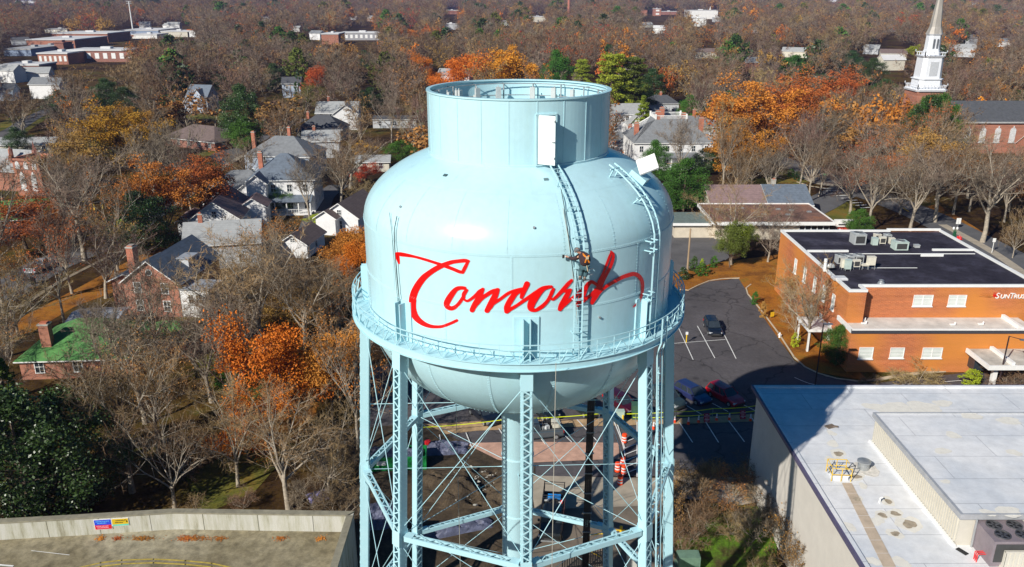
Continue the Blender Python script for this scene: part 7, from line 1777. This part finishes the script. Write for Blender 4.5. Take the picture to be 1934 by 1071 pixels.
T('ochrethin', 225, 330, 205, 110, 'mustard yellow tree left of the brown roofed house', group=GO)
T('ochrethin', 262, 300, 205, 70, 'smaller mustard yellow tree beside the larger one', group=GO)
T('magnolia', 465, 280, 160, 100, 'dense dark green tree left of the white gabled house', name='holly_tree', group=GE)
T('holly', 465, 283, 220, 75, 'darker evergreen at the foot of the dense green tree', name='holly_tree', group=GE)
T('magnolia', 245, 245, 165, 60, 'dark evergreen above the mustard tree', name='holly_tree', group=GE)
T('magnolia', 320, 235, 180, 80, 'wide dark evergreen left of the blue grey house', name='holly_tree', group=GE)
T('magnolia', 180, 240, 185, 60, 'dark evergreen clump by the pale lawn at upper left', name='holly_tree', group=GE)
T('columnar', 568, 215, 130, 18, 'narrow columnar dark evergreen beside the red maple', name='cypress_tree', group=GE)
T('redfull', 595, 200, 125, 42, 'red and orange maple beside the columnar evergreen', group=GO)
T('olivefull', 585, 215, 160, 40, 'small dark shrubby tree under the red maple', group=GE)
T('bareB', 645, 390, 235, 110, 'bare tree with long pale limbs behind the white house left of the tank', group=GB)
T('bareA', 585, 415, 290, 100, 'bare silvery tree beside the driveway', group=GB)
T('rustthin', 385, 430, 300, 110, 'rust leaved tree before the white porches', group=GO)
T('bareC', 470, 350, 250, 120, 'dark bare tree over the grey porch roofs', group=GB)
T('holly', 535, 400, 350, 55, 'green shrubby holly behind the pink roofed house', name='holly_tree', group=GE)
T('bareC_grey', 480, 480, 400, 150, 'reddish bare tree spreading over the rose brown roof', group=GB)
T('limefull', 605, 430, 405, 50, 'yellow green shrub by the white garage', group=GE)
T('bareC_tan', 690, 400, 330, 80, 'bare tan tree hard against the left edge of the tank', group=GB)
T('redfull', 690, 345, 310, 50, 'dark red low tree left of the dome', group=GO)
T('gold', 690, 300, 270, 40, 'small yellow tree left of the dome shoulder', group=GO)
T('bareB', 785, 300, 195, 70, 'rounded tan bare tree just left of the shield ring', group=GB)
T('holly', 760, 310, 265, 70, 'bright green ivy clump left of the dome', name='holly_tree', group=GE)
T('bareA', 740, 270, 170, 80, 'pale bare tree behind the flat grey roof', group=GB)
# --- skyline of the middle
T('orangeA', 864, 200, 104, 86, 'brilliant orange round tree behind the left rim of the ring', group=GO)
T('orangeA', 808, 178, 104, 45, 'smaller orange tree touching the brilliant round one', group=GO)
T('gold', 965, 190, 96, 95, 'golden brown tree behind the middle of the ring', group=GO)
T('farE_green', 850, 95, 62, 42, 'dark green tree above the brilliant orange one', name='holly_tree', group=GE)
T('orangeA', 780, 78, 56, 40, 'orange tree on the far row beside the long flat roof', group=GO)
T('pine', 1152, 240, 84, 110, 'tall yellow green pine behind the right rim of the ring', name='pine_tree', group=GE)
T('pine_green', 1192, 238, 92, 95, 'darker pine standing right of the tallest one', name='pine_tree', group=GE)
T('pine', 1098, 210, 100, 60, 'small yellow green pine left of the tallest one', name='pine_tree', group=GE)
T('holly', 1050, 200, 95, 60, 'blue green conifer behind the ring', name='cedar_tree', group=GE)
T('holly', 1195, 225, 150, 70, 'dark holly in front of the white house by the ring', name='holly_tree', group=GE)
T('magnolia', 1230, 200, 130, 60, 'dark evergreen with the orange chimney showing over it', name='holly_tree', group=GE)
T('cedar_pine', 1212, 270, 180, 42, 'slim yellow green conifer between the two white houses', name='cedar_tree', group=GE)
T('holly', 1300, 240, 180, 45, 'light green leafy tree behind the roof balustrade', name='holly_tree', group=GE)
T('holly', 1290, 400, 300, 90, 'green tree before the grey roofed mansion', name='holly_tree', group=GE)
T('magnolia', 1290, 385, 335, 75, 'rounded dark evergreen by the right edge of the tank', name='holly_tree', group=GE)
T('holly', 1235, 345, 265, 55, 'green holly left of the mansion', name='holly_tree', group=GE)
T('bareA', 1285, 340, 215, 100, 'bare grey tree in front of the mansion roof', group=GB)
T('copper', 1420, 310, 160, 150, 'large spreading orange brown oak behind the office roofs', group=GO)
T('rustthin', 1490, 290, 150, 140, 'rust brown oak right of the large orange one', group=GO)
T('copper', 1395, 350, 240, 90, 'copper leaved tree rising behind the brown roofed office', group=GO)
T('orangeA', 1400, 270, 190, 60, 'bright orange tree low in the oak row', group=GO)
T('gold', 1465, 270, 190, 50, 'yellow tree glowing among the oaks', group=GO)
T('rustthin', 1580, 240, 140, 110, 'orange brown tree left of the church steeple', group=GO)
T('redfull', 1555, 230, 165, 50, 'reddish tree by the orange brown one', group=GO)
T('holly', 1498, 150, 104, 75, 'wide dark green tree far left of the steeple', name='holly_tree', group=GE)
T('magnolia', 1600, 150, 96, 80, 'dark green tree nearer the steeple', name='holly_tree', group=GE)
T('magnolia', 1645, 160, 110, 50, 'dark green tree right next to the steeple at its left', name='holly_tree', group=GE)
T('limefull', 1727, 115, 85, 32, 'small bright lime green tree touching the steeple', group=GE)
T('limefull', 1465, 85, 66, 26, 'small bright lime green tree far off in the right half', group=GE)
T('holly', 1730, 315, 184, 60, 'green tree hiding the left side of the brick steeple base', name='holly_tree', group=GE)
T('holly', 1760, 322, 178, 85, 'dark green tree in front of the brick steeple base', name='holly_tree', group=GE)
T('magnolia', 1920, 205, 170, 60, 'dark green tree behind the church roof at the right edge', name='holly_tree', group=GE)
T('bareD', 1855, 458, 262, 200, 'huge bare tree with pale trunk on orange leaves by the right street', group=GB)
T('bareD_brown', 1765, 420, 260, 170, 'bare brown tree behind the street lamp with the red bow', group=GB)
T('bareA', 1718, 436, 265, 160, 'bare thick trunked tree behind the bank roof', group=GB)
T('bareA', 1638, 440, 265, 150, 'bare tree with ivy at its foot behind the bank roof', group=GB)
T('bareD', 1534, 345, 190, 130, 'bare brown tree beside the street junction', group=GB)
T('rustA', 1610, 350, 245, 110, 'orange brown oak by the crosswalk', group=GO)
T('rustA', 1700, 330, 215, 120, 'russet oak in front of the church', group=GO)
T('bareB', 1800, 330, 222, 80, 'bare tree in front of the church nave', group=GB)
T('bareC_tan', 1912, 488, 380, 60, 'young bare fan shaped tree at the right edge', group=GB)
T('bareC_tan', 1700, 405, 300, 120, 'bare tan tree right of the ivy clump behind the bank', group=GB)
T('rustA', 1800, 405, 275, 130, 'large russet tree between the church and the bank', group=GO)
T('rustfull', 1650, 372, 290, 90, 'orange tree beyond the crosswalk', group=GO)
T('rustB', 1905, 400, 300, 100, 'bronze tree in front of the church at the right edge', group=GO)
T('bareB', 1745, 345, 215, 90, 'bare tree before the steeple foot', group=GB)
T('rustA', 1720, 325, 195, 95, 'rusty oak hiding the left side of the steeple foot', group=GO)
T('rustA', 1830, 400, 300, 110, 'russet tree behind the huge bare one', group=GO)
T('bareB', 1380, 500, 330, 120, 'bare tree with ivy green lower trunk before the brown roofed office', group=GB)
T('olivefull', 1378, 505, 420, 55, 'ivy covered green mass at the edge of the car park', name='ivy_tree', group=GE)
T('bareC_grey', 1450, 495, 370, 120, 'bare grey tree left of the bank', group=GB)
T('limefull', 1410, 470, 430, 40, 'small yellow green tree by the office windows', group=GE)
T('bareB', 1525, 662, 480, 130, 'bare forked tree against the brick side of the bank', group=GB)
T('rustB', 1490, 590, 500, 90, 'small bronze tree at the corner of the car park', group=GO)
T('bareC_tan', 1500, 640, 540, 70, 'pale bare crape myrtle beside the car park kerb', group=GB)
T('holly', 1578, 690, 615, 60, 'rounded green shrub tree at the corner of the bank', name='holly_tree', group=GE)
T('holly', 1620, 445, 395, 50, 'ivy clump behind the bank roof', name='holly_tree', group=GE)
for px, py, pt, pw, lab in ((205,205,148,70,'dark evergreen above the pale lawns at upper left'),(120,225,170,60,'dark evergreen left of the pale lawns'),(415,190,140,50,'dark evergreen right of the blue grey house'),(700,215,165,50,'dark evergreen left of the ring among bare crowns'),(520,175,120,45,'dark evergreen above the narrow blue house'),
   (38,300,240,50,'dark evergreen behind the gothic brick church'),(400,345,300,45,'small dark evergreen by the curving street'),(690,130,95,44,'far dark evergreen left of the ring top'),(1665,210,150,60,'dark evergreen just left of the steeple foot'),(1555,190,140,60,'dark evergreen beside the reddish tree'),(1330,330,280,50,'dark evergreen right of the mansion')):
    T('magnolia', px, py, pt, pw, lab, name='holly_tree', group=GE)
T('rustA', 1738, 335, 180, 85, 'russet tree standing right in front of the steeple shaft', group=GO)
T('magnolia', 1738, 325, 180, 90, 'dark green tree right in front of the steeple shaft', name='holly_tree', group=GE)
T('bareB', 1768, 338, 186, 75, 'tan bare tree before the right edge of the steeple shaft', group=GB)
T('columnar_pine', 52, 925, 668, 75, 'second dark conifer at the left edge, shorter and right of the tallest', name='cedar_tree', group=GE)
for px, py, pt, pw, k, lab in ((1310,1020,940,110,'bush','brown bush at the left border of the bright grass'),(1345,905,865,90,'bushrust','low russet bush at the edge of the lower car park'),(1400,935,885,100,'bush_tan','dry tan bush along the gravel bed'),(1290,940,880,90,'bushrust','russet bush close by the right tower leg'),
   (1460,1010,920,100,'bush','dense brown bush under the white wall'),(1480,1060,960,110,'bushrust','dense russet bush at the grass corner'),(1560,1120,1020,130,'bush','wide brown bush hugging the white wall at the bottom edge'),(1380,1010,965,80,'bush_tan','small dry bush in the middle of the bright grass edge'),
   (1500,955,880,70,'bushrust','russet bush climbing the white wall'),(1420,900,862,90,'bush','brown bush along the asphalt edge'),(1545,1050,960,90,'bush_grey','round grey bush against the white wall'),(1265,1010,930,80,'bushrust','russet bush behind the right tower leg'),(1330,985,930,80,'bushrust','russet bush above the green transformer box')):
    T(k, px, py, pt, pw, lab, cat='bush', name='bush', group=GS)
# shrubs
for px, py, pt, pw, k, lab in (
  (1290,528,505,28,'shrub_dark','dark round shrub beside the tall timber pole'),(1325,520,498,34,'shrub','bright green shrub right of the timber pole'),
  (1310,512,485,26,'shrub_dark','dark shrub behind the timber pole'),(1348,505,488,24,'shrub','small green shrub at the top of the car park'),
  (1506,340,324,26,'shrub_dark','clipped dark hedge ball by the street junction'),(1494,334,324,22,'shrub','smaller clipped hedge next to the dark ball'),
  (1283,428,406,18,'shrub_dark','clipped green ball shrub by the office corner'),(1440,600,570,20,'shrub_rust','brown shrub on the car park kerb'),
  (1425,575,552,22,'shrub','olive shrub where the car park narrows'),(1833,728,705,52,'shrub_lime','yellow green shrub by the canopy column'),
  (420,730,690,40,'shrub','green shrub among the purplish twigs'),(1325,510,500,14,'shrub_lime','low lime shrub on the orange litter'),
  (1500,655,640,22,'shrub_lime','little green shrub at the kerb'),(1565,440,428,36,'shrub_rust','mounded brown shrub behind the bank roof'),
  (500,690,640,34,'shrub','green shrub left of the orange tree')):
    T(k, px, py, pt, pw, lab, cat='shrub', name='shrub', group='clipped and leafy shrubs')
for px, py, pt, pw, k, lab in (
  (1300,980,900,110,'bush','tangled brown bush right of the tower legs'),(1375,960,880,110,'bushrust','russet leaved bush below the car park'),
  (1330,930,860,70,'bush_tan','pale dry bush with orange tips at the car park edge'),(1440,930,850,80,'bush','dark pointed bush against the white wall corner'),
  (1480,990,900,90,'bushrust','brown bush leaning on the white wall'),(1425,1020,930,110,'bush_grey','grey brown bush in the middle of the thicket'),
  (1540,1095,985,110,'bush_tan','rounded grey tan bush at the foot of the white building'),(1500,1110,1010,90,'bushrust','russet bush at the bottom of the thicket'),
  (1290,1050,975,60,'bush','brown bush next to the green utility box'),(1270,900,860,50,'bush_grey','small grey bush by the right tower leg'),
  (1430,1110,1030,60,'bush_tan','pale many stemmed bush on the bright grass'),(1730,735,690,120,'bush_tan','wide bare bush behind the white roof below the bank windows'),
  (1640,735,712,50,'bush_tan','low bare bush behind the white roof corner'),(1900,735,690,80,'bush','bare bush in front of the drive through canopy'),
  (360,1000,940,90,'bush','dry bush behind the concrete wall, left of the yellow grass'),(640,985,920,110,'bush','dark thorny bush between wall and tower'),
  (590,960,880,110,'bush_grey','dark bare thicket beside the forked pale tree'),(460,960,920,70,'bush','low dark bush at the wall'),
  (660,900,830,80,'bush','brown bush touching the leftmost tower leg'),(1470,950,870,60,'bush_grey','grey bush where wall shadow ends'),(350,900,850,80,'bush','dry purple bush near the picket fence'),
  (1400,990,950,60,'bushrust','low russet bush above the bright grass'),(1520,1020,930,60,'bush_grey','slim grey bush against the white wall')):
    T(k, px, py, pt, pw*1.15, lab, cat='bush', name='bush', group=GS)

# ------------------------------------------------------------ the wooded blocks between the houses
EXCL = []     # circles kept clear (x, y, r)
def excl_line(Q, r):
    for q in Q: EXCL.append((q[0], q[1], r))
excl_line(stq, 6.5); excl_line(s2q, 7)
for bx_ in BUILT: EXCL.append(bx_)
EXCL += [(TX, TY, 15), (G(1340,640).x, G(1340,640).y, 14), (G(1320,730).x, G(1320,730).y, 16), (G(1320,830).x, G(1320,830).y, 14), (G(1440,700).x, G(1440,700).y, 14), (G(1350,570).x, G(1350,570).y, 12), (G(1400,850).x, G(1400,850).y, 12)]
def clear(x, y, r):
    return all((x-a)**2+(y-b_)**2 > (c+r)**2 for a, b_, c in EXCL)
def pix(x, y, z=0.0):
    d = y*math.cos(PITCH)+(CAMZ-z)*math.sin(PITCH); v = (-(y*math.sin(PITCH))+(CAMZ-z)*math.cos(PITCH))/d
    return 967+FPX*x/d, 535.5+FPX*v
NEARK = [('bareA',4,'grey bare tree'),('bareB',2,'tan bare tree'),('bareC',3,'low brown bare tree'),('bareD_brown',3,'tall brown bare tree'),('bareA_purple',3,'purplish bare tree'),('rustA',3,'half bare rust oak'),('rustB',2,'half bare bronze tree'),('bareC_grey',2,'low grey bare tree'),('bronzefull',1,'bronze leaved tree'),('rustthin',1,'rust leaved tree'),('bareB_purple',2,'purplish bare tree')]
MIDK = [('farA',4,'grey bare tree'),('farB',4,'brown bare tree'),('farC',4,'purplish bare tree'),('farA_tan',3,'tan bare tree'),('farB_grey',3,'grey bare tree'),('farR',1.5,'half bare rust oak'),('farR_bronze',2,'half bare bronze tree'),('farE',.55,'dark evergreen tree'),('farO_rust',.7,'rust leaved tree'),('farO',.35,'orange leaved tree'),('farE_olive',.4,'olive evergreen tree'),('farR_red',.4,'dark red leaved tree'),('farE_green',.25,'green evergreen tree'),('farC_brown',3,'brown bare tree'),('farO_bronze',.8,'bronze leaved tree')]
def choose(L, rs):
    t = rs.random()*sum(k[1] for k in L)
    for k in L:
        t -= k[1]
        if t <= 0: return k
    return L[-1]
def nearest_phrase(px, py):
    best = min(LANDM, key=lambda l: abs(l[0]-px)+1.6*abs(l[1]-py))
    dx = px-best[0]; dy = py-best[1]
    if abs(dx) < 45 and dy < 0: rel = 'behind'
    elif abs(dx) < 45: rel = 'in front of'
    elif dx < 0: rel = 'left of'
    else: rel = 'right of'
    return rel+' '+best[2]
rs = random.Random(77); pts = []; cnt = 0; tries = 0
MAXI = 225
cand = []
while tries < 60000:
    tries += 1
    y = 58+ (rs.random()**.75)*330; x = rs.uniform(-.80, .80)*y*1.0
    px, py = pix(x, y)
    if px < -60 or px > 2000 or py > 1000: continue
    if 690 < px < 1270 and py > 330: continue          # behind and below the tank
    if px > 1235 and py > (385 if px < 1600 else 425): continue              # lots and bank: placed by hand
    if px < 690 and py > 900: continue
    k_ = 1+.35*min(1, max(0, (y-110)/120)); h = rs.uniform(10, 16.5)*k_; r = rs.uniform(4.0, 5.8)*k_
    if not clear(x, y, 3.6): continue
    # open views kept clear: trees must not stand right before the houses
    hx, hy = pix(x, y, h)
    if any(a < px < c and hy < d_ and py > d_ for a, b_, c, d_ in SIGHT) : continue
    if any((x-a)**2+(y-b_)**2 < (rr*.60+c*.60)**2 for a, b_, rr, c in [(p[0], p[1], r, p[2]) for p in pts]): continue
    if any((x-a)**2+(y-b_)**2 < (r*.45+c*.5)**2 for a, b_, c, k in TREES): continue
    pts.append((x, y, r, h, px, py))
pts.sort(key=lambda p: p[1])
ind = pts[:MAXI]; rest = pts[MAXI:]
print('TREES hand', len(TREES), 'scattered', len(ind), 'rest', len(rest), 'last y', ind[-1][1] if ind else 0)
for x, y, r, h, px, py in ind:
    k = choose(NEARK if y < 200 else MIDK, rs)
    if k[0].startswith('farE') or k[0].startswith('farO'): h *= .8
    size = 'tall ' if h > 17 else ('short ' if h < 13 else '')
    tree(k[0], x, y, h, r*2.15, size.replace('tall ', 'high ')+k[2].replace('low ', '').replace('tall ', '')+' '+nearest_phrase(px, py), group='trees filling the wooded blocks')
ORD = ['', 'second ', 'third ', 'fourth ', 'fifth ', 'sixth ', 'seventh ', 'eighth ', 'ninth ', 'tenth ']
byl = {}
for o in S.collection.objects:
    if o.get('group') == 'trees filling the wooded blocks': byl.setdefault(o['label'], []).append(o)
for lab_, os_ in byl.items():
    if 1 < len(os_) <= 10:
        for i, o in enumerate(sorted(os_, key=lambda q: q.location.y)): o['label'] = ('%s, %snearest of %d' if len(lab_.split()) < 13 else '%s, %snearest') % ((lab_, ORD[i], len(os_)) if len(lab_.split()) < 13 else (lab_, ORD[i]))
# far woodland that reads as one mass: points on the ground carrying tree crowns
for k in ('farA','farB','farC','farE','farO','farR','farA_tan','farC_brown','farR_bronze','farO_rust','farR_red','farE_olive'):
    if k not in FARUSED:
        x, y = rs.uniform(-60, 60), 395; tree(k, x, y, 13, 11, 'far '+[m_[2] for m_ in MIDK if m_[0] == k][0]+' at the near rim of the far wood', group='trees filling the wooded blocks')
P = [(p[0], p[1]) for p in rest]
y = ind[-1][1]-15 if ind else 200
y = 330
FARCL = [(a, b_, c) for a, b_, c in EXCL if b_ > 300]
while y < 4200:
    sp = 10.5 + max(0, y-400)*.010; x = -.70*y-20
    while x < .70*y+20:
        xx = x+rs.uniform(-.5,.5)*sp; yy = y+rs.uniform(-.5,.5)*sp
        if all((xx-a)**2+(yy-b_)**2 > (c+4)**2 for a, b_, c in FARCL) and (yy > 392): P.append((xx, yy))
        x += sp
    y += sp*.95
print('far wood points', len(P))
PA = np.array(P); dd = PA[:,1]*math.cos(PITCH)+CAMZ*math.sin(PITCH); hh_ = 13*(1.45+np.maximum(0, PA[:,1]-400)*.0011)*.95
PXs = 967+FPX*PA[:,0]/dd; PYb = 535.5+FPX*(-(PA[:,1]*math.sin(PITCH))+CAMZ*math.cos(PITCH))/dd; dt = PA[:,1]*math.cos(PITCH)+(CAMZ-hh_)*math.sin(PITCH); PYt = 535.5+FPX*(-(PA[:,1]*math.sin(PITCH))+(CAMZ-hh_)*math.cos(PITCH))/dt
keep = np.ones(len(PA), bool); cr = 4*(1.45+np.maximum(0, PA[:,1]-400)*.0011)*FPX/dd
for a, b_, c, d_ in SIGHT: keep &= ~((PXs > a-cr*.4) & (PXs < c+cr*.4) & (PYt < d_) & (PYb > d_))
P = [p_ for p_, k_ in zip(P, keep) if k_]; print('kept', len(P))
names = sorted(FARUSED); coll = sorted(FARKIND.objects, key=lambda o: o.name)
idx_of = {o: i for i, o in enumerate(coll)}
me = bpy.data.meshes.new('far_woodland'); me.vertices.add(len(P))
me.vertices.foreach_set('co', np.array([(a, b_, 0.0) for a, b_ in P], np.float32).ravel())
me.attributes.new('kid', 'INT', 'POINT'); me.attributes.new('ksc', 'FLOAT', 'POINT')
from mathutils import noise as mnoise
ks = []; sc = []
FK = [k for k in MIDK if k[0] in FARUSED]
for a, b_ in P:
    n = mnoise.noise(Vector((a*.008, b_*.004, 3.1)))
    W_ = []
    for k in FK:
        wt = k[1]
        if 'rust' in k[2] or 'orange' in k[2] or 'red' in k[2]: wt *= max(.1, 1+3.5*n)*(.45 if b_ > 900 else 1)
        if 'evergreen' in k[2]: wt *= max(.15, 1-3*n)
        W_.append((k[0], wt, ''))
    kk = choose(W_, rs)[0]; ks.append(idx_of[FARUSED[kk]])
    sc.append(rs.uniform(.8, 1.15)*(1.45+max(0, b_-400)*.0011))
me.attributes['kid'].data.foreach_set('value', np.array(ks, np.int32)); me.attributes['ksc'].data.foreach_set('value', np.array(sc, np.float32))
fw = link_obj('far_woodland', me); tag(fw, kind='stuff'); tag(fw, 'far brown and rust woodland stretching to the horizon', 'woodland')
ng = bpy.data.node_groups.new('scatter', 'GeometryNodeTree')
ng.interface.new_socket('Geometry', in_out='INPUT', socket_type='NodeSocketGeometry'); ng.interface.new_socket('Geometry', in_out='OUTPUT', socket_type='NodeSocketGeometry')
N = ng.nodes; gi = N.new('NodeGroupInput'); go = N.new('NodeGroupOutput'); ip = N.new('GeometryNodeInstanceOnPoints')
ci = N.new('GeometryNodeCollectionInfo'); ci.inputs['Collection'].default_value = FARKIND; ci.inputs['Separate Children'].default_value = True; ci.inputs['Reset Children'].default_value = True
na = N.new('GeometryNodeInputNamedAttribute'); na.data_type = 'INT'; na.inputs['Name'].default_value = 'kid'
nb = N.new('GeometryNodeInputNamedAttribute'); nb.data_type = 'FLOAT'; nb.inputs['Name'].default_value = 'ksc'
rv_ = N.new('FunctionNodeRandomValue'); rv_.data_type = 'FLOAT'; rv_.inputs[3].default_value = 6.28
cx = N.new('ShaderNodeCombineXYZ'); ng.links.new(rv_.outputs[1], cx.inputs[2])
ip.inputs['Pick Instance'].default_value = True
mp_ = N.new('GeometryNodeMeshToPoints')
ng.links.new(gi.outputs[0], mp_.inputs[0]); ng.links.new(mp_.outputs[0], ip.inputs['Points']); ng.links.new(ci.outputs[0], ip.inputs['Instance'])
ng.links.new(na.outputs[0], ip.inputs['Instance Index']); ng.links.new(cx.outputs[0], ip.inputs['Rotation']); ng.links.new(nb.outputs[0], ip.inputs['Scale'])
ng.links.new(ip.outputs[0], go.inputs[0])
md = fw.modifiers.new('scatter', 'NODES'); md.node_group = ng
# ------------------------------------------------------------ haze
m = bpy.data.materials.new('haze'); m.use_nodes = True; nt = m.node_tree
for n in list(nt.nodes):
    if n.type == 'BSDF_PRINCIPLED': nt.nodes.remove(n)
pv = nt.nodes.new('ShaderNodeVolumePrincipled'); pv.inputs['Color'].default_value = (.5,.5,1.0,1); pv.inputs['Density'].default_value = HAZED; pv.inputs['Anisotropy'].default_value = 0
nt.links.new(pv.outputs[0], [n for n in nt.nodes if n.type == 'OUTPUT_MATERIAL'][0].inputs['Volume'])
hz = MB().bx((-9100,-350,-1.2),(9100,12100,62)).build('haze', m); tag(hz, kind='stuff')
S.cycles.volume_step_rate = 5; S.cycles.volume_max_steps = 16
